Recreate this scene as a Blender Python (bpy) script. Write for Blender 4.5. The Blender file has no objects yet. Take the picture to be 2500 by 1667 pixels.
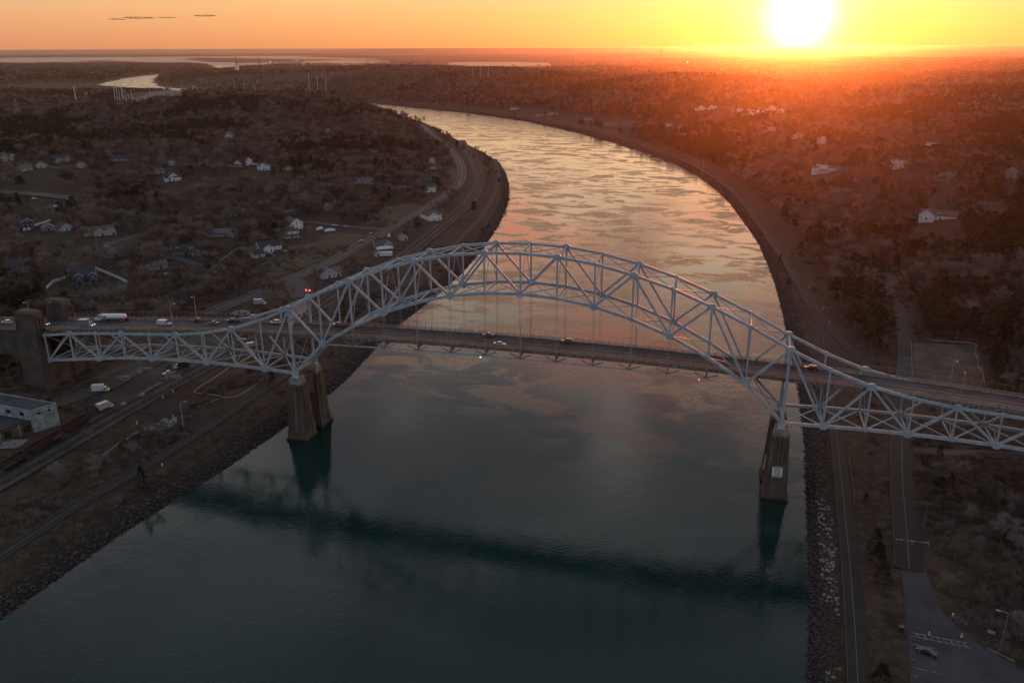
import bpy, bmesh, math, random
import numpy as np
from mathutils import Vector, Matrix
R = math.radians
PI = math.pi
random.seed(7)
rng = np.random.default_rng(7)
SC = bpy.context.scene
COL = SC.collection

# ------------------------------------------------------------------ camera
CAM = np.array([165.10, -276.27, 151.92])
YAW, PIT, ROL, FPX = R(-15.071), R(19.543), R(-0.2244), 2017.1
cd = bpy.data.cameras.new('camera')
cam = bpy.data.objects.new('camera', cd)
COL.objects.link(cam)
cd.sensor_width = 36.0
cd.lens = 36.0 * FPX / 2500.0
cd.clip_start = 1.0
cd.clip_end = 200000.0
cam.location = CAM
cam.rotation_mode = 'XYZ'
_m = Matrix.Rotation(-YAW, 4, 'Z') @ Matrix.Rotation(PI / 2 - PIT, 4, 'X') @ Matrix.Rotation(ROL, 4, 'Z')
cam.rotation_euler = _m.to_euler()
SC.camera = cam

# ------------------------------------------------------------------ sky, sun, exposure
SUN = Vector((0.0524, 0.9982, 0.0310)).normalized()
SUN_EL = math.asin(SUN.z)
SUN_AZ = math.atan2(SUN.x, SUN.y)

class NT:
    """small helper for node trees"""
    def __init__(s, tree):
        s.t = tree; s.n = tree.nodes; s.l = tree.links
    def node(s, kind, **kw):
        n = s.n.new(kind)
        for k, v in kw.items():
            if k.startswith('i_'):
                n.inputs[k[2:].replace('_', ' ')].default_value = v
            else:
                setattr(n, k, v)
        return n
    def put(s, sock, v):
        if v is None: return
        if isinstance(v, bpy.types.NodeSocket): s.l.new(v, sock)
        else: sock.default_value = v
    def math(s, op, a, b=None, c=None, clamp=False):
        n = s.n.new('ShaderNodeMath'); n.operation = op; n.use_clamp = clamp
        s.put(n.inputs[0], a); s.put(n.inputs[1], b)
        if c is not None: s.put(n.inputs[2], c)
        return n.outputs[0]
    def vmath(s, op, a, b=None):
        n = s.n.new('ShaderNodeVectorMath'); n.operation = op
        s.put(n.inputs[0], a); s.put(n.inputs[1], b)
        return n.outputs['Value' if op == 'DOT_PRODUCT' else 'Vector']
    def mix(s, f, a, b, mode='MIX'):
        n = s.n.new('ShaderNodeMix'); n.data_type = 'RGBA'; n.blend_type = mode
        n.clamp_factor = True
        s.put(n.inputs[0], f); s.put(n.inputs[6], a); s.put(n.inputs[7], b)
        return n.outputs[2]
    def ramp(s, f, stops, interp='LINEAR'):
        n = s.n.new('ShaderNodeValToRGB'); cr = n.color_ramp; cr.interpolation = interp
        while len(cr.elements) < len(stops): cr.elements.new(0.5)
        for e, (p, c) in zip(cr.elements, stops):
            e.position = p
            e.color = (c, c, c, 1) if isinstance(c, (int, float)) else (c[0], c[1], c[2], 1)
        s.put(n.inputs[0], f)
        return n.outputs[0]
    def noise(s, vec, scale, detail=3, rough=0.55, dist=0.0):
        n = s.n.new('ShaderNodeTexNoise'); s.put(n.inputs['Vector'], vec)
        n.inputs['Scale'].default_value = scale; n.inputs['Detail'].default_value = detail
        n.inputs['Roughness'].default_value = rough; n.inputs['Distortion'].default_value = dist
        return n.outputs['Fac']
    def mapr(s, v, a, b, c=0.0, d=1.0, smooth=True):
        n = s.n.new('ShaderNodeMapRange')
        if smooth: n.interpolation_type = 'SMOOTHSTEP'
        s.put(n.inputs[0], v)
        n.inputs[1].default_value = a; n.inputs[2].default_value = b
        n.inputs[3].default_value = c; n.inputs[4].default_value = d
        return n.outputs[0]

world = bpy.data.worlds.new('World')
SC.world = world
world.use_nodes = True
W = NT(world.node_tree)
for n in list(W.n): W.n.remove(n)
tc = W.node('ShaderNodeTexCoord')
dirv = W.vmath('NORMALIZE', tc.outputs['Generated'])
sep = W.node('ShaderNodeSeparateXYZ'); W.put(sep.inputs[0], dirv)
el = W.math('MULTIPLY', W.math('ARCSINE', sep.outputs['Z']), 180 / PI)        # elevation in degrees
elc = W.math('MAXIMUM', el, 0.0)
eln = W.math('DIVIDE', elc, 90.0)
# towards the sun (west) / away from it (east)
west = W.vmath('DOT_PRODUCT', dirv, (0.0516, 0.9987, 0.0))
wf = W.mapr(west, -0.35, 0.95)
rampW = W.ramp(eln, [(0.0, (0.70, 0.265, 0.125)), (0.018, (0.76, 0.35, 0.16)), (0.048, (0.84, 0.50, 0.26)),
                     (0.085, (1.15, 0.95, 0.62)), (0.15, (1.40, 1.20, 0.88)), (0.24, (1.02, 0.88, 0.78)),
                     (0.34, (0.78, 0.72, 0.74)), (0.46, (0.225, 0.28, 0.335)), (0.70, (0.205, 0.28, 0.37)), (1.0, (0.195, 0.275, 0.38))])
rampE = W.ramp(eln, [(0.0, (0.27, 0.25, 0.30)), (0.10, (0.35, 0.32, 0.38)), (0.25, (0.30, 0.36, 0.45)), (0.6, (0.23, 0.31, 0.41)), (1.0, (0.195, 0.275, 0.38))])
base = W.mix(wf, rampE, rampW)
# clouds: broken sheets, seen foreshortened towards the horizon
pz = W.math('ADD', sep.outputs['Z'], 0.06)
cx = W.math('DIVIDE', sep.outputs['X'], pz)
cy = W.math('DIVIDE', sep.outputs['Y'], pz)
cv = W.node('ShaderNodeCombineXYZ'); W.put(cv.inputs[0], cx); W.put(cv.inputs[1], cy)
n1 = W.noise(cv.outputs[0], 1.7, 6, 0.62, 0.5)
n2 = W.noise(cv.outputs[0], 0.8, 3, 0.5, 0.3)
cm = W.math('MULTIPLY', W.mapr(n1, 0.44, 0.52), W.mapr(elc, 6.5, 11.0))
cm = W.math('MULTIPLY', cm, W.mapr(elc, 60.0, 36.0))
cm = W.math('MULTIPLY', cm, 0.9)
ccol = W.mix(W.mapr(n2, 0.44, 0.54), (0.32, 0.22, 0.25, 1), (1.90, 0.42, 0.20, 1))
ccol = W.mix(W.mapr(elc, 17.0, 25.0), ccol, (0.26, 0.25, 0.30, 1))
ccol = W.mix(wf, (0.26, 0.28, 0.34, 1), ccol)
base = W.mix(cm, base, ccol)
# thin dusky streaks low over the horizon
az = W.math('DIVIDE', W.math('ARCTAN2', sep.outputs['X'], sep.outputs['Y']), 1.0)
sv = W.node('ShaderNodeCombineXYZ'); W.put(sv.inputs[0], W.math('MULTIPLY', az, 3.2)); W.put(sv.inputs[1], W.math('MULTIPLY', el, 1.1))
st = W.math('MULTIPLY', W.mapr(W.noise(sv.outputs[0], 2.2, 4, 0.55, 0.3), 0.52, 0.70), W.mapr(elc, 0.6, 1.8))
base = W.mix(W.math('MULTIPLY', st, 0.34), base, (0.66, 0.36, 0.27, 1))
# glow round the sun
sd = W.vmath('DOT_PRODUCT', dirv, tuple(SUN))
ang = W.math('MULTIPLY', W.math('ARCCOSINE', W.math('MINIMUM', sd, 0.999999)), 180 / PI)
def gauss(w, p=1.0):
    q = W.math('POWER', W.math('DIVIDE', ang, w), p)
    return W.math('EXPONENT', W.math('MULTIPLY', q, -1.0))
g1 = W.mix(1.0, (gauss(10.0, 1.15)), (0.28, 0.21, 0.07, 1), 'MULTIPLY')
g2 = W.mix(1.0, (gauss(3.2, 1.6)), (1.9, 1.45, 0.32, 1), 'MULTIPLY')
g3 = W.mix(1.0, (gauss(1.5, 2.0)), (11.0, 6.5, 2.0, 1), 'MULTIPLY')
glow = W.mix(1.0, W.mix(1.0, g1, g2, 'ADD'), g3, 'ADD')
base = W.mix(1.0, base, glow, 'ADD')
sky = W.node('ShaderNodeTexSky', sky_type='NISHITA', sun_disc=False, sun_elevation=SUN_EL, sun_rotation=SUN_AZ, altitude=100)
bgn = W.node('ShaderNodeBackground'); W.put(bgn.inputs[0], sky.outputs[0]); bgn.inputs[1].default_value = 0.05
bgc = W.node('ShaderNodeBackground'); W.put(bgc.inputs[0], base); bgc.inputs[1].default_value = 1.0
ads = W.node('ShaderNodeAddShader'); W.l.new(bgn.outputs[0], ads.inputs[0]); W.l.new(bgc.outputs[0], ads.inputs[1])
out = W.node('ShaderNodeOutputWorld'); W.l.new(ads.outputs[0], out.inputs[0])

sl = bpy.data.lights.new('sun', 'SUN')
sl.energy = 3.3
sl.color = (1.0, 0.165, 0.028)
sl.angle = R(0.6)
so = bpy.data.objects.new('sun', sl)
COL.objects.link(so)
so.rotation_euler = SUN.to_track_quat('Z', 'Y').to_euler()
so.location = (0, 0, 500)

SC.view_settings.view_transform = 'Standard'
SC.view_settings.look = 'None'
SC.view_settings.gamma = 1.0
SC.view_settings.exposure = 0.0
SC.view_settings.use_curve_mapping = False
SC.render.engine = 'CYCLES'
cy_ = SC.cycles
cy_.use_denoising = True
try: cy_.denoiser = 'OPENIMAGEDENOISE'
except Exception: pass
cy_.max_bounces = 5; cy_.diffuse_bounces = 2; cy_.glossy_bounces = 3; cy_.transmission_bounces = 2
cy_.volume_bounces = 0; cy_.transparent_max_bounces = 4
cy_.caustics_reflective = False; cy_.caustics_refractive = False
cy_.sample_clamp_indirect = 4.0

# ------------------------------------------------------------------ materials
def srgb(h):
    h = h.lstrip('#'); v = [int(h[i:i + 2], 16) / 255 for i in (0, 2, 4)]
    return tuple(((c + 0.055) / 1.055) ** 2.4 if c > 0.04045 else c / 12.92 for c in v)
_mats = {}
def mat(name, col, rough=0.7, metal=0.0, var=0.25, scale=1.0, bump=0.0, spec=0.4, emit=None, coat=0.0, col2=None, obj=True):
    """painted / weathered surface: colour broken up by two octaves of noise"""
    if name in _mats: return _mats[name]
    m = bpy.data.materials.new(name); m.use_nodes = True
    N = NT(m.node_tree); b = N.n['Principled BSDF']
    tcn = N.node('ShaderNodeTexCoord'); v = tcn.outputs['Object' if obj else 'Generated']
    f = N.noise(v, scale, 5, 0.65)
    c2 = col2 or tuple(c * (1 - var) for c in col)
    c1 = tuple(min(1, c * (1 + var * 0.5)) for c in col) if not col2 else col
    N.put(b.inputs['Base Color'], N.mix(N.mapr(f, 0.35, 0.68), (*c1, 1), (*c2, 1)))
    b.inputs['Roughness'].default_value = rough
    b.inputs['Metallic'].default_value = metal
    b.inputs['Specular IOR Level'].default_value = spec
    if coat: b.inputs['Coat Weight'].default_value = coat
    if bump:
        bn = N.node('ShaderNodeBump'); bn.inputs['Strength'].default_value = bump; bn.inputs['Distance'].default_value = 0.05
        N.put(bn.inputs['Height'], N.noise(v, scale * 4, 4, 0.6)); N.l.new(bn.outputs[0], b.inputs['Normal'])
    if emit:
        b.inputs['Emission Color'].default_value = (*emit[0], 1); b.inputs['Emission Strength'].default_value = emit[1]
    _mats[name] = m
    return m

# ------------------------------------------------------------------ mesh helpers
class MB:
    def __init__(s): s.v = []; s.f = []
    def quadstrip(s, a, b): pass
    def add(s, vs, fs):
        o = len(s.v); s.v.extend([tuple(map(float, p)) for p in vs]); s.f.extend([tuple(i + o for i in f) for f in fs]); return s
    def box(s, x0, x1, y0, y1, z0, z1):
        return s.add([(x0, y0, z0), (x1, y0, z0), (x1, y1, z0), (x0, y1, z0), (x0, y0, z1), (x1, y0, z1), (x1, y1, z1), (x0, y1, z1)],
                     [(0, 3, 2, 1), (4, 5, 6, 7), (0, 1, 5, 4), (1, 2, 6, 5), (2, 3, 7, 6), (3, 0, 4, 7)])
    def frustum(s, a, za, b, zb):
        """a, b = (x0,x1,y0,y1) at heights za, zb"""
        return s.add([(a[0], a[2], za), (a[1], a[2], za), (a[1], a[3], za), (a[0], a[3], za), (b[0], b[2], zb), (b[1], b[2], zb), (b[1], b[3], zb), (b[0], b[3], zb)],
                     [(0, 3, 2, 1), (4, 5, 6, 7), (0, 1, 5, 4), (1, 2, 6, 5), (2, 3, 7, 6), (3, 0, 4, 7)])
    def beam(s, p, q, w, h, up=(0, 0, 1)):
        p = Vector(p); q = Vector(q); d = (q - p)
        if d.length < 1e-6: return s
        d.normalize(); u = Vector(up)
        if abs(d.dot(u)) > 0.98: u = Vector((0, 1, 0))
        a = d.cross(u).normalized(); b = a.cross(d).normalized()
        vs = []
        for c in (p, q):
            for i, j in ((-1, -1), (1, -1), (1, 1), (-1, 1)):
                vs.append(c + a * (i * w / 2) + b * (j * h / 2))
        return s.add(vs, [(0, 3, 2, 1), (4, 5, 6, 7), (0, 1, 5, 4), (1, 2, 6, 5), (2, 3, 7, 6), (3, 0, 4, 7)])
    def tube(s, pts, rs, n=6, cap=True):
        pts = [Vector(p) for p in pts]
        if isinstance(rs, (int, float)): rs = [rs] * len(pts)
        vs = []; fs = []
        for i, p in enumerate(pts):
            d = (pts[min(i + 1, len(pts) - 1)] - pts[max(i - 1, 0)]).normalized()
            u = Vector((0, 0, 1)) if abs(d.z) < 0.9 else Vector((1, 0, 0))
            a = d.cross(u).normalized(); b = d.cross(a)
            for k in range(n):
                t = 2 * PI * k / n
                vs.append(p + (a * math.cos(t) + b * math.sin(t)) * rs[i])
        for i in range(len(pts) - 1):
            for k in range(n):
                k2 = (k + 1) % n
                fs.append((i * n + k, i * n + k2, (i + 1) * n + k2, (i + 1) * n + k))
        if cap and n > 2:
            fs.append(tuple(range(n))[::-1]); fs.append(tuple((len(pts) - 1) * n + k for k in range(n)))
        return s.add(vs, fs)
    def prism(s, poly, axis, t0, t1):
        """polygon in the plane across axis ('x': (y,z), 'y': (x,z), 'z': (x,y)), from t0 to t1"""
        n = len(poly); vs = []
        for t in (t0, t1):
            for a, b in poly:
                vs.append({'x': (t, a, b), 'y': (a, t, b), 'z': (a, b, t)}[axis])
        fs = [tuple(range(n))[::-1], tuple(range(n, 2 * n))] + [(i, (i + 1) % n, n + (i + 1) % n, n + i) for i in range(n)]
        return s.add(vs, fs)
    def lathe(s, prof, n=12, c=(0, 0)):
        vs = []; fs = []
        for r, z in prof:
            for k in range(n):
                t = 2 * PI * k / n; vs.append((c[0] + r * math.cos(t), c[1] + r * math.sin(t), z))
        for i in range(len(prof) - 1):
            for k in range(n):
                k2 = (k + 1) % n; fs.append((i * n + k, i * n + k2, (i + 1) * n + k2, (i + 1) * n + k))
        fs.append(tuple(range(n))[::-1]); fs.append(tuple((len(prof) - 1) * n + k for k in range(n)))
        return s.add(vs, fs)
    def mesh(s, name, m=None, fix=True):
        me = bpy.data.meshes.new(name); me.from_pydata(s.v, [], s.f)
        if fix and len(s.f) < 20000:
            bm = bmesh.new(); bm.from_mesh(me); bmesh.ops.recalc_face_normals(bm, faces=bm.faces); bm.to_mesh(me); bm.free()
        if m: me.materials.append(m)
        me.update(); return me
    def build(s, name, m=None, parent=None, **kw):
        return link(name, s.mesh(name, m), parent, **kw)

def link(name, me, parent=None, loc=None, rz=None):
    o = bpy.data.objects.new(name, me); COL.objects.link(o)
    if parent is not None: o.parent = parent
    if loc is not None: o.location = loc
    if rz is not None: o.rotation_euler = (0, 0, rz)
    return o
def tag(o, label=None, cat=None, group=None, kind=None):
    if label: o['label'] = label
    if cat: o['category'] = cat
    if group: o['group'] = group
    if kind: o['kind'] = kind
    return o
def thing(name, label, cat, loc=(0, 0, 0), rz=0.0, group=None):
    o = bpy.data.objects.new(name, None); COL.objects.link(o)
    o.location = loc; o.rotation_euler = (0, 0, rz); o.empty_display_size = 0.5
    return tag(o, label, cat, group)
def copy_tree(o, parent=None, loc=None, rz=None, label=None, scale=None):
    c = o.copy(); COL.objects.link(c); c.parent = parent
    if loc is not None: c.location = loc
    if rz is not None: c.rotation_euler = (0, 0, rz)
    if label: c['label'] = label
    if scale is not None: c.scale = scale if hasattr(scale, '__len__') else (scale,) * 3
    for ch in KIDS(o): copy_tree(ch, c)
    return c
def KIDS(o): return [x for x in o.children]

# ------------------------------------------------------------------ shape of the land (metres; z = 0 is the water)
shoreL = [(-80, -260), (-60, -200), (-40, -155), (-26, -126), (-23, -79), (-15, -29), (-11, 20), (-10, 60), (-15, 110), (-18, 150), (-17, 200), (-19, 270), (-27, 350),
          (-42, 450), (-66, 570), (-92, 665), (-124, 765), (-160, 860), (-212, 960), (-280, 1075), (-370, 1225), (-465, 1400), (-585, 1575), (-740, 1765), (-935, 1940),
          (-1230, 2140), (-1620, 2370), (-1950, 2610), (-2150, 2745), (-2448, 2885), (-2650, 2990), (-2800, 3195), (-3185, 3824), (-3384, 4250), (-3520, 4620), (-3800, 5200), (-4100, 5900), (-4400, 6500)]
shoreR = [(175, -260), (184, -180), (192, -110), (196, -60), (198, -20), (201, 42), (202, 108), (201, 160), (200, 210), (198, 280), (194, 347), (188, 420), (179, 490), (163, 600),
          (143, 702), (115, 810), (81, 902), (30, 1020), (-44, 1164), (-150, 1340), (-276, 1520), (-380, 1640), (-486, 1740), (-725, 1933), (-1000, 2140),
          (-1400, 2410), (-1800, 2650), (-2080, 2800), (-2165, 2850), (-2349, 3044), (-2621, 3369), (-2924, 3776), (-3180, 4152), (-3300, 4600), (-3500, 5200), (-3800, 5900), (-3990, 6300)]
CANAL = np.array([(-80, -900)] + shoreL + shoreR[::-1] + [(175, -900)], float)
BAY = np.array([(-60000, 9500), (-20000, 9300), (-8706, 8450), (-7809, 8144), (-7000, 7600), (-6438, 7230), (-6000, 7150), (-5600, 7250), (-5053, 7450), (-4700, 6950), (-4250, 6350), (-3990, 6200), (-3932, 6300),
                (-3988, 6700), (-4500, 7500), (-4300, 7650), (-3700, 7500), (-3050, 7000), (-2900, 7300), (-3700, 8050), (-4400, 8500), (-4800, 8800), (-5200, 8900), (-6000, 9000), (-6637, 9624), (-9000, 12500),
                (-6500, 11500), (-5000, 11200), (-5000, 12000), (-8000, 15000), (-14000, 21000), (-12000, 26000), (-26000, 42000), (-60000, 60000)], float)
ISLE = np.array([(-8600, 9500), (-7600, 8900), (-7000, 8500), (-6600, 8050), (-6300, 8200), (-6900, 8900), (-8000, 9700)], float)
POND = np.array([(-3063, 8980), (-2939, 9374), (-2433, 9325), (-1850, 8749), (-1550, 7494), (-1846, 7156), (-2437, 7263)], float)
POND2 = np.array([(-5401, 9877), (-5250, 10940), (-4258, 10132), (-3636, 8665), (-4389, 8252)], float)
POND3 = np.array([(-12535, 19994), (-12700, 23858), (-10163, 22717), (-8074, 18064), (-8762, 15443)], float)

def sdist(P, poly):
    """signed distance to a polygon, positive inside"""
    x, y = P[:, 0], P[:, 1]; n = len(poly)
    d2 = np.full(len(P), 1e18); ins = np.zeros(len(P), bool)
    for i in range(n):
        a = poly[i]; b = poly[(i + 1) % n]; e = b - a
        wx = x - a[0]; wy = y - a[1]
        t = np.clip((wx * e[0] + wy * e[1]) / (e @ e), 0, 1)
        dx = wx - e[0] * t; dy = wy - e[1] * t
        d2 = np.minimum(d2, dx * dx + dy * dy)
        c = (a[1] > y) != (b[1] > y)
        with np.errstate(divide='ignore', invalid='ignore'):
            xi = (b[0] - a[0]) * (y - a[1]) / (b[1] - a[1] + 1e-12) + a[0]
        ins ^= c & (x < xi)
    d = np.sqrt(d2)
    return np.where(ins, d, -d)

_tab = rng.random((64, 64))
def vnoise(x, y, s):
    x = np.asarray(x) / s + 100; y = np.asarray(y) / s + 100
    xi = np.floor(x).astype(int); yi = np.floor(y).astype(int); fx = x - xi; fy = y - yi
    fx = fx * fx * (3 - 2 * fx); fy = fy * fy * (3 - 2 * fy)
    g = lambda i, j: _tab[i % 64, j % 64]
    return (g(xi, yi) * (1 - fx) + g(xi + 1, yi) * fx) * (1 - fy) + (g(xi, yi + 1) * (1 - fx) + g(xi + 1, yi + 1) * fx) * fy
HILLS = [(-714, 1178, 300, 230, 34), (-900, 1050, 400, 200, 12), (-560, 1290, 180, 160, 12), (-450, 700, 250, 250, 8), (-640, 620, 260, 200, 12), (330, 130, 60, 90, 8), (470, 230, 140, 170, 24), (420, 620, 170, 220, 26), (210, 1080, 150, 220, 24),
         (560, 1500, 420, 420, 40), (-20, 2050, 330, 300, 50), (-700, 2800, 500, 350, 36), (-1500, 3600, 700, 500, 30), (1500, 2500, 900, 900, 45), (-2900, 5200, 500, 500, 18),
         (-5600, 7000, 1100, 300, 12)]
def height(x, y):
    x = np.asarray(x, float); y = np.asarray(y, float); sh = x.shape
    P = np.stack([x.ravel(), y.ravel()], 1)
    dc = -sdist(P, CANAL); db = -sdist(P, BAY); db = np.where(sdist(P, ISLE) > 0, 0, db)
    di = sdist(P, ISLE); db = np.where(di > -60, np.maximum(db, di), db)
    dp = np.minimum(np.minimum(-sdist(P, POND), -sdist(P, POND2)), -sdist(P, POND3))
    X, Y = P[:, 0], P[:, 1]; dist = np.hypot(X - CAM[0], Y - CAM[1])
    # crisp canal bank, gentler sea shores far away
    bank = np.where(dc < 0, np.maximum(dc * 0.55, -5), np.minimum(dc * 0.55, 6.0) + 2.0 * np.clip((dc - 11) / 50, 0, 1))
    bank2 = np.clip(np.minimum(db * 0.05, dp * 0.012), -6, 9)
    base = np.minimum(bank, bank2)
    base = base * (1 - 0.8 * np.exp(-((X + 2350) / 500) ** 2 - ((Y - 2700) / 330) ** 2)) * np.where(base > 0, 1, 1)
    ramp = np.clip((np.minimum(dc, np.minimum(db, dp)) - 30) / 160, 0, 1); ramp = ramp * ramp * (3 - 2 * ramp)
    g = np.zeros(len(P))
    for cx_, cy_2, sx, sy, h in HILLS:
        g += h * np.exp(-((X - cx_) / sx) ** 2 - ((Y - cy_2) / sy) ** 2)
    far = np.clip((dist - 900) / 2500, 0, 1)
    g += (vnoise(X, Y, 420) * 16 + vnoise(X, Y, 170) * 6) * (0.25 + 0.75 * far) + vnoise(X, Y, 55) * 1.6
    g += far * (vnoise(X, Y, 1500) * 14)
    g *= np.clip(dp / 3000, 0.10, 1)
    g *= 1 - 0.93 * np.exp(-((X + 1750) / 800) ** 2 - ((Y - 6200) / 1300) ** 2)
    g *= 1 - 0.72 * np.clip((-2300 - X) / 600, 0, 1) * np.clip((Y - 4000) / 900, 0, 1)
    g *= 1 - 0.95 * np.exp(-((X + 2050) / 650) ** 2 - ((Y - 2550) / 560) ** 2)
    vf = np.clip((dist - 9000) / 12000, 0, 1) * np.clip(dp / 3000, 0.1, 1)
    g += vf * (vnoise(X, Y, 4200) * 30 + 34 * np.clip((X + 9000) / 9000, 0, 1.0))
    # dry ground rises a little under the left approach
    g += 4.0 * np.exp(-((X + 150) / 45) ** 2 - ((Y - 5) / 60) ** 2)
    return (base + ramp * g).reshape(sh)

def axis(lo, hi, step, ext_lo, ext_hi, gr):
    a = list(np.arange(lo, hi + 0.1, step)); s = step; v = hi
    while v < ext_hi: s *= gr; v += s; a.append(v)
    s = step; v = lo; b = []
    while v > ext_lo: s *= gr; v -= s; b.append(v)
    return np.array(b[::-1] + a)
GX = axis(-420, 420, 4.0, -34000, 20000, 1.022)
GY = axis(-330, 900, 4.0, -800, 46000, 1.020)
GXX, GYY = np.meshgrid(GX, GY)
GZ = height(GXX, GYY)
# rising ground that closes the view at about thirty kilometres
_dd = np.hypot(GXX - CAM[0], GYY - CAM[1]); _rg = np.clip((_dd - 23000) / 7500, 0, 1)
_rg = np.where(_dd > 27500 - 3500 * vnoise(GXX, GYY, 5000) + 15500 * np.clip((-GXX / (GYY + 1e4) - 0.30) / 0.12, 0, 1), 1, 0) * (138 + 11 * vnoise(GXX, GYY, 3000))
GZ = np.maximum(GZ, np.where(_dd > 20000, _rg, -99))

def H(x, y):
    """ground height read from the terrain sheet itself"""
    x = np.asarray(x, float); y = np.asarray(y, float)
    i = np.clip(np.searchsorted(GX, x) - 1, 0, len(GX) - 2); j = np.clip(np.searchsorted(GY, y) - 1, 0, len(GY) - 2)
    fx = (x - GX[i]) / (GX[i + 1] - GX[i]); fy = (y - GY[j]) / (GY[j + 1] - GY[j])
    return (GZ[j, i] * (1 - fx) + GZ[j, i + 1] * fx) * (1 - fy) + (GZ[j + 1, i] * (1 - fx) + GZ[j + 1, i + 1] * fx) * fy
def hz(x, y): return float(H(x, y))

# a survey of the place was taken from the photograph: at(px, py) is the ground point seen at that spot
def _ray(px, py):
    X = px - 1250.0; Y = 833.5 - py
    cr, sr = math.cos(ROL), math.sin(ROL)
    x = (X * cr + Y * sr) / FPX; y = (-X * sr + Y * cr) / FPX
    sp, cp = math.sin(PIT), math.cos(PIT)
    fw = cp + y * sp; u = -sp + y * cp
    s, c = math.sin(YAW), math.cos(YAW)
    return np.array([x * c + fw * s, -x * s + fw * c, u])
_T = np.concatenate([np.arange(150, 1500, 4.0), np.arange(1500, 4000, 12.0), np.arange(4000, 40000, 60.0)])
def at(px, py, dz=0.0):
    d = _ray(px, py); d = d / np.linalg.norm(d)
    P = CAM[None] + d[None] * _T[:, None]
    below = P[:, 2] < np.maximum(H(P[:, 0], P[:, 1]), 0) + dz
    k = int(np.argmax(below)) if below.any() else len(_T) - 1
    a = _T[max(k - 1, 0)]; b = _T[k]
    for _ in range(14):
        m_ = (a + b) / 2; p = CAM + d * m_
        if p[2] < max(hz(p[0], p[1]), 0) + dz: b = m_
        else: a = m_
    p = CAM + d * b
    return Vector((float(p[0]), float(p[1]), max(hz(p[0], p[1]), 0.0)))
# ------------------------------------------------------------------ ground, water, haze
def grid_object(name, xs, ys, Z, m, smooth=True):
    nx, ny = len(xs), len(ys)
    XX, YY = np.meshgrid(xs, ys)
    co = np.stack([XX.ravel(), YY.ravel(), Z.ravel()], 1).astype(np.float32)
    ii, jj = np.meshgrid(np.arange(nx - 1), np.arange(ny - 1)); a = (jj * nx + ii).ravel()
    F = np.stack([a, a + 1, a + 1 + nx, a + nx], 1).astype(np.int32)
    keep = Z.ravel()[F].max(1) > -2.5
    F = F[keep]
    me = bpy.data.meshes.new(name)
    me.vertices.add(len(co)); me.vertices.foreach_set('co', co.ravel())
    me.loops.add(F.size); me.loops.foreach_set('vertex_index', F.ravel())
    me.polygons.add(len(F)); me.polygons.foreach_set('loop_start', np.arange(0, F.size, 4, dtype=np.int32))
    me.polygons.foreach_set('use_smooth', np.full(len(F), smooth))
    me.update(calc_edges=True); me.validate()
    me.materials.append(m)
    return link(name, me)

def ground_material():
    m = bpy.data.materials.new('wintry_ground'); m.use_nodes = True
    N = NT(m.node_tree); b = N.n['Principled BSDF']
    g = N.node('ShaderNodeNewGeometry'); p = g.outputs['Position']
    big = N.noise(p, 0.0022, 4, 0.6); mid = N.noise(p, 0.022, 5, 0.6); fine = N.noise(p, 0.35, 5, 0.7)
    c = N.mix(N.mapr(mid, 0.35, 0.65), (0.040, 0.026, 0.020, 1), (0.064, 0.042, 0.030, 1))
    c = N.mix(N.mapr(big, 0.45, 0.62), c, (0.034, 0.030, 0.020, 1))
    c = N.mix(N.math('MULTIPLY', N.mapr(N.noise(p, 0.06, 3, 0.5), 0.5, 0.64), 0.35), c, (0.056, 0.046, 0.026, 1))
    c = N.mix(N.math('MULTIPLY', N.mapr(fine, 0.4, 0.75), 0.55), c, (0.125, 0.095, 0.070, 1))
    z = N.node('ShaderNodeSeparateXYZ'); N.put(z.inputs[0], p)
    wet = N.mapr(z.outputs['Z'], 0.2, 3.6, 1.0, 0.0)
    c = N.mix(wet, c, (0.022, 0.019, 0.018, 1))
    N.put(b.inputs['Base Color'], c); b.inputs['Roughness'].default_value = 0.95; b.inputs['Specular IOR Level'].default_value = 0.12
    bn = N.node('ShaderNodeBump'); bn.inputs['Strength'].default_value = 0.6; bn.inputs['Distance'].default_value = 0.5
    N.put(bn.inputs['Height'], fine); N.l.new(bn.outputs[0], b.inputs['Normal'])
    return m
ground = grid_object('ground', GX, GY, GZ, ground_material())
tag(ground, kind='structure')

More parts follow.
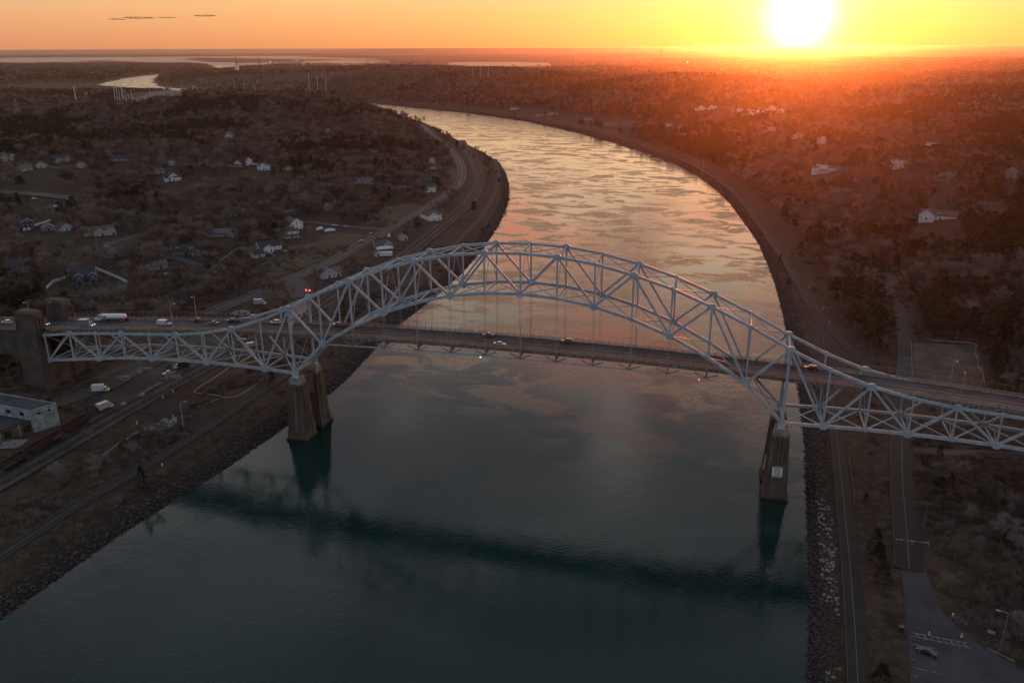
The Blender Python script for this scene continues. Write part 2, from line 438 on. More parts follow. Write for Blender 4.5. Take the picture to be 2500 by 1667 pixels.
def water_material():
    m = bpy.data.materials.new('canal_water'); m.use_nodes = True
    N = NT(m.node_tree); b = N.n['Principled BSDF']
    g = N.node('ShaderNodeNewGeometry'); p = g.outputs['Position']
    mp = N.node('ShaderNodeMapping'); N.put(mp.inputs[0], p)
    mp.inputs['Rotation'].default_value = (0, 0, R(10)); mp.inputs['Scale'].default_value = (0.62, 1.0, 1.0)
    v = mp.outputs[0]
    patch = N.noise(v, 0.045, 6, 0.66, 0.8)           # boils and eddies of the tidal stream
    calm = N.mapr(N.noise(p, 0.0065, 3, 0.5), 0.30, 0.50)
    px_ = N.node('ShaderNodeSeparateXYZ'); N.put(px_.inputs[0], p); race = N.mapr(px_.outputs['Y'], -60, 330, 0.07, 1.0)   # the stream is livelier upstream of the bridge
    band = N.math('MULTIPLY', N.math('MULTIPLY', N.mapr(patch, 0.475, 0.565), calm), race)
    rip = N.math('SUBTRACT', N.noise(v, 1.1, 3, 0.55, 0.2), 0.5)
    wav = N.math('SUBTRACT', N.noise(v, 0.22, 4, 0.6, 0.5), 0.5)
    swirl = N.noise(p, 0.05, 4, 0.6, 2.0)
    amp = N.math('ADD', N.math('MULTIPLY', band, 0.91), 0.09)
    far_w = N.mapr(px_.outputs['Y'], 900, 2600)
    amp = N.math('ADD', amp, N.math('MULTIPLY', far_w, 0.5))
    hgt = N.math('ADD', N.math('MULTIPLY', rip, 0.80), N.math('MULTIPLY', wav, 0.26))
    hgt = N.math('MULTIPLY', hgt, amp)
    hgt = N.math('ADD', hgt, N.math('MULTIPLY', swirl, 0.12))
    bn = N.node('ShaderNodeBump'); bn.inputs['Strength'].default_value = 1.0; bn.inputs['Distance'].default_value = 0.42
    N.put(bn.inputs['Height'], hgt); N.l.new(bn.outputs[0], b.inputs['Normal'])
    N.put(b.inputs['Base Color'], N.mix(N.mapr(N.noise(p, 0.01, 3), 0.35, 0.65), (0.004, 0.020, 0.018, 1), (0.006, 0.028, 0.024, 1)))
    sp = N.node('ShaderNodeSeparateXYZ'); N.put(sp.inputs[0], p); sea = N.mapr(sp.outputs['Y'], 6000, 7400)   # open, wind-roughened bay
    N.put(b.inputs['Roughness'], N.math('ADD', N.mapr(band, 0.0, 1.0, 0.035, 0.24, False), N.math('MULTIPLY', N.math('MAXIMUM', sea, N.math('MULTIPLY', far_w, 0.6)), 0.25)))
    b.inputs['IOR'].default_value = 1.34
    N.put(b.inputs['Specular IOR Level'], N.mapr(sea, 0.0, 1.0, 0.55, 0.16, False))
    return m
WX = np.r_[GX[0] + 50, axis(-200, 300, 100.0, -40000, 20000, 1.5), GX[-1] - 50]; WY = np.r_[axis(-300, 900, 100.0, -700, 40000, 1.5), GY[-1] - 50]
water = grid_object('water', WX, WY, np.zeros((len(WY), len(WX))), water_material())
tag(water, kind='structure')

def haze_box():
    mb = MB().box(GX[0] - 500, GX[-1] + 500, GY[0] - 500, GY[-1] + 500, -9, 154.0)
    m = bpy.data.materials.new('evening_haze'); m.use_nodes = True
    N = NT(m.node_tree); N.n.remove(N.n['Principled BSDF'])
    vol = N.node('ShaderNodeVolumePrincipled')
    vol.inputs['Color'].default_value = (0.90, 0.81, 0.84, 1)
    vol.inputs['Density'].default_value = 0.000025
    vol.inputs['Anisotropy'].default_value = 0.89
    N.l.new(vol.outputs[0], N.n['Material Output'].inputs['Volume'])
    o = mb.build('haze', m); tag(o, kind='stuff')
    try: m.cycles.homogeneous_volume = True
    except Exception: pass
    return o
haze = haze_box()
# ------------------------------------------------------------------ shared materials
M_steel = mat('bridge_steel', (0.36, 0.43, 0.47), 0.5, 0.0, 0.22, 0.35, spec=0.4)
M_steel2 = mat('bridge_steel_floor', (0.24, 0.25, 0.26), 0.6, 0.0, 0.4, 0.5, col2=(0.16, 0.11, 0.075))
M_rust = mat('rusty_fascia', (0.30, 0.26, 0.22), 0.85, 0, 0.4, 1.3, col2=(0.12, 0.055, 0.025))
M_asph = mat('bridge_asphalt', (0.050, 0.050, 0.054), 0.85, 0, 0.35, 0.12)
M_road = mat('road_asphalt', (0.048, 0.048, 0.052), 0.85, 0, 0.35, 0.08)
M_path = mat('path_asphalt', (0.019, 0.017, 0.018), 0.85, 0, 0.3, 0.15)
M_conc = mat('old_concrete', (0.095, 0.082, 0.066), 0.9, 0, 0.45, 0.16, bump=0.4, col2=(0.045, 0.037, 0.030))
M_conc2 = mat('pale_concrete', (0.30, 0.28, 0.25), 0.9, 0, 0.4, 0.4, bump=0.3, col2=(0.13, 0.12, 0.11))
M_white = mat('white_paint', (0.70, 0.70, 0.70), 0.55, 0, 0.12, 0.6)
M_line = mat('worn_white_line', (0.36, 0.36, 0.35), 0.8, 0, 0.45, 0.9)
M_yell = mat('worn_yellow_line', (0.42, 0.30, 0.12), 0.8, 0, 0.35, 0.9)
M_dark = mat('dark_glass', (0.012, 0.014, 0.018), 0.15, 0, 0.2, 1.0, spec=0.7)
M_tyre = mat('rubber', (0.02, 0.02, 0.02), 0.9, 0, 0.2, 3)
M_galv = mat('galvanised_steel', (0.42, 0.42, 0.43), 0.5, 0.3, 0.25, 2)
M_wood = mat('weathered_wood', (0.17, 0.13, 0.10), 0.9, 0, 0.4, 1.5)
M_head = mat('headlight_lens', (0.9, 0.9, 0.85), 0.2, emit=((1.0, 0.95, 0.85), 2.2))
M_tail = mat('tail_light', (0.35, 0.02, 0.02), 0.3, emit=((1.0, 0.05, 0.03), 0.06))
M_beacon = mat('red_beacon', (0.8, 0.05, 0.05), 0.3, emit=((1.0, 0.06, 0.05), 5.0))
M_lampw = mat('lamp_white', (0.9, 0.9, 0.85), 0.3, emit=((1.0, 0.93, 0.8), 14.0))

# pier concrete: vertical run-off streaks
def pier_material():
    m = bpy.data.materials.new('pier_concrete'); m.use_nodes = True
    N = NT(m.node_tree); b = N.n['Principled BSDF']
    g = N.node('ShaderNodeNewGeometry'); p = g.outputs['Position']
    mp = N.node('ShaderNodeMapping'); N.put(mp.inputs[0], p); mp.inputs['Scale'].default_value = (1.0, 1.0, 0.035)
    st = N.noise(mp.outputs[0], 1.3, 5, 0.7); bl = N.noise(p, 0.22, 4, 0.6)
    c = N.mix(N.mapr(st, 0.38, 0.62), (0.050, 0.040, 0.034, 1), (0.145, 0.120, 0.098, 1))
    c = N.mix(N.math('MULTIPLY', N.mapr(bl, 0.45, 0.62), 0.6), c, (0.11, 0.085, 0.062, 1))
    z = N.node('ShaderNodeSeparateXYZ'); N.put(z.inputs[0], p)
    c = N.mix(N.mapr(z.outputs['Z'], 0.1, 1.6, 1.0, 0.0), c, (0.022, 0.018, 0.012, 1))
    # lift joints
    jt = N.math('FRACT', N.math('MULTIPLY', z.outputs['Z'], 0.22))
    c = N.mix(N.math('MULTIPLY', N.mapr(jt, 0.0, 0.03, 0.5, 0.0, False), 1.0), c, (0.05, 0.038, 0.028, 1))
    N.put(b.inputs['Base Color'], c); b.inputs['Roughness'].default_value = 0.92; b.inputs['Specular IOR Level'].default_value = 0.2
    return m
M_pier = pier_material()

# ------------------------------------------------------------------ the bridge
PN = 44 * 0.3048; TW = 16.16
ZB = [23.0, 24.6, 26.2, 27.8, 28.8, 29.3, 29.6, 29.6, 29.3, 28.8, 42.4, 50.6, 57.4, 62.4, 66.0, 68.0, 68.7]
ZT = [34.6, 36.4, 37.7, 38.7, 39.6, 40.6, 42.4, 45.3, 50.0, 56.0, 62.9, 69.0, 74.3, 78.3, 81.3, 83.0, 83.5]
def kz(T, k): return T[(k if k <= 7 else 14 - k) + 9]
def nb(k, y): return Vector((k * PN, y, kz(ZB, k)))
def ntp(k, y): return Vector((k * PN, y, kz(ZT, k)))
def zd(x): return 47.1 - 2.2e-4 * (x - 93.9) ** 2 if x > -135 else 35.57 + 0.06 * (x + 135)
def along(px, py, y=None):
    """point of the road deck seen at a spot of the photograph"""
    d = _ray(px, py); x = 90.0
    for _ in range(30):
        t = (zd(x) - CAM[2]) / d[2]; p = CAM + d * t; x = float(p[0])
    if y is not None:
        t = (y - CAM[1]) / d[1]; x = float((CAM + d * t)[0]); return Vector((x, y, zd(x)))
    return Vector((x, float(p[1]), zd(x)))

bridge = thing('steel_arch_bridge', 'pale blue steel through-arch truss bridge on concrete piers carrying a road across the canal', 'bridge')
def member(name, p, q, w, h, m=M_steel, par=None):
    p = Vector(p); q = Vector(q)
    d = (q - p); L = d.length
    key = (name, round(w, 2), round(h, 2), round(L, 1))
    return MB().beam(p, q, w, h).build(name, m, par or bridge)
def gusset(x, y, z, w, h, cut=0.3):
    a, b = w / 2, h / 2; c = cut * min(w, h)
    poly = [(x - a, z - b + c), (x - a + c, z - b), (x + a - c, z - b), (x + a, z - b + c), (x + a, z + b - c), (x + a - c, z + b), (x - a + c, z + b), (x - a, z + b - c)]
    return MB().prism(poly, 'y', y - 0.53, y + 0.53).build('gusset_plate', M_steel, bridge)
lace = MB()
for y in (0.0, TW):
    for k in range(-9, 23):
        member('upper_chord', ntp(k, y), ntp(k + 1, y), 0.8, 0.95)
        member('lower_chord', nb(k, y), nb(k + 1, y), 0.8, 1.0)
        p, q = nb(k, y), nb(k + 1, y); n = 17
        for i in range(n):
            c = p.lerp(q, (i + 0.5) / n) + Vector((0, 0, 0.54))
            lace.box(c.x - 0.16, c.x + 0.16, y - 0.5, y + 0.5, c.z - 0.1, c.z + 0.07)
        # Warren web: upper joints on even panels, lower joints on odd ones
        if k % 2 == 0: a, b = ntp(k, y), nb(k + 1, y)
        else: a, b = nb(k, y), ntp(k + 1, y)
        member('diagonal', a, b, 0.62, 0.78)
    for k in range(-9, 24):
        b_, t_ = nb(k, y), ntp(k, y)
        big = k in (0, 14)
        member('vertical_post', b_, t_, 0.9 if big else 0.52, 1.0 if big else 0.6)
        up = k % 2 == 0; end = k in (-9, 23)
        gusset(t_.x, y, t_.z, 2.9 if up else 1.5, 2.2 if up else 1.4)
        gusset(b_.x, y, b_.z, 2.9 if not up or big else 1.5, 2.3 if not up or big else 1.4)
lace.build('lacing_bars', M_steel, bridge)['kind'] = 'stuff'
for k in range(-9, 24):
    if k >= -3 and k <= 17 :
        if k > -1 and k < 15:
            member('top_strut', ntp(k, 0.5), ntp(k, TW - 0.5), 0.45, 0.6)
    if k >= 0 and k < 14:
        for a, b in ((0, TW), (TW, 0)):
            member('top_lateral', ntp(k, a), ntp(k + 1, b), 0.28, 0.30 if a == 0 else 0.26)
    member('bottom_strut', nb(k, 0.5), nb(k, TW - 0.5), 0.4, 0.55)
    if k < 23:
        for a, b in ((0, TW), (TW, 0)):
            thick = 0.5 if (k < 0 or k >= 14) else 0.28
            member('bottom_lateral', nb(k, a), nb(k + 1, b), thick, 0.3 if a == 0 else 0.25)
    # sway frames below the road in the side spans
    if k <= 0 or k >= 14:
        zt_ = min(kz(ZT, k), zd(k * PN) - 2.2)
        for a, b in ((0, TW), (TW, 0)):
            member('sway_brace', (k * PN, a, kz(ZB, k)), (k * PN, b, zt_), 0.22, 0.22 if a == 0 else 0.2)
    # sway struts over the road in the arch: inverted V
    if 2 <= k <= 12:
        for a in (0, TW):
            member('sway_brace', (k * PN, a, kz(ZB, k) + 0.4), (k * PN, TW / 2, kz(ZT, k) - 0.3), 0.18, 0.18)
# portal frames over the piers
for k in (0, 14):
    x = k * PN; z1 = kz(ZT, k); z0 = z1 - 4.2
    f = MB().box(x - 0.35, x + 0.35, 0.6, TW - 0.6, z1 - 0.6, z1 + 0.1).box(x - 0.35, x + 0.35, 0.6, TW - 0.6, z0 - 0.3, z0 + 0.4)
    for i in range(11):
        yy = 1.0 + i * (TW - 2.0) / 10
        f.box(x - 0.25, x + 0.25, yy - 0.42, yy + 0.42, z0 + 0.4, z1 - 0.6)
    f.beam((x, 0.6, z0 - 3.8), (x, 4.6, z0 - 0.3), 0.5, 0.6).beam((x, TW - 0.6, z0 - 3.8), (x, TW - 4.6, z0 - 0.3), 0.5, 0.6)
    f.build('portal_frame', M_steel, bridge)
# tie girder, brackets and hangers
for y in (0.0, TW):
    for k in range(1, 13):
        a = Vector((k * PN, y, zd(k * PN) - 3.3)); b = Vector(((k + 1) * PN, y, zd((k + 1) * PN) - 3.3))
        member('tie_girder', a, b, 0.5, 0.42)
    for k in range(2, 13):
        x = k * PN; h = MB()
        for dx in (-0.28, 0.28):
            h.tube([(x + dx, y, kz(ZB, k) - 0.8), (x + dx, y, zd(x) - 1.2)], 0.055, 4)
        h.build('hanger', M_galv, bridge)
        br = MB()
        br.beam((x, y, zd(x) - 3.2), (x, y, zd(x) - 0.8), 0.5, 0.6, up=(1, 0, 0))
        for s in (-1, 1):
            br.beam((x, y, zd(x) - 3.1), (x + s * 4.0, y, zd(x + s * 4.0) - 1.5), 0.3, 0.35)
        br.build('hanger_bracket', M_steel2, bridge)
# road deck
XS = np.arange(-9 * PN, 23 * PN + 0.1, PN / 2)
def ribbon_deck(y0, y1, dz0, dz1, name, m, par, xs=XS):
    mb = MB()
    for a, b in zip(xs[:-1], xs[1:]):
        za, zb_ = zd(a), zd(b)
        mb.add([(a, y0, za + dz0), (b, y0, zb_ + dz0), (b, y1, zb_ + dz0), (a, y1, za + dz0), (a, y0, za + dz1), (b, y0, zb_ + dz1), (b, y1, zb_ + dz1), (a, y1, za + dz1)],
               [(0, 3, 2, 1), (4, 5, 6, 7), (0, 1, 5, 4), (2, 3, 7, 6)])
    return mb.build(name, m, par)
DY0, DY1 = 1.3, 14.8
ribbon_deck(DY0 + 0.05, DY1 - 0.05, -0.45, 0.0, 'road_deck', M_asph, bridge)
ribbon_deck(DY0, DY0 + 0.95, 0.003, 0.22, 'kerb', M_conc2, bridge)
ribbon_deck(DY1 - 0.6, DY1, 0.003, 0.22, 'kerb', M_conc2, bridge)
for y0 in (DY0, DY1 - 0.14):
    ribbon_deck(y0, y0 + 0.14, -1.35, -0.003, 'edge_girder', M_rust, bridge)
for yy in (3.6, 6.4, 9.6, 12.4):
    ribbon_deck(yy - 0.15, yy + 0.15, -1.15, -0.455, 'stringer', M_steel2, bridge)
for k in range(-9, 24):
    x = k * PN
    MB().box(x - 0.22, x + 0.22, 0.5, TW - 0.5, zd(x) - 2.5, zd(x) - 1.16).build('floor_beam', M_steel2, bridge)
rb = MB()
for y, s in ((DY0, -1), (DY1, 1)):
    for x in np.arange(-9 * PN + 0.7, 23 * PN, 1.1):
        rb.box(x - 0.1, x + 0.1, min(y, y + s * 0.3), max(y, y + s * 0.3), zd(x) - 1.35, zd(x) - 0.15)
o = rb.build('fascia_brackets', M_rust, bridge); o['kind'] = 'stuff'
M_rail = mat('rail_paint', (0.34, 0.31, 0.28), 0.8, 0, 0.3, 1.2, col2=(0.22, 0.14, 0.10))
def railing(y, tall, x0=-9 * PN, x1=23 * PN, par=None):
    par = par or bridge
    mb = MB()
    xs = np.arange(x0, x1 + 0.1, PN / 2)
    for a, b in zip(xs[:-1], xs[1:]):
        for dz, w, h in ((1.18, 0.22, 0.14), (0.74, 0.12, 0.12), (0.40, 0.12, 0.12)):
            mb.beam((a, y, zd(a) + dz), (b, y, zd(b) + dz), w, h)
        if tall: mb.beam((a, y + 0.15, zd(a) + 3.4), (b, y + 0.15, zd(b) + 3.4), 0.05, 0.05)
    r = mb.build('railing', M_rail, par)
    ps = MB()
    for x in np.arange(x0 + 1.2, x1, 2.44):
        ps.box(x - 0.13, x + 0.13, y - 0.13, y + 0.13, zd(x) + 0.2, zd(x) + 1.2)
        if tall: ps.box(x - 0.03, x + 0.03, y + 0.13, y + 0.19, zd(x) + 1.2, zd(x) + 3.4)
    ps.build('railing_posts', M_rail, r)['kind'] = 'stuff'
railing(DY0 + 0.1, False); railing(DY1 - 0.1, True)
def dashes(y, on, off, name, m, par, x0=-9 * PN, x1=23 * PN, w=0.14):
    mb = MB(); x = x0 + 1
    while x < x1 - on:
        mb.add([(x, y - w / 2, zd(x) + 0.02), (x + on, y - w / 2, zd(x + on) + 0.02), (x + on, y + w / 2, zd(x + on) + 0.02), (x, y + w / 2, zd(x) + 0.02)], [(0, 1, 2, 3)])
        x += on + off
    return mb.build(name, m, par)
dashes(8.15, 6.7, 0.01, 'centre_line', M_yell, bridge, w=0.2)
dashes(5.15, 3.0, 9.0, 'lane_line', M_line, bridge, w=0.17)
dashes(11.1, 3.0, 9.0, 'lane_line', M_line, bridge, w=0.17)
# red aviation light on the portal
x = 0.0; b_ = MB().tube([(x, TW, kz(ZT, 0) + 0.4), (x, TW, kz(ZT, 0) + 2.6)], 0.12, 6).box(x - 0.9, x + 0.9, TW - 0.1, TW + 0.1, kz(ZT, 0) + 2.5, kz(ZT, 0) + 2.7).build('beacon_post', M_steel, bridge)
for s in (-0.8, 0.8):
    MB().lathe([(0.0, 0), (0.26, 0.05), (0.26, 0.5), (0.1, 0.62)], 8, (s, TW)).build('red_beacon', M_beacon, b_).location = (0, 0, kz(ZT, 0) + 2.7)
# small navigation lights under the tie
MB().box(78.4, 78.7, -0.4, -0.1, zd(78) - 4.1, zd(78) - 3.7).build('navigation_light', mat('green_light', (0.1, 0.8, 0.5), emit=((0.1, 1.0, 0.6), 5.0)), bridge)
MB().box(158.4, 158.7, -0.4, -0.1, zd(158) - 4.1, zd(158) - 3.7).build('navigation_light', M_beacon, bridge)

# ---- piers in the water
def pier(x, name):
    root = MB()
    # plinths
    for yc in (1.3, TW - 1.3):
        root.box(x - 4.7, x + 4.7, yc - 4.9, yc + 4.9, -4, 1.0)
    p = root.build('pier_footing', M_pier, bridge)
    for yc in (1.3, TW - 1.3):
        l = MB(); 
        l.frustum((x - 4.2, x + 4.2, yc - 4.4, yc + 4.4), 1.0, (x - 4.0, x + 4.0, yc - 4.2, yc + 4.2), 4.6)
        l.frustum((x - 3.8, x + 3.8, yc - 4.0, yc + 4.0), 4.6, (x - 2.75, x + 2.75, yc - 2.9, yc + 2.9), 24.2)
        # pilasters on the faces
        for sy in (-1, 1):
            l.frustum((x - 2.0, x + 2.0, yc + sy * 4.0 - 0.35, yc + sy * 4.0 + 0.35), 4.62, (x - 1.35, x + 1.35, yc + sy * 2.9 - 0.35, yc + sy * 2.9 + 0.35), 23.6)
        for sx in (-1, 1):
            l.frustum((x + sx * 3.8 - 0.35, x + sx * 3.8 + 0.35, yc - 2.0, yc + 2.0), 4.62, (x + sx * 2.75 - 0.35, x + sx * 2.75 + 0.35, yc - 1.35, yc + 1.35), 23.6)
        l.build('pier_leg', M_pier, p)
        MB().frustum((x - 2.5, x + 2.5, yc - 2.5, yc + 2.5), 24.2, (x - 2.2, x + 2.2, yc - 2.2, yc + 2.2), 26.9).build('pier_cap', M_conc2, p)
        yt = 0.0 if yc < 8 else TW
        MB().frustum((x - 1.3, x + 1.3, yt - 0.9, yt + 0.9), 26.9, (x - 0.6, x + 0.6, yt - 0.6, yt + 0.6), 28.4).build('bearing', M_steel, p)
    # web wall with a round-headed opening
    y0, y1 = 1.3 + 2.7, TW - 1.3 - 2.7
    yc = TW / 2; r = 2.35
    arc = [(yc + r * math.cos(t), 15.2 + r * math.sin(t)) for t in np.linspace(0, PI, 11)]
    poly_l = [(y0, 4.0), (yc - r, 4.0), (yc - r, 15.2)] + arc[::-1][1:6] + [(yc, 25.4), (y0, 25.4)]
    poly_r = [(2 * yc - a, b) for a, b in poly_l][::-1]
    w = MB().prism(poly_l, 'x', x - 1.7, x + 1.7).prism(poly_r, 'x', x - 1.7, x + 1.7)
    w.box(x - 1.9, x + 1.9, y0, y1, 1.0, 4.0)
    w.build('web_wall', M_pier, p)
    return p
pier(0.0, 'pier'); pier(14 * PN, 'pier')

# ---- approach viaduct with tall concrete pylons at the west end of the side span
def approach(x_face, sgn, label):
    v = thing('approach_viaduct', label, 'viaduct')
    def bx(a, b, *r): return (min(a, b), max(a, b)) + r
    xa, xb = x_face, x_face + sgn * 10.4
    for y0, y1 in ((-3.4, 2.4), (13.8, 19.6)):
        g0 = 2.0
        pm = MB(); yc = (y0 + y1) / 2; ztop = 45.0
        x0, x1 = min(xa, xb), max(xa, xb)
        pm.frustum((x0 - 1.0, x1 + 0.8, y0 - 1.0, y1 + 1.0), g0, (x0 - 0.2, x1 + 0.1, y0 - 0.3, y1 + 0.3), 30)
        pm.frustum((x0 - 0.1, x1 - 0.0, y0 - 0.2, y1 + 0.2), 30, (x0 + 0.6, x1 - 0.5, y0 + 0.4, y1 - 0.4), ztop)
        for i in range(3):   # fluting on the canal side
            fx = x_face - sgn * 0.0
            fy = y0 + 1.5 + i * 1.7
            a_, b_2 = (fx - 0.1, fx + 0.45) if sgn < 0 else (fx - 0.45, fx + 0.1)
            pm.frustum((a_, b_2, fy, fy + 0.9), g0 + 8, (a_ - 0.4 * (1 if sgn < 0 else -1), b_2 - 0.4 * (1 if sgn < 0 else -1), fy, fy + 0.9), ztop - 2.5)
        pm.frustum((x0 + 0.3, x1 - 0.2, y0 + 0.1, y1 - 0.1), ztop, (x0 + 1.6, x1 - 1.5, y0 + 1.2, y1 - 1.2), ztop + 0.9)
        pm.build('pylon', M_conc, v)
    MB().box(*bx(xa - sgn * 0.2, xb, 2.5, 13.7, 2.0, 21.6)).build('abutment_wall', M_conc, v)
    # spandrel walls with arches
    nsp = 6; sp = 25.0
    for i in range(nsp):
        a = xb + sgn * i * sp; b = a + sgn * sp
        lo, hi = min(a, b), max(a, b); c = (lo + hi) / 2; r = sp / 2 - 2.2
        zt0, zt1 = zd(lo) - 0.5, zd(hi) - 0.5
        n = 12
        arc = [(c - r * math.cos(t), 14.0 + 9.5 * math.sin(t)) for t in np.linspace(0, PI, n + 1)]
        half1 = [(lo, 2.0), (c - r, 2.0)] + arc[:n // 2 + 1] + [(c, (zt0 + zt1) / 2), (lo, zt0)]
        half2 = [(c, (zt0 + zt1) / 2)] + arc[n // 2:] + [(c + r, 2.0), (hi, 2.0), (hi, zt1)]
        mb = MB()
        for ya, yb in ((0.6, 2.0), (TW - 2.0, TW - 0.6)):
            mb.prism(half1, 'y', ya, yb).prism(half2, 'y', ya, yb)
        for t0, t1 in zip(arc[:-1], arc[1:]):
            mb.add([(t0[0], 2.0, t0[1]), (t1[0], 2.0, t1[1]), (t1[0], TW - 2.0, t1[1]), (t0[0], TW - 2.0, t0[1]),
                    (t0[0], 2.0, t0[1] + 0.8), (t1[0], 2.0, t1[1] + 0.8), (t1[0], TW - 2.0, t1[1] + 0.8), (t0[0], TW - 2.0, t0[1] + 0.8)],
                   [(0, 3, 2, 1), (4, 5, 6, 7), (0, 1, 5, 4), (2, 3, 7, 6)])
        mb.build('arch_span', M_conc, v)
    xs = np.linspace(x_face, xb + sgn * nsp * sp, 28)
    xs = np.sort(xs)
    ribbon_deck(0.3, TW - 0.3, -0.5, 0.0, 'roadway', M_asph, v, xs)
    ribbon_deck(0.3, 0.75, 0.003, 1.0, 'parapet', M_conc2, v, xs[:-4] if sgn < 0 else xs[4:])
    ribbon_deck(TW - 0.75, TW - 0.3, 0.003, 1.0, 'parapet', M_conc2, v, xs[:-4] if sgn < 0 else xs[4:])
    dashes(8.15, 6.7, 0.01, 'centre_line', M_yell, v, xs[0], xs[-1], w=0.2)
    for yy in (5.15, 11.1): dashes(yy, 3.0, 9.0, 'lane_line', M_line, v, xs[0], xs[-1], w=0.17)
    return v
approach(-9 * PN - 0.9, -1, 'weathered concrete arched approach viaduct with twin tall pylons at the end of the steel span')

# ---- speed sign on the east pier
def text_mesh(txt, size, m, parent, loc, rot, name='lettering', depth=0.02):
    cu = bpy.data.curves.new(name, 'FONT'); cu.body = txt; cu.size = size; cu.align_x = 'CENTER'; cu.align_y = 'CENTER'; cu.extrude = depth
    o = bpy.data.objects.new('tmp', cu); COL.objects.link(o)
    dg = bpy.context.evaluated_depsgraph_get(); me = bpy.data.meshes.new_from_object(o.evaluated_get(dg))
    bpy.data.objects.remove(o); me.materials.clear(); me.materials.append(m)
    t = link(name, me, parent); t.location = loc; t.rotation_euler = rot
    return t
sx = 14 * PN + 0.0; sgn_z = 11.6; sgn_y = 1.3 - 4.25 - 0.0
sg = thing('speed_sign', 'square white speed limit sign with a black ring bolted high on the right-hand concrete pier', 'sign', (sx, -2.78, sgn_z), 0)
tilt = R(3.2)
MB().box(-1.75, 1.75, -0.62, -0.5, -1.85, 1.85).build('sign_panel', M_white, sg)
M_ink = mat('sign_ink', (0.03, 0.04, 0.07), 0.6)
M_ored = mat('sign_edge', (0.45, 0.16, 0.08), 0.6)
for z0 in (-2.1, 1.98): MB().box(-1.75, 1.75, -0.8, -0.4, z0 - 0.12, z0 + 0.12).build('sign_bracket', M_rail, sg)
for z0 in (-1.80, 1.70): MB().box(-1.75, 1.75, -0.66, -0.625, z0, z0 + 0.10).build('sign_border', M_ored, sg)
rg = MB(); n = 28
for i in range(n):
    t0, t1 = 2 * PI * i / n, 2 * PI * (i + 1) / n
    q = [(r * math.cos(t), -0.66, r * math.sin(t) + 0.02) for t, r in ((t0, 0.80), (t1, 0.80), (t1, 1.0), (t0, 1.0))]
    rg.add(q + [(a, b + 0.035, c) for a, b, c in q], [(0, 1, 2, 3), (4, 7, 6, 5), (0, 4, 5, 1), (2, 6, 7, 3)])
rg.build('sign_ring', M_ink, sg)
for txt, z, s_ in (('SPEED LIMIT', 1.32, 0.52), ('10', 0.22, 0.72), ('MPH', -0.36, 0.5), ('NO WAKE', -1.36, 0.56)):
    text_mesh(txt, s_, M_ink, sg, (0, -0.65, z), (PI / 2, 0, 0))
sg.rotation_euler = (-tilt, 0, 0)
sg2 = copy_tree(sg, None, (14 * PN - 3.55, 3.0, 11.6), -PI / 2, 'speed limit sign seen edge-on on the channel side of the right-hand pier')
sg2.rotation_euler = (-tilt, 0, -PI / 2)
# ------------------------------------------------------------------ roads, paths, tracks (draped on the ground)
def smooth(pts, step=4.0):
    P = [np.array(p[:2], float) for p in pts]
    out = []
    for i in range(len(P) - 1):
        p0 = P[max(i - 1, 0)]; p1 = P[i]; p2 = P[i + 1]; p3 = P[min(i + 2, len(P) - 1)]
        n = max(1, int(np.linalg.norm(p2 - p1) / step))
        for k in range(n):
            t = k / n
            out.append(0.5 * ((2 * p1) + (p2 - p0) * t + (2 * p0 - 5 * p1 + 4 * p2 - p3) * t * t + (3 * p1 - p0 - 3 * p2 + p3) * t ** 3))
    out.append(P[-1]); return np.array(out)
ZSOF = {}
ROADS = []      # (points, half width) kept for clearing the woods
def path_xy(px): return [tuple(at(*p))[:2] for p in px]
def offset(S, o):
    T = np.gradient(S, axis=0); T /= np.linalg.norm(T, axis=1)[:, None] + 1e-9
    return S + np.stack([-T[:, 1], T[:, 0]], 1) * o
def drape(name, S, w, m, dz=0.14, parent=None, thick=0.0, wfun=None, zs=None):
    T = np.gradient(S, axis=0); T /= np.linalg.norm(T, axis=1)[:, None] + 1e-9
    Nn = np.stack([-T[:, 1], T[:, 0]], 1)
    nc = 3 if w > 2 else 2
    vs = []; fs = []
    for i, p in enumerate(S):
        ww = w if wfun is None else wfun(i / (len(S) - 1))
        zz = zs[i] if zs is not None else max(hz(*(p + Nn[i] * ww / 2)), hz(*(p - Nn[i] * ww / 2)), hz(*p))
        for k in range(nc):
            q = p + Nn[i] * ww * (0.5 - k / (nc - 1)); vs.append((q[0], q[1], zz + dz))
        if i:
            for k in range(nc - 1):
                a = (i - 1) * nc + k; fs.append((a, a + 1, a + 1 + nc, a + nc))
    # skirts so the slab has an edge
    n0 = len(vs)
    for i in range(len(S)):
        a, b = vs[i * nc], vs[i * nc + nc - 1]
        vs.append((a[0], a[1], a[2] - 0.5)); vs.append((b[0], b[1], b[2] - 0.5))
        if i and w > 1:
            j = n0 + 2 * i
            fs.append((i * nc, (i - 1) * nc, j - 2, j)); fs.append(((i - 1) * nc + nc - 1, i * nc + nc - 1, j + 1, j - 1))
    mb = MB(); mb.v = vs; mb.f = fs
    return mb.build(name, m, parent)
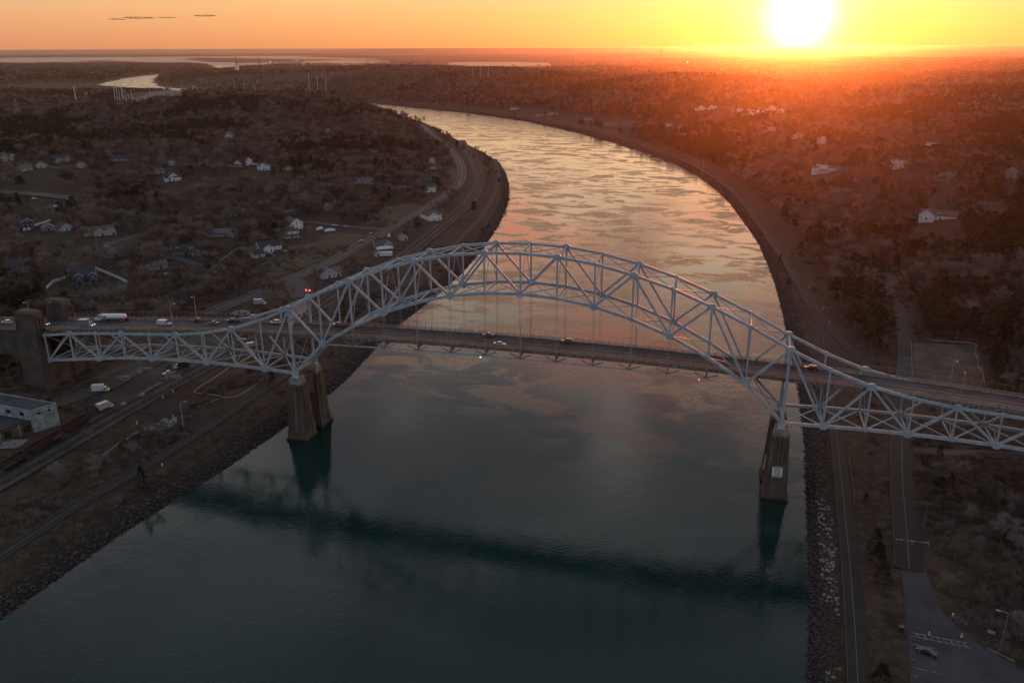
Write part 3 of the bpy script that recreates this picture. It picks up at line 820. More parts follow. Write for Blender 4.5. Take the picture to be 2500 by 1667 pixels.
def road(name, px, w, m, lines=(), step=4.0, clear=3.0, wfun=None, dz=0.14):
    S = smooth(path_xy(px), step)
    o = drape(name, S, w, m, dz, wfun=wfun); tag(o, kind='structure')
    a1, a2 = offset(S, w / 2), offset(S, -w / 2)
    zs = np.maximum(np.maximum(H(a1[:, 0], a1[:, 1]), H(a2[:, 0], a2[:, 1])), H(S[:, 0], S[:, 1]))
    for off, lw, lm, dash in lines:
        L = offset(S, off * w / 2)
        if dash:
            for i in range(0, len(L) - 2, 3): drape('lane_dash', L[i:i + 2], lw, lm, dz + 0.03, o, zs=zs[i:i + 2])
        else: drape('edge_line' if abs(off) > 0.3 else 'centre_line', L, lw, lm, dz + 0.03, o, zs=zs)
    ROADS.append((S, w / 2 + clear))
    ZSOF[name] = zs
    return S
M_pline = mat('faded_path_line', (0.20, 0.17, 0.13), 0.8, 0, 0.4, 0.9)
M_gravel = mat('gravel', (0.070, 0.062, 0.056), 0.95, 0, 0.3, 0.12, bump=0.5, col2=(0.032, 0.027, 0.024))
M_sand = mat('sandy_verge', (0.105, 0.086, 0.070), 0.95, 0, 0.35, 0.10, col2=(0.052, 0.042, 0.034))
M_grass = mat('winter_lawn', (0.072, 0.064, 0.030), 0.95, 0, 0.3, 0.12, col2=(0.050, 0.036, 0.022))
main_road = road('canal_road', [(1035, 305), (1058, 328), (1080, 348), (1112, 375), (1128, 400), (1131, 430), (1118, 455), (1092, 475), (1066, 492), (1030, 514), (990, 535), (950, 560), (915, 580), (870, 602), (830, 625),
                 (780, 648), (730, 669), (680, 690), (620, 716), (560, 738), (500, 762)], 11.5, M_road, [(0.0, 0.35, M_yell, False), (0.85, 0.18, M_line, False), (-0.85, 0.18, M_line, False)])
road('side_street', [(750, 538), (800, 544), (835, 549), (871, 552), (925, 557), (950, 558)], 9, M_road, [(0, 0.3, M_yell, False)])
road('highway', [(-60, 455), (0, 458), (90, 466), (185, 478)], 17, M_road, [(0.0, 0.4, M_line, False), (0.5, 0.2, M_line, True)], step=12)
road('slip_road', [(30, 520), (90, 505), (150, 492), (200, 484)], 7, M_road)
road('village_street', [(205, 602), (240, 592), (290, 582), (340, 567), (375, 563)], 8, M_road)
road('village_lane', [(240, 592), (303, 604), (348, 612), (420, 620), (475, 636), (540, 646), (600, 660)], 7, M_road)
road('house_drive', [(180, 728), (230, 724), (275, 712), (300, 695), (300, 680)], 7, M_road)
road('yard_apron', [(712, 680), (725, 690), (736, 705), (742, 722)], 15, M_road, clear=1)
road('cul_de_sac', [(150, 402), (185, 395), (210, 392), (226, 386), (215, 379), (195, 381)], 5, M_road, clear=1)
road('railway_bed', [(1125, 330), (1136, 355), (1155, 383), (1166, 410), (1173, 436), (1168, 462), (1150, 490), (1103, 534), (1060, 568), (1000, 615), (920, 665), (840, 705), (760, 755), (690, 796), (600, 838), (506, 884),
                     (420, 928), (314, 985), (200, 1050), (100, 1107), (0, 1163), (-60, 1195)], 13, M_gravel, clear=2)
RAIL_S = ROADS[-1][0]
L_path = road('canal_path', [(1196, 362), (1209, 385), (1218, 411), (1220, 436), (1211, 472), (1175, 534), (1139, 568), (1117, 592), (1050, 640), (960, 712), (860, 792), (760, 868), (700, 910), (662, 936), (600, 975), (524, 1026), (440, 1078), (361, 1127), (280, 1173),
                     (202, 1214), (100, 1280), (0, 1345), (-60, 1385)], 5.0, M_path, [(0.0, 0.13, M_pline, False), (0.97, 0.22, M_sand, False), (-0.97, 0.22, M_sand, False)], clear=3)
R_path = road('bank_path', [(2094, 1720), (2089, 1667), (2082, 1540), (2073, 1407), (2062, 1280), (2051, 1172), (2040, 1057), (2028, 967), (2016, 890), (2010, 830), (2005, 797), (1984, 760), (1948, 696), (1923, 655), (1880, 592), (1850, 548), (1818, 503), (1778, 462),
                    (1700, 412), (1600, 367), (1500, 333), (1400, 308), (1300, 286), (1200, 267), (1100, 257)], 5.2, M_path, [(0.05, 0.12, M_pline, False), (0.95, 0.2, M_sand, False)], clear=6)
S10 = road('access_road', [(2215, 1400), (2212, 1340), (2206, 1255), (2200, 1172), (2200, 1075), (2200, 1000), (2203, 945)], 8.2, M_path, [(0.0, 0.15, M_pline, False), (0.98, 0.25, M_sand, False)], clear=2)
road('gravel_track', [(2203, 945), (2207, 910), (2209, 870), (2207, 819), (2203, 783), (2186, 750), (2160, 730), (2172, 714), (2180, 690), (2155, 671)], 7.0, M_gravel, clear=2)
road('boat_ramp_road', [(1985, 748), (2010, 783), (2040, 820), (2075, 858), (2105, 885), (2150, 920), (2190, 945)], 6.5, M_path, [(0.3, 0.12, M_pline, False)], dz=0.11)
road('sand_track', [(2235, 1108), (2320, 1112), (2400, 1116), (2520, 1124)], 5.5, M_sand, clear=2)
road('haul_track', [(60, 1010), (150, 975), (250, 940), (350, 890), (440, 845), (520, 800)], 9, M_gravel, clear=4)

# parking lot
def lot(name, px, m, dz=0.1, kind='structure', poly=None):
    P = [at(*p) for p in px] if poly is None else poly
    z = max(hz(p.x, p.y) for p in P); zc = float(np.median([hz(p.x, p.y) for p in P])) + dz
    n = len(P)
    cx_ = sum(p.x for p in P) / n; cy__ = sum(p.y for p in P) / n
    rings = 6; vs = []; fs = []
    Pd = []
    for i in range(n):
        a, b = P[i], P[(i + 1) % n]
        k = max(1, int((b - a).length / 4))
        for t in range(k): Pd.append(a.lerp(b, t / k))
    n = len(Pd)
    for r in range(rings + 1):
        for p in Pd:
            x = cx_ + (p.x - cx_) * r / rings; y = cy__ + (p.y - cy__) * r / rings
            vs.append((x, y, hz(x, y) + dz))
    for r in range(rings):
        for i in range(n): fs.append((r * n + i, r * n + (i + 1) % n, (r + 1) * n + (i + 1) % n, (r + 1) * n + i))
    mb = MB(); mb.v = vs; mb.f = fs
    o = mb.build(name, m); tag(o, kind=kind)
    return o
CLEAR = []   # polygons (world) without trees
def clearing(px): 
    P = [at(*p) for p in px]; CLEAR.append(np.array([(p.x, p.y) for p in P])); return P
pk = [(2196, 1372), (2249, 1376), (2260, 1440), (2300, 1505), (2370, 1572), (2460, 1628), (2530, 1660), (2540, 1760), (2232, 1760), (2215, 1667), (2206, 1530), (2200, 1450)]
lot('parking_lot', pk, M_road, 0.12); clearing(pk)
def ground_line(name, a, b, w, m, dz=0.17, parent=None):
    A, B = at(*a), at(*b); S = np.array([(A.x + (B.x - A.x) * t, A.y + (B.y - A.y) * t) for t in np.linspace(0, 1, 5)])
    o = drape(name, S, w, m, dz, parent); return o
plot = bpy.data.objects['parking_lot']
def z5(x, y): return (2080 + x / 5.6, 1380 + y / 5.6)
for a, b in (((770, 960), (1540, 1112)), ((890, 1035), (1600, 1178)), ((770, 960), (830, 970))):
    ground_line('marking', z5(*a), z5(*b), 0.13, M_line, 0.17, plot)
for i in range(8):
    a = (840 + i * 92, 975 + i * 18); b = (a[0] + 62, a[1] + 66 + i * 1.5)
    ground_line('marking', z5(*a), z5(*b), 0.13, M_line, 0.17, plot)
for a, b in (((765, 1108), (870, 1135)), ((920, 1150), (1110, 1187)), ((765, 1005), (865, 1028)), ((785, 1330), (830, 1338)), ((1030, 1380), (1140, 1405)), ((805, 1440), (985, 1485)), ((1030, 1493), (1155, 1527)), ((805, 1555), (870, 1568)), ((1065, 1280), (1120, 1290))):
    ground_line('marking', z5(*a), z5(*b), 0.12, M_line, 0.17, plot)
lot('worksite', [(2228, 843), (2385, 852), (2400, 905), (2408, 968), (2232, 968)], M_sand, 0.08)
clearing([(2222, 838), (2385, 845), (2412, 905), (2430, 1000), (2222, 1000)])
lot('brown_stockpile_pad', [(2335, 915), (2398, 915), (2404, 955), (2330, 955)], mat('brown_earth', (0.10, 0.052, 0.025), 0.95, 0, 0.3, 0.4), 0.13)
# lawns and open ground
for nm, px in (('lawn', [(640, 640), (700, 600), (780, 585), (840, 600), (770, 640), (680, 670), (630, 668)]), ('lawn', [(800, 565), (930, 572), (880, 595), (820, 618), (780, 590)]),
               ('lawn', [(640, 700), (700, 690), (720, 705), (690, 722), (630, 728)]), ('lawn', [(1100, 410), (1122, 412), (1112, 440), (1085, 445)]),
               ('lawn', [(940, 505), (1010, 492), (1030, 505), (960, 535), (900, 545)]), ('lawn', [(265, 600), (360, 590), (370, 605), (320, 610)]),
               ('lawn', [(2095, 425), (2070, 405), (2040, 435), (2060, 445), (2110, 440)]), ('lawn', [(0, 380), (40, 372), (110, 385), (60, 395), (0, 392)]),
               ('lawn', [(295, 650), (345, 640), (350, 660), (310, 668)])):
    P = [at(*p) for p in px]; CLEAR.append(np.array([(p.x, p.y) for p in P])); lot(nm, None, M_grass, 0.10, poly=P)
lot('gravel_yard', [(120, 980), (330, 985), (560, 845), (560, 800), (330, 870), (200, 925)], M_gravel, 0.06)
lot('tarmac_patch', [(330, 985), (400, 975), (520, 1000), (520, 1025), (455, 1030), (400, 1005), (340, 1000)], M_path, 0.09)
lot('stone_heap_pad', [(348, 1040), (400, 1015), (430, 1012), (430, 1028), (395, 1052), (365, 1056)], M_conc2, 0.12)
lot('dark_patch', [(250, 920), (370, 915), (350, 950), (240, 948)], M_path, 0.10)
clearing([(-80, 880), (190, 820), (560, 760), (800, 720), (760, 850), (560, 1040), (200, 1010), (-80, 1080)])
clearing([(1900, 1700), (1930, 1000), (1935, 800), (2010, 780), (2120, 930), (2260, 960), (2520, 1010), (2560, 1130), (2235, 1130), (2240, 1330), (2280, 1480), (2520, 1620), (2540, 1750)])
clearing([(1960, 700), (1985, 700), (2060, 820), (2100, 870), (2180, 930), (2080, 900), (1990, 760)])
clearing([(2000, 985), (2520, 1130), (2540, 1190), (2240, 1200), (2230, 1000)])
# river side strip of the right bank and open ground of the left bank: handled by distance from the shore

# rail tracks with sleepers in the yard
railm = mat('rail_steel', (0.16, 0.12, 0.10), 0.5, 0.5, 0.3, 2); tiem = mat('sleeper_timber', (0.022, 0.018, 0.016), 0.9, 0, 0.3, 2)
for off, rng_ in ((2.6, (0, len(RAIL_S))), (-2.6, (int(len(RAIL_S) * 0.45), len(RAIL_S)))):
    S = offset(RAIL_S, off)[rng_[0]:rng_[1]]; zr = ZSOF['railway_bed'][rng_[0]:rng_[1]]
    tr = thing('railway_track', 'twin-railed railway track on grey ballast, ' + ('canal-side track of the pair' if off > 0 else 'inland track of the pair, beside the parked wagons'), 'railway track')
    for o2 in (-0.72, 0.72): drape('rail', offset(S, o2), 0.2, railm, 0.50, tr, zs=zr)
    L = np.cumsum(np.r_[0, np.linalg.norm(np.diff(S, axis=0), axis=1)]); tb = MB()
    for s in np.arange(0, L[-1], 1.05):
        x, y = np.interp(s, L, S[:, 0]), np.interp(s, L, S[:, 1]); x2, y2 = np.interp(s + 0.5, L, S[:, 0]), np.interp(s + 0.5, L, S[:, 1])
        d = np.array([x2 - x, y2 - y]); nrm = np.linalg.norm(d)
        if nrm < 1e-6: continue
        d /= nrm; n_ = np.array([-d[1], d[0]])
        z = float(np.interp(s, L, zr)) + 0.24
        tb.beam((x - n_[0] * 1.3, y - n_[1] * 1.3, z), (x + n_[0] * 1.3, y + n_[1] * 1.3, z), 0.5, 0.16)
    tb.build('sleepers', tiem, tr)['kind'] = 'stuff'

# ------------------------------------------------------------------ vehicles
WH = {}
def wheel_mesh(r, w):
    k = (r, w)
    if k not in WH:
        mb = MB(); n = 14
        mb.tube([(0, -w / 2, 0), (0, w / 2, 0)], r, n)
        WH[k] = mb.mesh('wheel', M_tyre)
        hb = MB().tube([(0, -w / 2 - 0.02, 0), (0, w / 2 + 0.02, 0)], r * 0.55, 10); WH[(r, w, 'h')] = hb.mesh('rim', M_galv)
    return WH[k], WH[(r, w, 'h')]
def add_wheels(root, xs, hw, r=0.34, w=0.24):
    wm, hm = wheel_mesh(r, w)
    for x in xs:
        for s in (-1, 1):
            o = link('wheel', wm, root, (x, s * hw, r)); link('rim', hm, o)
def cs(prof, w0, w1, m, name, root):
    """car shell from side profile [(x, z)...]; narrows upwards from half width w0 to w1"""
    zs = [z for _, z in prof]; lo, hi = min(zs), max(zs)
    n = len(prof); vs = []
    for s in (-1, 1):
        for x, z in prof:
            t = (z - lo) / (hi - lo); vs.append((x, s * (w0 + (w1 - w0) * t * t), z))
    fs = [tuple(range(n)), tuple(range(2 * n - 1, n - 1, -1))] + [(i, n + i, n + (i + 1) % n, (i + 1) % n) for i in range(n)]
    mb = MB(); mb.add(vs, fs); o = mb.build(name, m, root)
    bv = o.modifiers.new('soft', 'BEVEL'); bv.width = 0.07; bv.segments = 2; bv.limit_method = 'ANGLE'; bv.angle_limit = R(25)
    return o
def car(kind, colour, label, loc, rz, group=None, lights=False):
    """front towards +x"""
    nm = {'sedan': 'car', 'suv': 'suv', 'hatch': 'car', 'pickup': 'pickup_truck', 'van': 'van'}[kind]
    catn = {'sedan': 'car', 'suv': 'car', 'hatch': 'car', 'pickup': 'pickup truck', 'van': 'van'}[kind]
    t = thing(nm, label, catn, loc, rz, group)
    pm = mat('car_paint_%d_%d_%d' % tuple(int(c * 99) for c in colour), colour, 0.28, 0.35, 0.05, 1.0, spec=0.6, coat=0.6)
    if kind == 'sedan': L, body, cab, hw = 4.8, [(2.4, .35), (2.38, .72), (1.3, .92), (-1.55, .98), (-2.35, .93), (-2.4, .4)], [(1.25, .9), (0.45, 1.42), (-0.75, 1.44), (-1.65, .95)], 0.92
    elif kind == 'hatch': L, body, cab, hw = 4.3, [(2.1, .35), (2.08, .75), (1.2, .95), (-2.0, 1.0), (-2.12, .4)], [(1.15, .93), (0.4, 1.47), (-1.3, 1.47), (-1.98, .98)], 0.9
    elif kind == 'suv': L, body, cab, hw = 4.8, [(2.35, .4), (2.33, .9), (1.3, 1.08), (-2.3, 1.12), (-2.38, .45)], [(1.2, 1.06), (0.55, 1.68), (-1.75, 1.72), (-2.28, 1.1)], 0.95
    elif kind == 'pickup': L, body, cab, hw = 5.6, [(2.75, .45), (2.72, 1.0), (1.5, 1.16), (-2.75, 1.16), (-2.8, .5)], [(1.45, 1.13), (0.8, 1.8), (-0.6, 1.84), (-0.85, 1.13)], 0.98
    else: L, body, cab, hw = 5.9, [(2.9, .4), (2.9, 1.0), (2.35, 1.35), (1.35, 2.3), (1.0, 2.5), (-2.75, 2.5), (-2.95, 2.2), (-2.95, .45)], [(2.42, 1.32), (1.62, 2.12), (1.1, 2.12), (1.1, 1.32)], 1.0
    cs(body, hw, hw * (0.9 if kind != 'van' else 0.92), pm, 'body', t)
    if kind == 'van':
        g = MB().add([(2.40, -0.8, 1.36), (2.40, 0.8, 1.36), (1.42, 0.78, 2.28), (1.42, -0.78, 2.28)], [(0, 1, 2, 3)]); 
        g.v = [(x + 0.06, y, z + 0.06) for x, y, z in g.v]; g.build('windscreen', M_dark, t)
        for s in (-1, 1): MB().box(1.1, 2.0, min(s * 0.95, s * 1.01), max(s * 0.95, s * 1.01), 1.35, 1.9).build('side_window', M_dark, t)
        MB().box(-2.6, 0.9, -0.8, 0.8, 2.49, 2.53).build('roof_panel', pm, t)
    else:
        cs(cab, hw * 0.9, hw * 0.72, M_dark, 'windows', t)
        xs = [p[0] for p in cab]; zt = max(p[1] for p in cab)
        a, b = sorted([p[0] for p in cab if p[1] > zt - 0.08])
        MB().frustum((a - 0.02, b + 0.02, -hw * 0.73, hw * 0.73), zt - 0.03, (a + 0.08, b - 0.08, -hw * 0.66, hw * 0.66), zt + 0.05).build('roof', pm, t)
        pl = MB(); xm = (a + b) / 2
        for s in (-1, 1): pl.beam((xm, s * hw * 0.9, body[2][1]), (xm, s * hw * 0.72, zt), 0.1, 0.05)
        pl.build('pillars', pm, t)
    if kind == 'pickup':
        MB().box(-2.6, -0.95, -0.8, 0.8, 1.12, 1.19).build('cargo_bed', mat('bed_liner', (0.02, 0.02, 0.02), 0.8), t)
    f = max(p[0] for p in body); r = min(p[0] for p in body)
    zl = 0.68 if kind in ('sedan', 'hatch') else 0.85
    for s in (-1, 1):
        MB().box(f - 0.12, f + 0.03, min(s * 0.5, s * 0.85), max(s * 0.5, s * 0.85), zl - 0.09, zl + 0.09).build('headlight', M_head if lights else M_galv, t)
        MB().box(r - 0.03, r + 0.12, min(s * 0.55, s * 0.88), max(s * 0.55, s * 0.88), zl + 0.05, zl + 0.25).build('tail_light', M_tail, t)
    rr = 0.34 if kind in ('sedan', 'hatch') else 0.39
    add_wheels(t, (L * 0.31, -L * 0.31), hw - 0.1, rr)
    return t
def on_deck(px, py, lane, fn, *a, **k):
    p = along(px, py, lane)
    z = zd(p.x) + 0.01; sl_ = -math.atan2(zd(p.x + 2) - zd(p.x - 2), 4)
    o = fn(*a, loc=(p.x, lane, z), **k)
    o.rotation_mode = 'XYZ'
    ry = sl_ if abs(o.rotation_euler.z) < 1 else -sl_
    o.rotation_euler = (0, ry, o.rotation_euler.z)
    return o
FAR1, FAR2, NR1, NR2 = 12.7, 9.5, 6.7, 3.6
def box_truck(label, loc, rz, colour=(0.6, 0.6, 0.6), dark_door=False, lights=False, length=7.0):
    t = thing('box_truck', label, 'truck', loc, rz)
    bm = mat('box_body_%d' % int(colour[0] * 99), colour, 0.5, 0, 0.12, 0.6); cm_ = mat('cab_white', (0.62, 0.63, 0.64), 0.4, 0.1, 0.06, 1, coat=0.4)
    h = length / 2
    MB().box(-h, h - 2.0, -1.2, 1.2, 0.95, 3.5).build('cargo_box', bm, t)
    MB().box(-h + 0.05, h - 2.05, -1.12, 1.12, 3.5, 3.56).build('box_roof', M_white, t)
    cs([(h, .5), (h, 1.25), (h - 0.55, 1.5), (h - 0.95, 2.35), (h - 1.85, 2.4), (h - 1.85, .5)], 1.02, 0.92, cm_, 'cab', t)
    MB().add([(h - 0.50, -0.85, 1.55), (h - 0.50, 0.85, 1.55), (h - 0.88, 0.8, 2.28), (h - 0.88, -0.8, 2.28)], [(0, 1, 2, 3)]).build('windscreen', M_dark, t)
    for s in (-1, 1):
        MB().box(h - 1.6, h - 0.85, min(s * 0.93, s * 1.03), max(s * 0.93, s * 1.03), 1.55, 2.1).build('side_window', M_dark, t)
        MB().box(h - 0.02, h + 0.04, min(s * .6, s * .95), max(s * .6, s * .95), 0.85, 1.1).build('headlight', M_head if lights else M_galv, t)
    MB().box(-h, h - 0.3, -0.45, 0.45, 0.5, 0.93).build('chassis', M_tyre, t)
    if dark_door: MB().box(-h - 0.05, -h - 0.01, -1.05, 1.05, 1.0, 2.3).build('rear_door', M_tyre, t)
    add_wheels(t, (h - 1.1, -h + 1.3), 0.95, 0.44, 0.3)
    return t
def tanker(label, loc, rz):
    t = thing('tanker_truck', label, 'tanker truck', loc, rz)
    wh = mat('tank_white', (0.66, 0.72, 0.74), 0.35, 0.1, 0.08, 0.5, coat=0.3); cb = mat('cab_white')if 'cab_white' in _mats else mat('cab_white', (0.62, 0.63, 0.64), 0.4)
    MB().tube([(-7.4, 0, 2.2), (-7.1, 0, 2.2), (-6.7, 0, 2.2), (4.0, 0, 2.2), (4.4, 0, 2.2), (4.7, 0, 2.2)], [0.5, 0.95, 1.22, 1.22, 0.95, 0.5], 18).build('tank', wh, t)
    MB().box(2.0, 3.6, -1.235, -1.2, 1.9, 2.7).build('blue_placard', mat('placard_blue', (0.05, 0.16, 0.30), 0.5), t)
    MB().box(2.0, 3.6, 1.2, 1.235, 1.9, 2.7).build('blue_placard', _mats['placard_blue'], t)
    MB().box(-7.3, 4.5, -0.5, 0.5, 0.75, 1.05).build('trailer_frame', M_tyre, t)
    red = mat('truck_red', (0.32, 0.05, 0.04), 0.5)
    MB().box(-7.5, -5.6, -1.2, -0.9, 0.9, 1.3).box(-7.5, -5.6, 0.9, 1.2, 0.9, 1.3).build('mudguard', red, t)
    MB().box(2.2, 5.2, -1.1, 1.1, 0.7, 1.0).build('tractor_frame', red, t)
    cs([(8.6, .6), (8.55, 1.75), (6.9, 1.95), (6.5, 3.1), (5.1, 3.35), (5.1, .6)], 1.15, 1.0, cb, 'cab', t)
    MB().add([(6.94, -0.95, 2.0), (6.94, 0.95, 2.0), (6.58, 0.9, 2.95), (6.58, -0.9, 2.95)], [(0, 1, 2, 3)]).build('windscreen', M_dark, t)
    for s in (-1, 1):
        MB().box(5.5, 6.4, min(s * 1.02, s * 1.13), max(s * 1.02, s * 1.13), 2.0, 2.75).build('side_window', M_dark, t)
        MB().box(8.5, 8.64, min(s * .7, s * 1.0), max(s * .7, s * 1.0), 1.0, 1.3).build('headlight', M_galv, t)
        MB().tube([(5.0, s * 1.05, 1.0), (5.0, s * 1.05, 3.9)], 0.09, 8).build('exhaust_stack', M_galv, t)
    add_wheels(t, (7.6, 3.9, 2.6, -5.6, -6.9), 0.95, 0.5, 0.35)
    return t
on_deck(275, 769, FAR1 - 0.4, tanker, 'white tanker truck with a blue placard on its tank by the far railing', rz=PI)
on_deck(212, 779, NR2 + 0.4, box_truck, 'grey box truck with headlights on in the near lane behind the white tanker', rz=0, colour=(0.17, 0.19, 0.19), lights=True)
for px, py, ln, kd, c, rz, li, lb in (
    (16, 768, 9.0, 'suv', (0.55, 0.56, 0.58), PI, False, 'white sport utility car left of the tall concrete pylon on the viaduct'),
    (0, 776, 9.4, 'sedan', (0.02, 0.03, 0.05), 0, True, 'dark car cut by the left photo edge on the viaduct'),
    (107, 779, NR1, 'sedan', (0.40, 0.38, 0.34), 0, True, 'silver car with headlights on just right of the tall concrete pylon'),
    (402, 785, NR1, 'van', (0.62, 0.64, 0.70), 0, False, 'white high-roofed panel van in the near lanes beside a lamp post'),
    (484, 779, FAR1, 'hatch', (0.14, 0.05, 0.045), PI, False, 'dark red hatchback beside the far bridge railing'),
    (522, 787, FAR2, 'sedan', (0.15, 0.12, 0.11), PI, False, 'brown saloon car between the red hatchback and the black pickup'),
    (569, 781, FAR1, 'pickup', (0.015, 0.015, 0.018), PI, False, 'black pickup truck by the far railing where the truss dips to the deck'),
    (674, 786, FAR1, 'suv', (0.62, 0.63, 0.63), PI, False, 'white sport utility car seen through the truss left of the river pier post'),
    (828, 790, FAR1, 'pickup', (0.12, 0.10, 0.10), PI, False, 'dark grey pickup truck where the arch crosses the roadway'),
    (1193, 818, FAR1, 'sedan', (0.16, 0.15, 0.15), PI, False, 'grey saloon with red tail lights on the mid-span by the far railing'),
    (1220, 838, NR2, 'sedan', (0.40, 0.42, 0.43), 0, False, 'pale silver car in the near lane at mid-span'),
    (1385, 833, FAR1, 'suv', (0.10, 0.09, 0.075), PI, False, 'dark bronze sport utility car alone on the right half of the main span'),
    (1979, 908, FAR1, 'suv', (0.035, 0.02, 0.02), PI, False, 'dark maroon sport utility car beyond the right-hand pier')):
    on_deck(px, py, ln, car, kd, c, lb, rz=rz, lights=li)

def view_rz(p):
    return math.atan2(p.y - CAM[1], p.x - CAM[0]) - PI / 2     # local +y points away from the camera
def gcar(px, py, kd, c, lb, rel, group=None, lights=False):
    p = at(px, py); return car(kd, c, lb, (p.x, p.y, p.z + 0.15), view_rz(p) + R(rel), group, lights)
gcar(2256, 1603, 'sedan', (0.015, 0.022, 0.020), 'dark green saloon parked in the bay of the small car park', 171)
p = at(246, 949); box_truck('clean white box truck parked in the gravel yard', (p.x, p.y, p.z + 0.1), view_rz(p) - R(16), (0.60, 0.61, 0.66))
p = at(256, 992); box_truck('white box truck with a black rear door nearer the rail tracks', (p.x, p.y, p.z + 0.1), view_rz(p) + R(32), (0.38, 0.35, 0.34), True)
p = at(444, 893); box_truck('white lorry with a dark flatbed beside the tracks under the bridge', (p.x, p.y, p.z + 0.1), view_rz(p) + R(170), (0.035, 0.03, 0.03))
gcar(412, 908, 'pickup', (0.38, 0.37, 0.36), 'white work pickup among scrap beside the railway', 190)
p = at(636, 740); box_truck('grey and white tank lorry parked off the canal road', (p.x, p.y, p.z + 0.2), view_rz(p) - R(10), (0.36, 0.35, 0.35))
for px, py, kd, c, rel, lb in ((228, 743, 'suv', (0.16, 0.17, 0.18), 195, 'grey sport utility car parked behind the viaduct by the far pylon'),
        (883, 588, 'sedan', (0.30, 0.30, 0.31), 205, 'silver car on the canal road left of the white boats'),
        (909, 570, 'hatch', (0.20, 0.20, 0.21), 25, 'grey car at the road junction beside a bare tree'),
        (520, 662, 'sedan', (0.33, 0.33, 0.34), 20, 'pale car parked on the village lane'), (408, 667, 'suv', (0.10, 0.11, 0.12), 15, 'dark car by the small grey ranch house'),
        (262, 597, 'sedan', (0.42, 0.42, 0.42), 25, 'white car where the village street forks'),
        (695, 612, 'sedan', (0.10, 0.11, 0.13), -20, 'dark car in front of the white ranch house'), (660, 618, 'pickup', (0.28, 0.28, 0.27), -25, 'grey pickup beside the curved pale fence'),
        (1046, 474, 'sedan', (0.4, 0.4, 0.4), 5, 'white car below the white house with the green roof'), (1124, 452, 'sedan', (0.25, 0.2, 0.2), 60, 'oncoming car with its lights on at the road bend'),
        (88, 478, 'suv', (0.5, 0.5, 0.5), 10, 'white vehicle on the highway at the left edge'), (142, 500, 'van', (0.5, 0.5, 0.52), 5, 'white van beside the slip road'),
        (820, 549, 'sedan', (0.45, 0.45, 0.45), 8, 'white car parked along the side street'), (848, 552, 'hatch', (0.40, 0.40, 0.42), 8, 'second pale car along the side street'),
        (172, 480, 'sedan', (0.06, 0.06, 0.07), 10, 'black car at the end of the highway strip'), (615, 842, 'van', (0.42, 0.42, 0.42), 20, 'white van half hidden under the bridge beside the tracks'),
        (590, 828, 'sedan', (0.08, 0.10, 0.18), 25, 'blue car parked under the bridge'), (1020, 352, 'sedan', (0.5, 0.5, 0.5), 60, 'white car on the upper canal road')):
    gcar(px, py, kd, c, lb, rel, lights='lights on' in lb)
gi = 0
for px, py in ((1060, 331), (1064, 335), (1069, 339), (1074, 343), (1083, 352), (1090, 358), (1096, 363), (1105, 371)):
    gcar(px, py, 'sedan', (0.3, 0.3, 0.3), 'small car with lights on in the queue where the canal road curves', 120, 'cars queueing on the canal road', True)

# gondola wagons
def wagon(label, px0, px1, wall=(0.075, 0.030, 0.026)):
    a, b = at(*px0), at(*px1); c = (a + b) / 2; L = (b - a).length; rz = math.atan2(b.y - a.y, b.x - a.x)
    m = mat('wagon_red', wall, 0.85, 0, 0.4, 0.8, col2=(0.05, 0.022, 0.02)); t = thing('gondola_wagon', label, 'rail wagon', (c.x, c.y, max(hz(c.x, c.y), 5) + 0.3), rz)
    h = L / 2; w = MB()
    w.box(-h, h, -1.5, -1.38, 1.2, 3.1).box(-h, h, 1.38, 1.5, 1.2, 3.1).box(-h, -h + 0.12, -1.38, 1.38, 1.2, 3.1).box(h - 0.12, h, -1.38, 1.38, 1.2, 3.1).build('side_walls', m, t)
    MB().box(-h, h, -1.4, 1.4, 1.02, 1.22).build('floor_plate', M_tyre, t)
    n = max(4, int(L / 1.4)); 
    for i in range(n + 1):
        x = -h + 0.1 + (L - 0.2) * i / n
        for s in (-1, 1):
            o = MB().box(x - 0.07, x + 0.07, min(s * 1.5, s * 1.62), max(s * 1.5, s * 1.62), 1.1, 3.12).build('rib', m, t)
    for s in (-1, 1): MB().box(-h - 0.02, h + 0.02, min(s * 1.36, s * 1.62), max(s * 1.36, s * 1.62), 3.12, 3.24).build('top_rail', m, t)
    for x in (-h + 2.0, h - 2.0):
        bg = MB().box(x - 1.2, x + 1.2, -1.2, 1.2, 0.45, 1.0).build('bogie', M_tyre, t)
        for dx in (-0.85, 0.85):
            for s in (-1, 1): link('wheel', wheel_mesh(0.42, 0.14)[0], bg, (x + dx, s * 0.78, 0.42))
    return t
w1 = wagon('rust red open gondola wagon nearest the box trucks, rightmost of the three', (158, 1052), (212, 1022))
w2 = wagon('dull red gondola wagon with white lettering, middle of the three', (68, 1105), (148, 1062), (0.085, 0.035, 0.03))
w3 = wagon('red gondola wagon with green scrawls on its side, cut by the left edge', (8, 1142), (60, 1112))
text_mesh('BNDJC', 1.5, mat('faded_letter', (0.22, 0.19, 0.13), 0.8), w2, (5.0 if w2 else 0, -1.66, 2.05), (PI / 2, 0, 0))
MB().box(-6.5, -1.0, -1.66, -1.63, 1.5, 2.6).build('green_scrawl', mat('graffiti_green', (0.03, 0.075, 0.06), 0.8, 0, 0.7, 2.5, col2=(0.10, 0.035, 0.03)), w3)
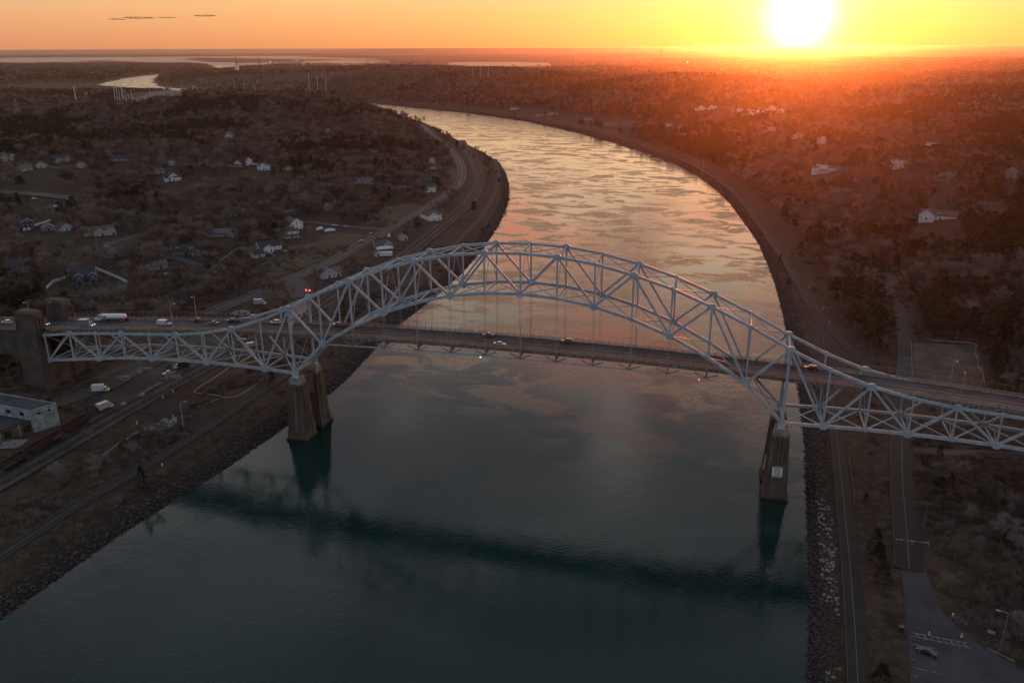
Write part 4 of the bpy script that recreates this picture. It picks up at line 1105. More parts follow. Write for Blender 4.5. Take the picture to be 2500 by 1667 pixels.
# ------------------------------------------------------------------ houses
CUT = []      # (x, y, radius) spots kept open towards the camera
WINM = {}
def window_mesh(w, h, fm='white_paint'):
    k = (w, h, fm)
    if k not in WINM:
        mb = MB().box(-w / 2, w / 2, -0.06, 0.02, 0, h)
        me = mb.mesh('window', _mats[fm]); me.materials.append(M_dark)
        bm = bmesh.new(); bm.from_mesh(me)
        hw = w / 2 - 0.12
        for x0, x1 in ((-hw, -0.04), (0.04, hw)):
            for z0, z1 in ((0.12, h / 2 - 0.04), (h / 2 + 0.04, h - 0.12)):
                vs = [bm.verts.new(p) for p in ((x0, -0.075, z0), (x1, -0.075, z0), (x1, -0.075, z1), (x0, -0.075, z1))]
                f = bm.faces.new(vs); f.material_index = 1
        bm.to_mesh(me); bm.free(); WINM[k] = me
    return WINM[k]
def wallm(c): return mat('siding_%02d_%02d_%02d' % tuple(int(x * 99) for x in c), c, 0.75, 0, 0.14, 0.5)
def roofm(c): return mat('shingles_%02d_%02d_%02d' % tuple(int(x * 99) for x in c), c, 0.9, 0, 0.3, 0.7, bump=0.4)
M_trim = mat('trim_white', (0.66, 0.66, 0.66), 0.6, 0, 0.08, 1)
def block(t, x, y, w, d, hh, kind, ax, wm, rm, windows=True, z0=0.0, trim=True, wname='wall', rname='roof', slope=0.62, ww=1.1):
    """one wing: walls and roof centred at x, y; ridge along ax"""
    X0, X1, Y0, Y1 = x - w / 2, x + w / 2, y - d / 2, y + d / 2
    span = d if ax == 'x' else w; rise = span / 2 * slope; ov = 0.45
    wl = MB().box(X0, X1, Y0, Y1, z0 - (3 if z0 == 0 else 0), z0 + hh)
    if kind == 'gable':
        if ax == 'x': wl.prism([(Y0, z0 + hh), (Y1, z0 + hh), (y, z0 + hh + rise)], 'x', X0 + 0.001, X1 - 0.001)
        else: wl.prism([(X0, z0 + hh), (X1, z0 + hh), (x, z0 + hh + rise)], 'y', Y0 + 0.001, Y1 - 0.001)
    if kind == 'gambrel':
        g = lambda c, s2: [(c - s2, z0 + hh), (c + s2, z0 + hh), (c + s2 * 0.68, z0 + hh + s2 * 0.8), (c, z0 + hh + s2 * 1.1), (c - s2 * 0.68, z0 + hh + s2 * 0.8)]
        wl.prism(g(y if ax == 'x' else x, span / 2), 'x' if ax == 'x' else 'y', (X0 if ax == 'x' else Y0) + 0.001, (X1 if ax == 'x' else Y1) - 0.001)
    wl.build(wname, wm, t)
    r = MB(); th = 0.22; c = y if ax == 'x' else x; a0, a1 = (X0, X1) if ax == 'x' else (Y0, Y1)
    s2 = span / 2 + ov; zt = z0 + hh + rise; ze = z0 + hh - ov * slope
    axx = 'x' if ax == 'x' else 'y'
    if kind == 'gable':
        r.prism([(c - s2, ze), (c, zt), (c, zt + th), (c - s2, ze + th)], axx, a0 - ov, a1 + ov)
        r.prism([(c + s2, ze), (c + s2, ze + th), (c, zt + th), (c, zt)], axx, a0 - ov, a1 + ov)
    elif kind == 'gambrel':
        s3 = span / 2; q = [(c - s3 - .3, z0 + hh - .3), (c - s3 * .68, z0 + hh + s3 * .8), (c, z0 + hh + s3 * 1.1)]
        for sg_ in (1, -1):
            qq = [(c + sg_ * (p[0] - c), p[1]) for p in q]
            for p0, p1 in zip(qq[:-1], qq[1:]): r.prism([p0, p1, (p1[0], p1[1] + th), (p0[0], p0[1] + th)], axx, a0 - ov, a1 + ov)
    elif kind == 'hip':
        h2 = span / 2 + ov; l = (a1 - a0) / 2 + ov; m_ = (a0 + a1) / 2; rl = max(l - h2, 0.3)
        V = [(-l, -h2, 0), (l, -h2, 0), (l, h2, 0), (-l, h2, 0), (-rl, 0, rise), (rl, 0, rise)]
        pts = [((m_ + u, c + v_, z0 + hh + z_ + 0.02) if ax == 'x' else (c + v_, m_ + u, z0 + hh + z_ + 0.02)) for u, v_, z_ in V]
        r.add(pts, [(0, 1, 5, 4), (1, 2, 5), (2, 3, 4, 5), (3, 0, 4), (0, 3, 2, 1)])
    elif kind == 'flat':
        r.box(X0 - 0.2, X1 + 0.2, Y0 - 0.2, Y1 + 0.2, z0 + hh, z0 + hh + 0.35)
    r.build(rname, rm, t)
    if trim and kind == 'gable':
        tm = MB()
        for e in (a0 - ov - 0.05, a1 + ov - 0.05):
            for sg_ in (-1, 1):
                tm.prism([(c + sg_ * s2, ze - 0.12), (c, zt - 0.12), (c, zt + th + 0.02), (c + sg_ * s2, ze + th + 0.02)], axx, e, e + 0.1)
        tm.build('rake_trim', M_trim, t)
    if windows:
        st = max(1, int(round(hh / 2.8)))
        for k in range(st):
            zz = z0 + 0.9 + k * 2.8
            if zz + 1.3 > z0 + hh: break
            n = max(1, int(w / 3.0))
            for i in range(n):
                if k == 0 and i == n // 2 and z0 == 0:
                    o = MB().box(-0.5, 0.5, -0.07, 0.02, 0, 2.1).build('door', M_dark, t); o.location = (X0 + w * (i + 0.5) / n, Y0, 0.05); continue
                link('window', window_mesh(ww, 1.35), t, (X0 + w * (i + 0.5) / n, Y0, zz), 0)
            n = max(1, int(d / 3.4))
            for i in range(n):
                yy = Y0 + d * (i + 0.5) / n
                link('window', window_mesh(ww, 1.35), t, (X0, yy, zz), -PI / 2); link('window', window_mesh(ww, 1.35), t, (X1, yy, zz), PI / 2)
        if kind == 'gable' and rise > 2 and ax == 'y': link('window', window_mesh(0.9, 1.1), t, (x, Y0, z0 + hh + 0.3), 0)
        if kind == 'gable' and rise > 2 and ax == 'x':
            link('window', window_mesh(0.9, 1.1), t, (X1, y, z0 + hh + 0.3), PI / 2); link('window', window_mesh(0.9, 1.1), t, (X0, y, z0 + hh + 0.3), -PI / 2)
def house(px, py, w, d, st, rel, kind, ax, wall, roof, label, wings=(), chim=True, porch=False, cut=None, name='house', cat='house', win=True, scale=1.0, garage=0, dormers=0):
    p = at(px, py); t = thing(name, label, cat, (p.x, p.y, p.z), view_rz(p) + R(rel))
    t.scale = (scale,) * 3
    wm, rm = wallm(wall), roofm(roof)
    hh = st * 2.8 + 0.2
    block(t, 0, d / 2, w, d, hh, kind, ax, wm, rm, win)
    for (x, y, ww_, dd, s2, k2, a2) in wings: block(t, x, y, ww_, dd, s2 * 2.8 + 0.15, k2, a2, wm, rm, win)
    rise = (d if ax == 'x' else w) / 2 * 0.62
    if chim: MB().box(w * 0.2, w * 0.2 + 0.9, d / 2 - 0.4, d / 2 + 0.5, hh, hh + rise + 1.1).build('chimney', mat('chimney_brick', (0.2, 0.15, 0.13), 0.9, 0, 0.4, 2), t)
    if porch:
        MB().box(-w / 2 + 0.3, w / 2 - 0.3, -2.4, -0.02, -2, 0.35).build('porch_deck', M_wood, t)
        MB().add([(-w / 2, -2.7, 2.5), (w / 2, -2.7, 2.5), (w / 2, -0.05, 3.25), (-w / 2, -0.05, 3.25), (-w / 2, -2.7, 2.65), (w / 2, -2.7, 2.65), (w / 2, -0.05, 3.4), (-w / 2, -0.05, 3.4)],
                 [(0, 3, 2, 1), (4, 5, 6, 7), (0, 1, 5, 4), (1, 2, 6, 5), (2, 3, 7, 6), (3, 0, 4, 7)]).build('porch_roof', rm, t)
        n = max(3, int(w / 2.6))
        for i in range(n): 
            x = -w / 2 + 0.4 + (w - 0.8) * i / (n - 1); MB().box(x - 0.09, x + 0.09, -2.5, -2.3, 0.35, 2.5).build('porch_post', M_trim, t)
        for z in (0.7, 1.15): MB().box(-w / 2 + 0.3, w / 2 - 0.3, -2.44, -2.36, z, z + 0.08).build('porch_rail', M_trim, t)
    for i in range(garage):
        x = -w / 2 + 1.9 + i * 3.2; MB().box(x - 1.25, x + 1.25, -0.09, 0.02, 0, 2.3).build('garage_door', M_dark if garage == 3 else M_trim, t)
    for i in range(dormers):
        x = -w / 2 + w * (i + 0.5) / dormers; block(t, x, d * 0.28, 2.2, 3.0, 1.5, 'gable', 'y', wm, rm, False, z0=hh + 0.1, wname='dormer_wall', rname='dormer_roof')
        link('window', window_mesh(1.1, 1.35), t, (x, d * 0.28 - 1.5, hh + 0.2), 0)
    CUT.append((p.x, p.y, (cut or max(w, d) * 0.5 + 2)))
    return t
WHT = (0.76, 0.77, 0.78); CRM = (0.45, 0.42, 0.38); GRY = (0.20, 0.20, 0.205); SHG = (0.15, 0.14, 0.13); NVY = (0.035, 0.045, 0.065); BLU = (0.10, 0.12, 0.15)
RD = (0.045, 0.048, 0.052); RG = (0.12, 0.12, 0.125); RB = (0.11, 0.085, 0.07); RGN = (0.07, 0.09, 0.09)
house(22, 384, 13, 12, 2.3, 38, 'hip', 'x', CRM, RB, 'large beige house at the left edge on the hillside', [(5, -1, 6, 6, 2.3, 'gable', 'y')])
house(158, 386, 17, 10, 1.6, 22, 'gable', 'x', (0.42, 0.46, 0.46), RD, 'pale grey-green house with gabled front wings beside the looping drive', [(5, -1, 6, 7, 1.8, 'gable', 'y'), (-7, 0, 7, 8, 1, 'gable', 'y')])
house(295, 386, 17, 8, 1, -4, 'gable', 'x', CRM, (0.05, 0.07, 0.12), 'long low building with a blue roof and a row of windows', chim=False)
house(428, 436, 10, 13, 1.8, 10, 'gable', 'y', WHT, RD, 'white house with a steep gable set in the dark woods', [(-6, 4, 6, 8, 1.3, 'gable', 'x'), (4, 3, 7, 8, 1.5, 'gable', 'x')])
house(206, 402, 8, 9, 1.3, 15, 'gable', 'y', (0.5, 0.45, 0.38), RB, 'small house with its gable catching the light below the looping drive')
house(70, 408, 12, 9, 1.2, 15, 'gable', 'x', CRM, RG, 'low beige house half hidden by trees under the big beige house')
house(104, 402, 10, 10, 1.3, -15, 'gable', 'y', CRM, RG, 'beige house with a gable right of the low beige house')
house(562, 331, 15, 10, 2, -14, 'hip', 'x', WHT, RG, 'lone white two-storey house high on the wooded hill', [(-13, 1, 9, 7, 1, 'flat', 'x')])
house(503, 399, 14, 10, 1.7, 6, 'gable', 'x', GRY, RD, 'dark grey house with three garage doors and a tall cross gable', [(-7, 0, 8, 8, 1.2, 'gable', 'y'), (4, -1, 6, 8, 2.0, 'gable', 'y')], garage=3)
house(584, 403, 9, 9, 1.5, -8, 'gable', 'y', WHT, RG, 'white house with a gabled front, left of the hillside trio', [(-7, 2, 7, 6, 1, 'flat', 'x')], porch=True)
house(612, 398, 8, 9, 2.0, 20, 'gable', 'y', WHT, RG, 'tall narrow white house, middle of the hillside trio', [(-5, 1, 5, 6, 1.2, 'gable', 'y')])
house(648, 411, 14, 10, 1.9, 4, 'hip', 'x', WHT, RB, 'broad white house with a dormer, right of the hillside trio', [(-1, 0, 4, 5, 2.3, 'gable', 'y')])
house(425, 398, 6, 6, 1.4, 20, 'gable', 'y', (0.5, 0.47, 0.4), RG, 'little cream gable peeping from the trees left of the three-garage house', chim=False)
house(395, 418, 10, 7, 1.2, 10, 'gable', 'x', CRM, RG, 'small pale house above the steep-gabled white house')
house(712, 412, 5, 5, 1, 25, 'gable', 'y', WHT, RG, 'tiny white shed at the right end of a garden wall', chim=False, name='shed', cat='shed')
house(806, 322, 9, 8, 1.4, 10, 'gable', 'y', (0.42, 0.44, 0.45), RG, 'pale house in the woods below the hilltop')
house(915, 325, 13, 8, 1.3, 15, 'gable', 'x', (0.40, 0.38, 0.36), RG, 'pale house near the top of the woods beside the canal bend')
house(72, 553, 9.5, 14, 2.3, 12, 'gable', 'y', NVY, RD, 'dark navy three-storey house with white trim', garage=2, chim=False)
house(122, 556, 10, 8, 1, 5, 'gable', 'y', GRY, RG, 'low grey cottage right of the navy house', chim=False)
house(166, 556, 10, 10, 1.1, 22, 'gable', 'y', (0.52, 0.56, 0.60), RD, 'white bungalow with a dark roof right of the low grey cottage')
house(245, 566, 22, 11, 1, 4, 'gable', 'x', CRM, RB, 'long beige ranch house with two white-gabled wings', [(0, -1, 8, 8, 1, 'gable', 'y'), (8, -0.5, 8, 9, 1.1, 'gable', 'y')])
house(284, 550, 6, 6, 1, -6, 'gable', 'y', SHG, RD, 'small dark shed with a white door behind the beige ranch', name='shed', cat='shed', chim=False)
house(48, 660, 15, 11, 1.8, 14, 'gable', 'x', SHG, RD, 'grey shingled house with skylights at the left edge', [(-5, -2, 8, 7, 1, 'hip', 'x')])
house(206, 684, 15, 11, 2, -6, 'gable', 'x', BLU, RD, 'big blue-grey two-storey house with a white-railed porch', [(6, -0.5, 5, 5, 2.0, 'gable', 'y'), (-2, 0, 5, 6, 2.0, 'gable', 'y')], porch=True)
house(282, 622, 12, 8, 1, 20, 'gable', 'x', GRY, RG, 'grey-roofed cottage half hidden behind bare trees')
house(390, 651, 12, 7, 1, 22, 'gable', 'x', (0.28, 0.27, 0.26), (0.10, 0.10, 0.105), 'small grey ranch house with a garden shed')
house(452, 618, 18, 10, 1.4, -12, 'gable', 'x', SHG, RD, 'large weathered grey house with dormers and a tall cross gable', [(9, 0, 7, 10, 2.0, 'gable', 'y'), (13, -3, 6, 6, 1, 'gable', 'y')], dormers=2)
house(546, 573, 20, 9, 1, -8, 'gable', 'x', (0.36, 0.36, 0.35), (0.14, 0.14, 0.145), 'long pale grey ranch house in the middle of the woods', [(9, -1, 6, 8, 1.2, 'gable', 'y'), (-14, 2, 9, 6, 1, 'flat', 'x')])
house(716, 578, 11, 9, 2, 14, 'hip', 'x', WHT, (0.07, 0.06, 0.055), 'white square farmhouse with a wraparound porch', porch=True)
house(728, 556, 11, 13, 1.9, 26, 'gable', 'y', WHT, RG, 'white barn with a gable behind the square farmhouse', chim=False, name='barn', cat='barn')
house(664, 607, 17, 10, 1.1, 22, 'gable', 'x', WHT, RD, 'white ranch house with a dark roof beside the canal road lawn', [(-4, -1, 8, 8, 1.1, 'gable', 'y')])
house(636, 624, 9, 7, 1, 28, 'gable', 'x', CRM, RD, 'small brown-roofed cottage beside the curved pale fence')
house(582, 524, 14, 9, 1.6, 12, 'gable', 'x', SHG, RD, 'brown-shingled house with one white-trimmed peak', [(6, -1, 5, 7, 2.0, 'gable', 'y')])
house(805, 513, 8, 9, 1.5, 10, 'gable', 'y', (0.30, 0.26, 0.25), RB, 'pinkish grey gabled house among bare trees')
house(892, 446, 19, 9, 1.1, -4, 'gable', 'x', (0.44, 0.46, 0.52), RG, 'blue-white ranch house with three gables', [(-7, -1, 6, 7, 1.1, 'gable', 'y'), (3, -1, 5, 7, 1.1, 'gable', 'y'), (8, -1, 6, 7, 1.1, 'gable', 'y')])
house(1058, 398, 8, 7, 1.8, 10, 'gable', 'y', WHT, RG, 'tall white house nearest the bend of the canal road')
house(1062, 412, 13, 7, 1, 5, 'gable', 'x', WHT, RG, 'low white house just below the tall white house', chim=False)
house(1056, 468, 10, 9, 2, 18, 'gable', 'x', WHT, RGN, 'white two-storey house with a grey-green roof and a dark round tree in front', [(-9, 1, 8, 7, 1, 'gable', 'x')])
house(985, 465, 11, 8, 1, 12, 'gable', 'x', GRY, RG, 'grey bungalow with a pale gable end')
house(1062, 538, 10, 19, 1.5, 24, 'gable', 'y', WHT, RB, 'white chapel-like building with a row of side gables by the canal road', [(6, 5, 5, 6, 1.7, 'gable', 'x'), (6, 12, 5, 6, 1.7, 'gable', 'x')], chim=False)
house(988, 586, 6, 7, 1, 15, 'gable', 'y', CRM, RG, 'small beige garage behind the covered boats', chim=False, name='garage', cat='garage')
house(934, 604, 10, 7, 1, 12, 'gable', 'x', (0.33, 0.29, 0.26), RB, 'tan L-shaped house behind the shrink-wrapped boat', [(5, 4, 6, 9, 1, 'gable', 'y')])
house(926, 625, 4.5, 5, 1, 15, 'gable', 'y', CRM, RB, 'little beige shed left of the white trailer', chim=False, name='shed', cat='shed')
house(892, 534, 8, 7, 1.6, -5, 'gable', 'x', (0.03, 0.05, 0.045), RD, 'small dark green house with white window frames', chim=False)
house(893, 482, 12, 10, 1.2, -10, 'hip', 'x', SHG, (0.06, 0.055, 0.05), 'brown hip-roofed house hidden in the trees')
house(806, 676, 10, 9, 1.2, 20, 'gable', 'y', (0.42, 0.44, 0.50), RG, 'pale blue-grey cottage beside the canal road just above the arch', [(5, 5, 7, 8, 1.2, 'gable', 'x')])
house(716, 522, 9, 6, 1, 5, 'gable', 'x', GRY, RG, 'small dark cottage between the barn and the pink gable')
# right bank
house(2010, 428, 12, 10, 3, 6, 'flat', 'x', (0.74, 0.72, 0.71), RG, 'white three-storey mansion with broad terraces and side wings on the right bank', [(12, 2, 14, 9, 1.8, 'hip', 'x'), (-7, -1, 8, 8, 2.0, 'hip', 'x'), (3, -4, 9, 7, 1.0, 'flat', 'x')], porch=True, cut=18)
house(2200, 418, 15, 9, 2.1, 14, 'gable', 'x', (0.74, 0.72, 0.71), RG, 'white house with a row of steep gables', [(-5, -1, 5, 6, 2.7, 'gable', 'y'), (0, -1, 4, 5, 2.4, 'gable', 'y'), (5, -1, 4, 5, 2.4, 'gable', 'y')])
house(2310, 452, 17, 11, 1.6, 10, 'gable', 'x', (0.24, 0.20, 0.17), RB, 'tan chalet with a big deck and long glass front', [(3, 0, 6, 7, 2.0, 'gable', 'y')], porch=True)
house(2280, 368, 21, 9, 2, 8, 'flat', 'x', (0.74, 0.72, 0.71), RG, 'long white flat-roofed house on the upper right slope', [(-7, -1, 8, 7, 2.2, 'flat', 'x')])
house(2012, 358, 8, 10, 2, 6, 'gambrel', 'y', (0.74, 0.72, 0.71), RG, 'white barn-shaped house with a rounded gambrel gable', [(-6, 4, 7, 7, 2, 'gable', 'x')])
house(1952, 343, 14, 9, 2, 4, 'hip', 'x', (0.74, 0.72, 0.71), RG, 'white house with a wide deck left of the gambrel house', [(-4, -1, 5, 6, 2.2, 'gable', 'y')], porch=True)
house(1886, 326, 13, 9, 2, 6, 'flat', 'x', (0.74, 0.72, 0.71), RG, 'white boxy house with a deck below the condo row', porch=True)
house(2130, 352, 12, 8, 1.8, 0, 'gable', 'x', (0.16, 0.10, 0.08), RB, 'dark brown house fading into the red haze')
house(2470, 445, 10, 9, 2.3, -25, 'gable', 'y', (0.30, 0.25, 0.23), RB, 'tall stone-coloured house with a big chimney at the right edge')
house(2292, 545, 26, 11, 1.2, -6, 'gable', 'x', (0.74, 0.72, 0.71), (0.11, 0.09, 0.085), 'long low house with a big cross gable and a row dormer', [(-8, -1, 11, 10, 1.5, 'gable', 'y')], dormers=1, cut=19)
house(2098, 450, 10, 6, 0.7, 0, 'flat', 'x', (0.38, 0.33, 0.33), (0.30, 0.26, 0.26), 'low pale roof between the mansion and the steep-gabled house', win=False, chim=False)
for i, (px, py, lb) in enumerate(((1716, 274, 'white townhouse at the left end of the ridge-top row'), (1742, 273, 'white townhouse second along the ridge-top row'), (1808, 281, 'white gabled townhouse right of the long flat roof on the ridge'),
        (1832, 284, 'white gabled townhouse in the middle of the ridge-top cluster'), (1857, 286, 'broad white townhouse with a double gable on the ridge'), (1912, 284, 'white townhouse at the right end of the ridge-top row'),
        (1888, 276, 'pale townhouse set back between two ridge-top townhouses'))):
    house(px, py, 13, 12, 2, (8, -12, 10, -8, 4, -6, 0)[i], 'gable', 'y', (0.74, 0.72, 0.71), RB, lb, [(-8, 2, 7, 8, 1.4, 'gable', 'x'), (4, 6, 8, 8, 2.6, 'hip', 'x')], chim=False, cut=20)
house(1780, 273, 30, 8, 1, 0, 'gable', 'x', (0.25, 0.14, 0.10), RB, 'long low reddish building between the two groups of ridge-top townhouses', chim=False, win=False)
for px, py, w, rel, c, lb in ((1262, 268, 22, 5, (0.74, 0.72, 0.71), 'long white shed at the far end of the riverside works'), (1354, 281, 20, -10, (0.46, 0.50, 0.50), 'pale green-white hall among the riverside works'), (1324, 286, 14, 25, (0.34, 0.34, 0.37), 'grey A-roofed shed beside the pale green hall'),
        (1493, 310, 26, -6, (0.35, 0.28, 0.27), 'long low pinkish roof at the near end of the riverside works'), (1537, 308, 22, 10, (0.34, 0.27, 0.27), 'second long roof beside bare trees at the riverside works'), (1440, 296, 16, 0, (0.33, 0.28, 0.28), 'low pale shed in the middle of the riverside works'),
        (1638, 312, 10, 5, (0.74, 0.72, 0.71), 'small white house on the open grass plot above the right bank'), (1662, 317, 9, -10, (0.36, 0.28, 0.26), 'small pale house at the corner of the open grass plot'),
        (938, 199, 26, 0, (0.30, 0.24, 0.23), 'low pale building alone in the far woods left of centre'), (745, 165, 40, 0, (0.36, 0.30, 0.30), 'distant white-roofed store buildings near the square water tank')):
    house(px, py, w, 9, 1.2, rel, 'gable', 'x', c, RG, lb, chim=False, cut=w * 0.6)
CLEAR.append(np.array([tuple(at(*p))[:2] for p in [(1230, 262), (1300, 262), (1420, 284), (1560, 298), (1570, 312), (1500, 318), (1380, 302), (1270, 283)]]))
CLEAR.append(np.array([tuple(at(*p))[:2] for p in [(1600, 308), (1670, 305), (1690, 322), (1640, 330), (1600, 318)]]))

# the old warehouse by the railway
def solid(t, name, P, z0, z1, m):
    n = len(P); vs = [(p[0], p[1], z0) for p in P] + [(p[0], p[1], z1) for p in P]
    return MB().add(vs, [tuple(range(n))[::-1], tuple(range(n, 2 * n))] + [(i, (i + 1) % n, n + (i + 1) % n, n + i) for i in range(n)]).build(name, m, t)
wh = thing('warehouse', 'old whitewashed warehouse with a dark patched flat roof beside the rail wagons', 'warehouse')
M_ww = mat('peeling_whitewash', (0.36, 0.40, 0.42), 0.85, 0, 0.3, 0.35, bump=0.3, col2=(0.17, 0.18, 0.17)); M_tar = mat('tar_roof', (0.030, 0.032, 0.036), 0.85, 0, 0.5, 0.12, col2=(0.07, 0.075, 0.085))
M_brown = mat('stained_block_wall', (0.12, 0.10, 0.065), 0.9, 0, 0.4, 0.3, col2=(0.055, 0.045, 0.032))
g = at(146, 1028); gc = at(84, 1047)      # foot of the far and of the near corner of the tall part
zb = min(g.z, gc.z); u = Vector((g.x - gc.x, g.y - gc.y, 0)); Lr = u.length; u.normalize(); v = Vector((-0.9966, 0.0827, 0))
hB = 9.2
def wp(a, b, c=0): return (gc.x + u.x * a + v.x * b, gc.y + u.y * a + v.y * b, c)
solid(wh, 'wall', [wp(0, 0), wp(Lr, 0), wp(Lr, 34), wp(0, 34)], zb - 3, zb + hB, M_ww)
solid(wh, 'roof', [wp(0.3, 0.3), wp(Lr - 0.3, 0.3), wp(Lr - 0.3, 33.7), wp(0.3, 33.7)], zb + hB, zb + hB + 0.12, M_tar)
for a0, a1, b0, b1 in ((-0.05, Lr + 0.05, -0.05, 0.3), (-0.05, 0.3, 0.3, 33.7), (Lr - 0.3, Lr + 0.05, 0.3, 33.7)):
    solid(wh, 'parapet', [wp(a0, b0), wp(a1, b0), wp(a1, b1), wp(a0, b1)], zb + hB + 0.003, zb + hB + 0.55, M_ww)
solid(wh, 'low_wall', [wp(-30, 1.0), wp(-0.06, 1.0), wp(-0.06, 34), wp(-30, 34)], zb - 3, zb + hB - 4.2, M_brown)
solid(wh, 'low_roof', [wp(-30.2, 0.8), wp(-0.06, 0.8), wp(-0.06, 34.2), wp(-30.2, 34.2)], zb + hB - 4.2, zb + hB - 3.9, M_tar)
for i, a in enumerate((2.0, 6.0, 10.2)):
    solid(wh, 'window', [wp(a, -0.06), wp(a + 1.2, -0.06), wp(a + 1.2, 0.05), wp(a, 0.05)], zb + hB - 2.0, zb + hB - 1.3, M_dark)
for i, b in enumerate((4, 11, 18, 25)):
    solid(wh, 'window', [wp(-0.06, b), wp(0.05, b), wp(0.05, b + 2.2), wp(-0.06, b + 2.2)], zb + hB - 2.4, zb + hB - 0.9, M_dark)
for a in (-26, -19, -12, -5):
    solid(wh, 'pilaster', [wp(a, 0.85), wp(a + 0.7, 0.85), wp(a + 0.7, 1.05), wp(a, 1.05)], zb, zb + hB - 4.3, M_conc2)
    solid(wh, 'boarded_opening', [wp(a + 1.8, 0.94), wp(a + 4.4, 0.94), wp(a + 4.4, 1.05), wp(a + 1.8, 1.05)], zb + 1, zb + hB - 5.4, M_tyre)
CUT.append((gc.x, gc.y, 30)); CUT.append((g.x, g.y, 16))

# ------------------------------------------------------------------ fences, walls, boats, poles
def fence(name, px, h, th, m, label, cat='fence', step=2.5, wob=0.0, posts=True, part='fence_panel', bulge=False):
    W3 = [at(*p) for p in px]; S = smooth([(p.x, p.y) for p in W3], step)
    t = thing(name, label, cat, (S[0][0], S[0][1], hz(*S[0])))
    o = t.location; k = 0
    if name in ('white_fence', 'garden_wall', 'retaining_wall'):
        for q in S[::4]: CUT.append((q[0], q[1], 4.0))
    for i in range(len(S) - 1):
        a, b = S[i], S[i + 1]; za, zb_ = hz(*a) + random.uniform(-wob, wob), hz(*b) + random.uniform(-wob, wob)
        MB().beam((a[0] - o.x, a[1] - o.y, za - o.z + (h - 0.3) / 2), (b[0] - o.x, b[1] - o.y, zb_ - o.z + (h - 0.3) / 2), th, h + 0.3).build(part, m, t)
        if posts: MB().box(a[0] - o.x - 0.08, a[0] - o.x + 0.08, a[1] - o.y - 0.08, a[1] - o.y + 0.08, za - o.z - 0.3, za - o.z + h + 0.12).build('fence_post', m, t)
    return t
M_silt = mat('silt_fence_cloth', (0.34, 0.30, 0.28), 0.8, 0, 0.2, 0.8)
fence('silt_fence', [(560, 892), (523, 917), (494, 935), (471, 951), (480, 954), (510, 958), (537, 962), (544, 966), (571, 965), (603, 949), (642, 922)], 0.45, 0.16, M_silt, 'pale silt fence looping round the brown plot under the steel side span', posts=False, part='fabric')
fence('silt_fence', [(2224, 844), (2226, 900), (2232, 960)], 0.45, 0.16, M_silt, 'silt fence along the left side of the cleared work site', posts=False, part='fabric')
fence('silt_fence', [(2231, 836), (2300, 841), (2375, 847), (2383, 858), (2380, 872), (2388, 890), (2386, 902), (2398, 920), (2402, 945)], 0.45, 0.16, M_silt, 'silt fence along the top and right side of the cleared work site', posts=False, part='fabric')
fence('erosion_sock', [(2062, 1095), (2070, 1120), (2074, 1150), (2078, 1180), (2083, 1212), (2082, 1238)], 0.3, 0.4, M_sand, 'long straw erosion sock curving beside the paved bank path', 'erosion sock', posts=False, part='sock')
fence('white_fence', [(115, 697), (134, 680), (150, 676), (172, 667)], 1.9, 0.12, M_white, 'stepped white board fence left of the big blue-grey house')
fence('white_fence', [(236, 650), (260, 660), (290, 673), (312, 684)], 1.9, 0.12, M_white, 'long straight white board fence right of the big blue-grey house')
fence('white_fence', [(82, 545), (105, 538), (126, 531)], 1.9, 0.12, M_white, 'white board fence right of the dark navy house')
fence('garden_wall', [(537, 636), (560, 618), (588, 602), (612, 607)], 1.2, 0.3, M_conc2, 'curved pale garden wall left of the brown-roofed cottage', 'wall')
fence('white_fence', [(620, 397), (640, 399)], 1.8, 0.12, M_white, 'short white fence between the hillside trio houses')
fence('garden_wall', [(680, 407), (704, 411)], 1.4, 0.3, M_conc2, 'low pale wall leading to the tiny white shed', 'wall')
fence('hedge_wall', [(975, 530), (950, 545)], 1.0, 0.3, M_conc2, 'low wall beside the canal road junction', 'wall')
fence('guard_rail', [(2470, 1625), (2420, 1600), (2395, 1588)], 0.4, 0.15, M_conc2, 'pale kerb rail along the edge of the car park', 'guard rail')
fence('white_fence', [(2382, 1117), (2440, 1120), (2500, 1124)], 1.0, 0.08, M_wood, 'thin post fence along the sandy track')
fence('retaining_wall', [(100, 402), (125, 400), (150, 404)], 1.6, 0.3, M_conc2, 'pale retaining wall under the looping drive', 'wall')
fence('concrete_barrier', [(248, 1108), (262, 1098), (276, 1088), (289, 1079)], 0.9, 0.5, M_conc2, 'row of old concrete barriers in the grass by the canal path', 'barrier')
fence('concrete_barrier', [(307, 1070), (320, 1061), (334, 1052)], 0.9, 0.5, M_conc2, 'shorter row of reddish concrete barriers in the grass', 'barrier')

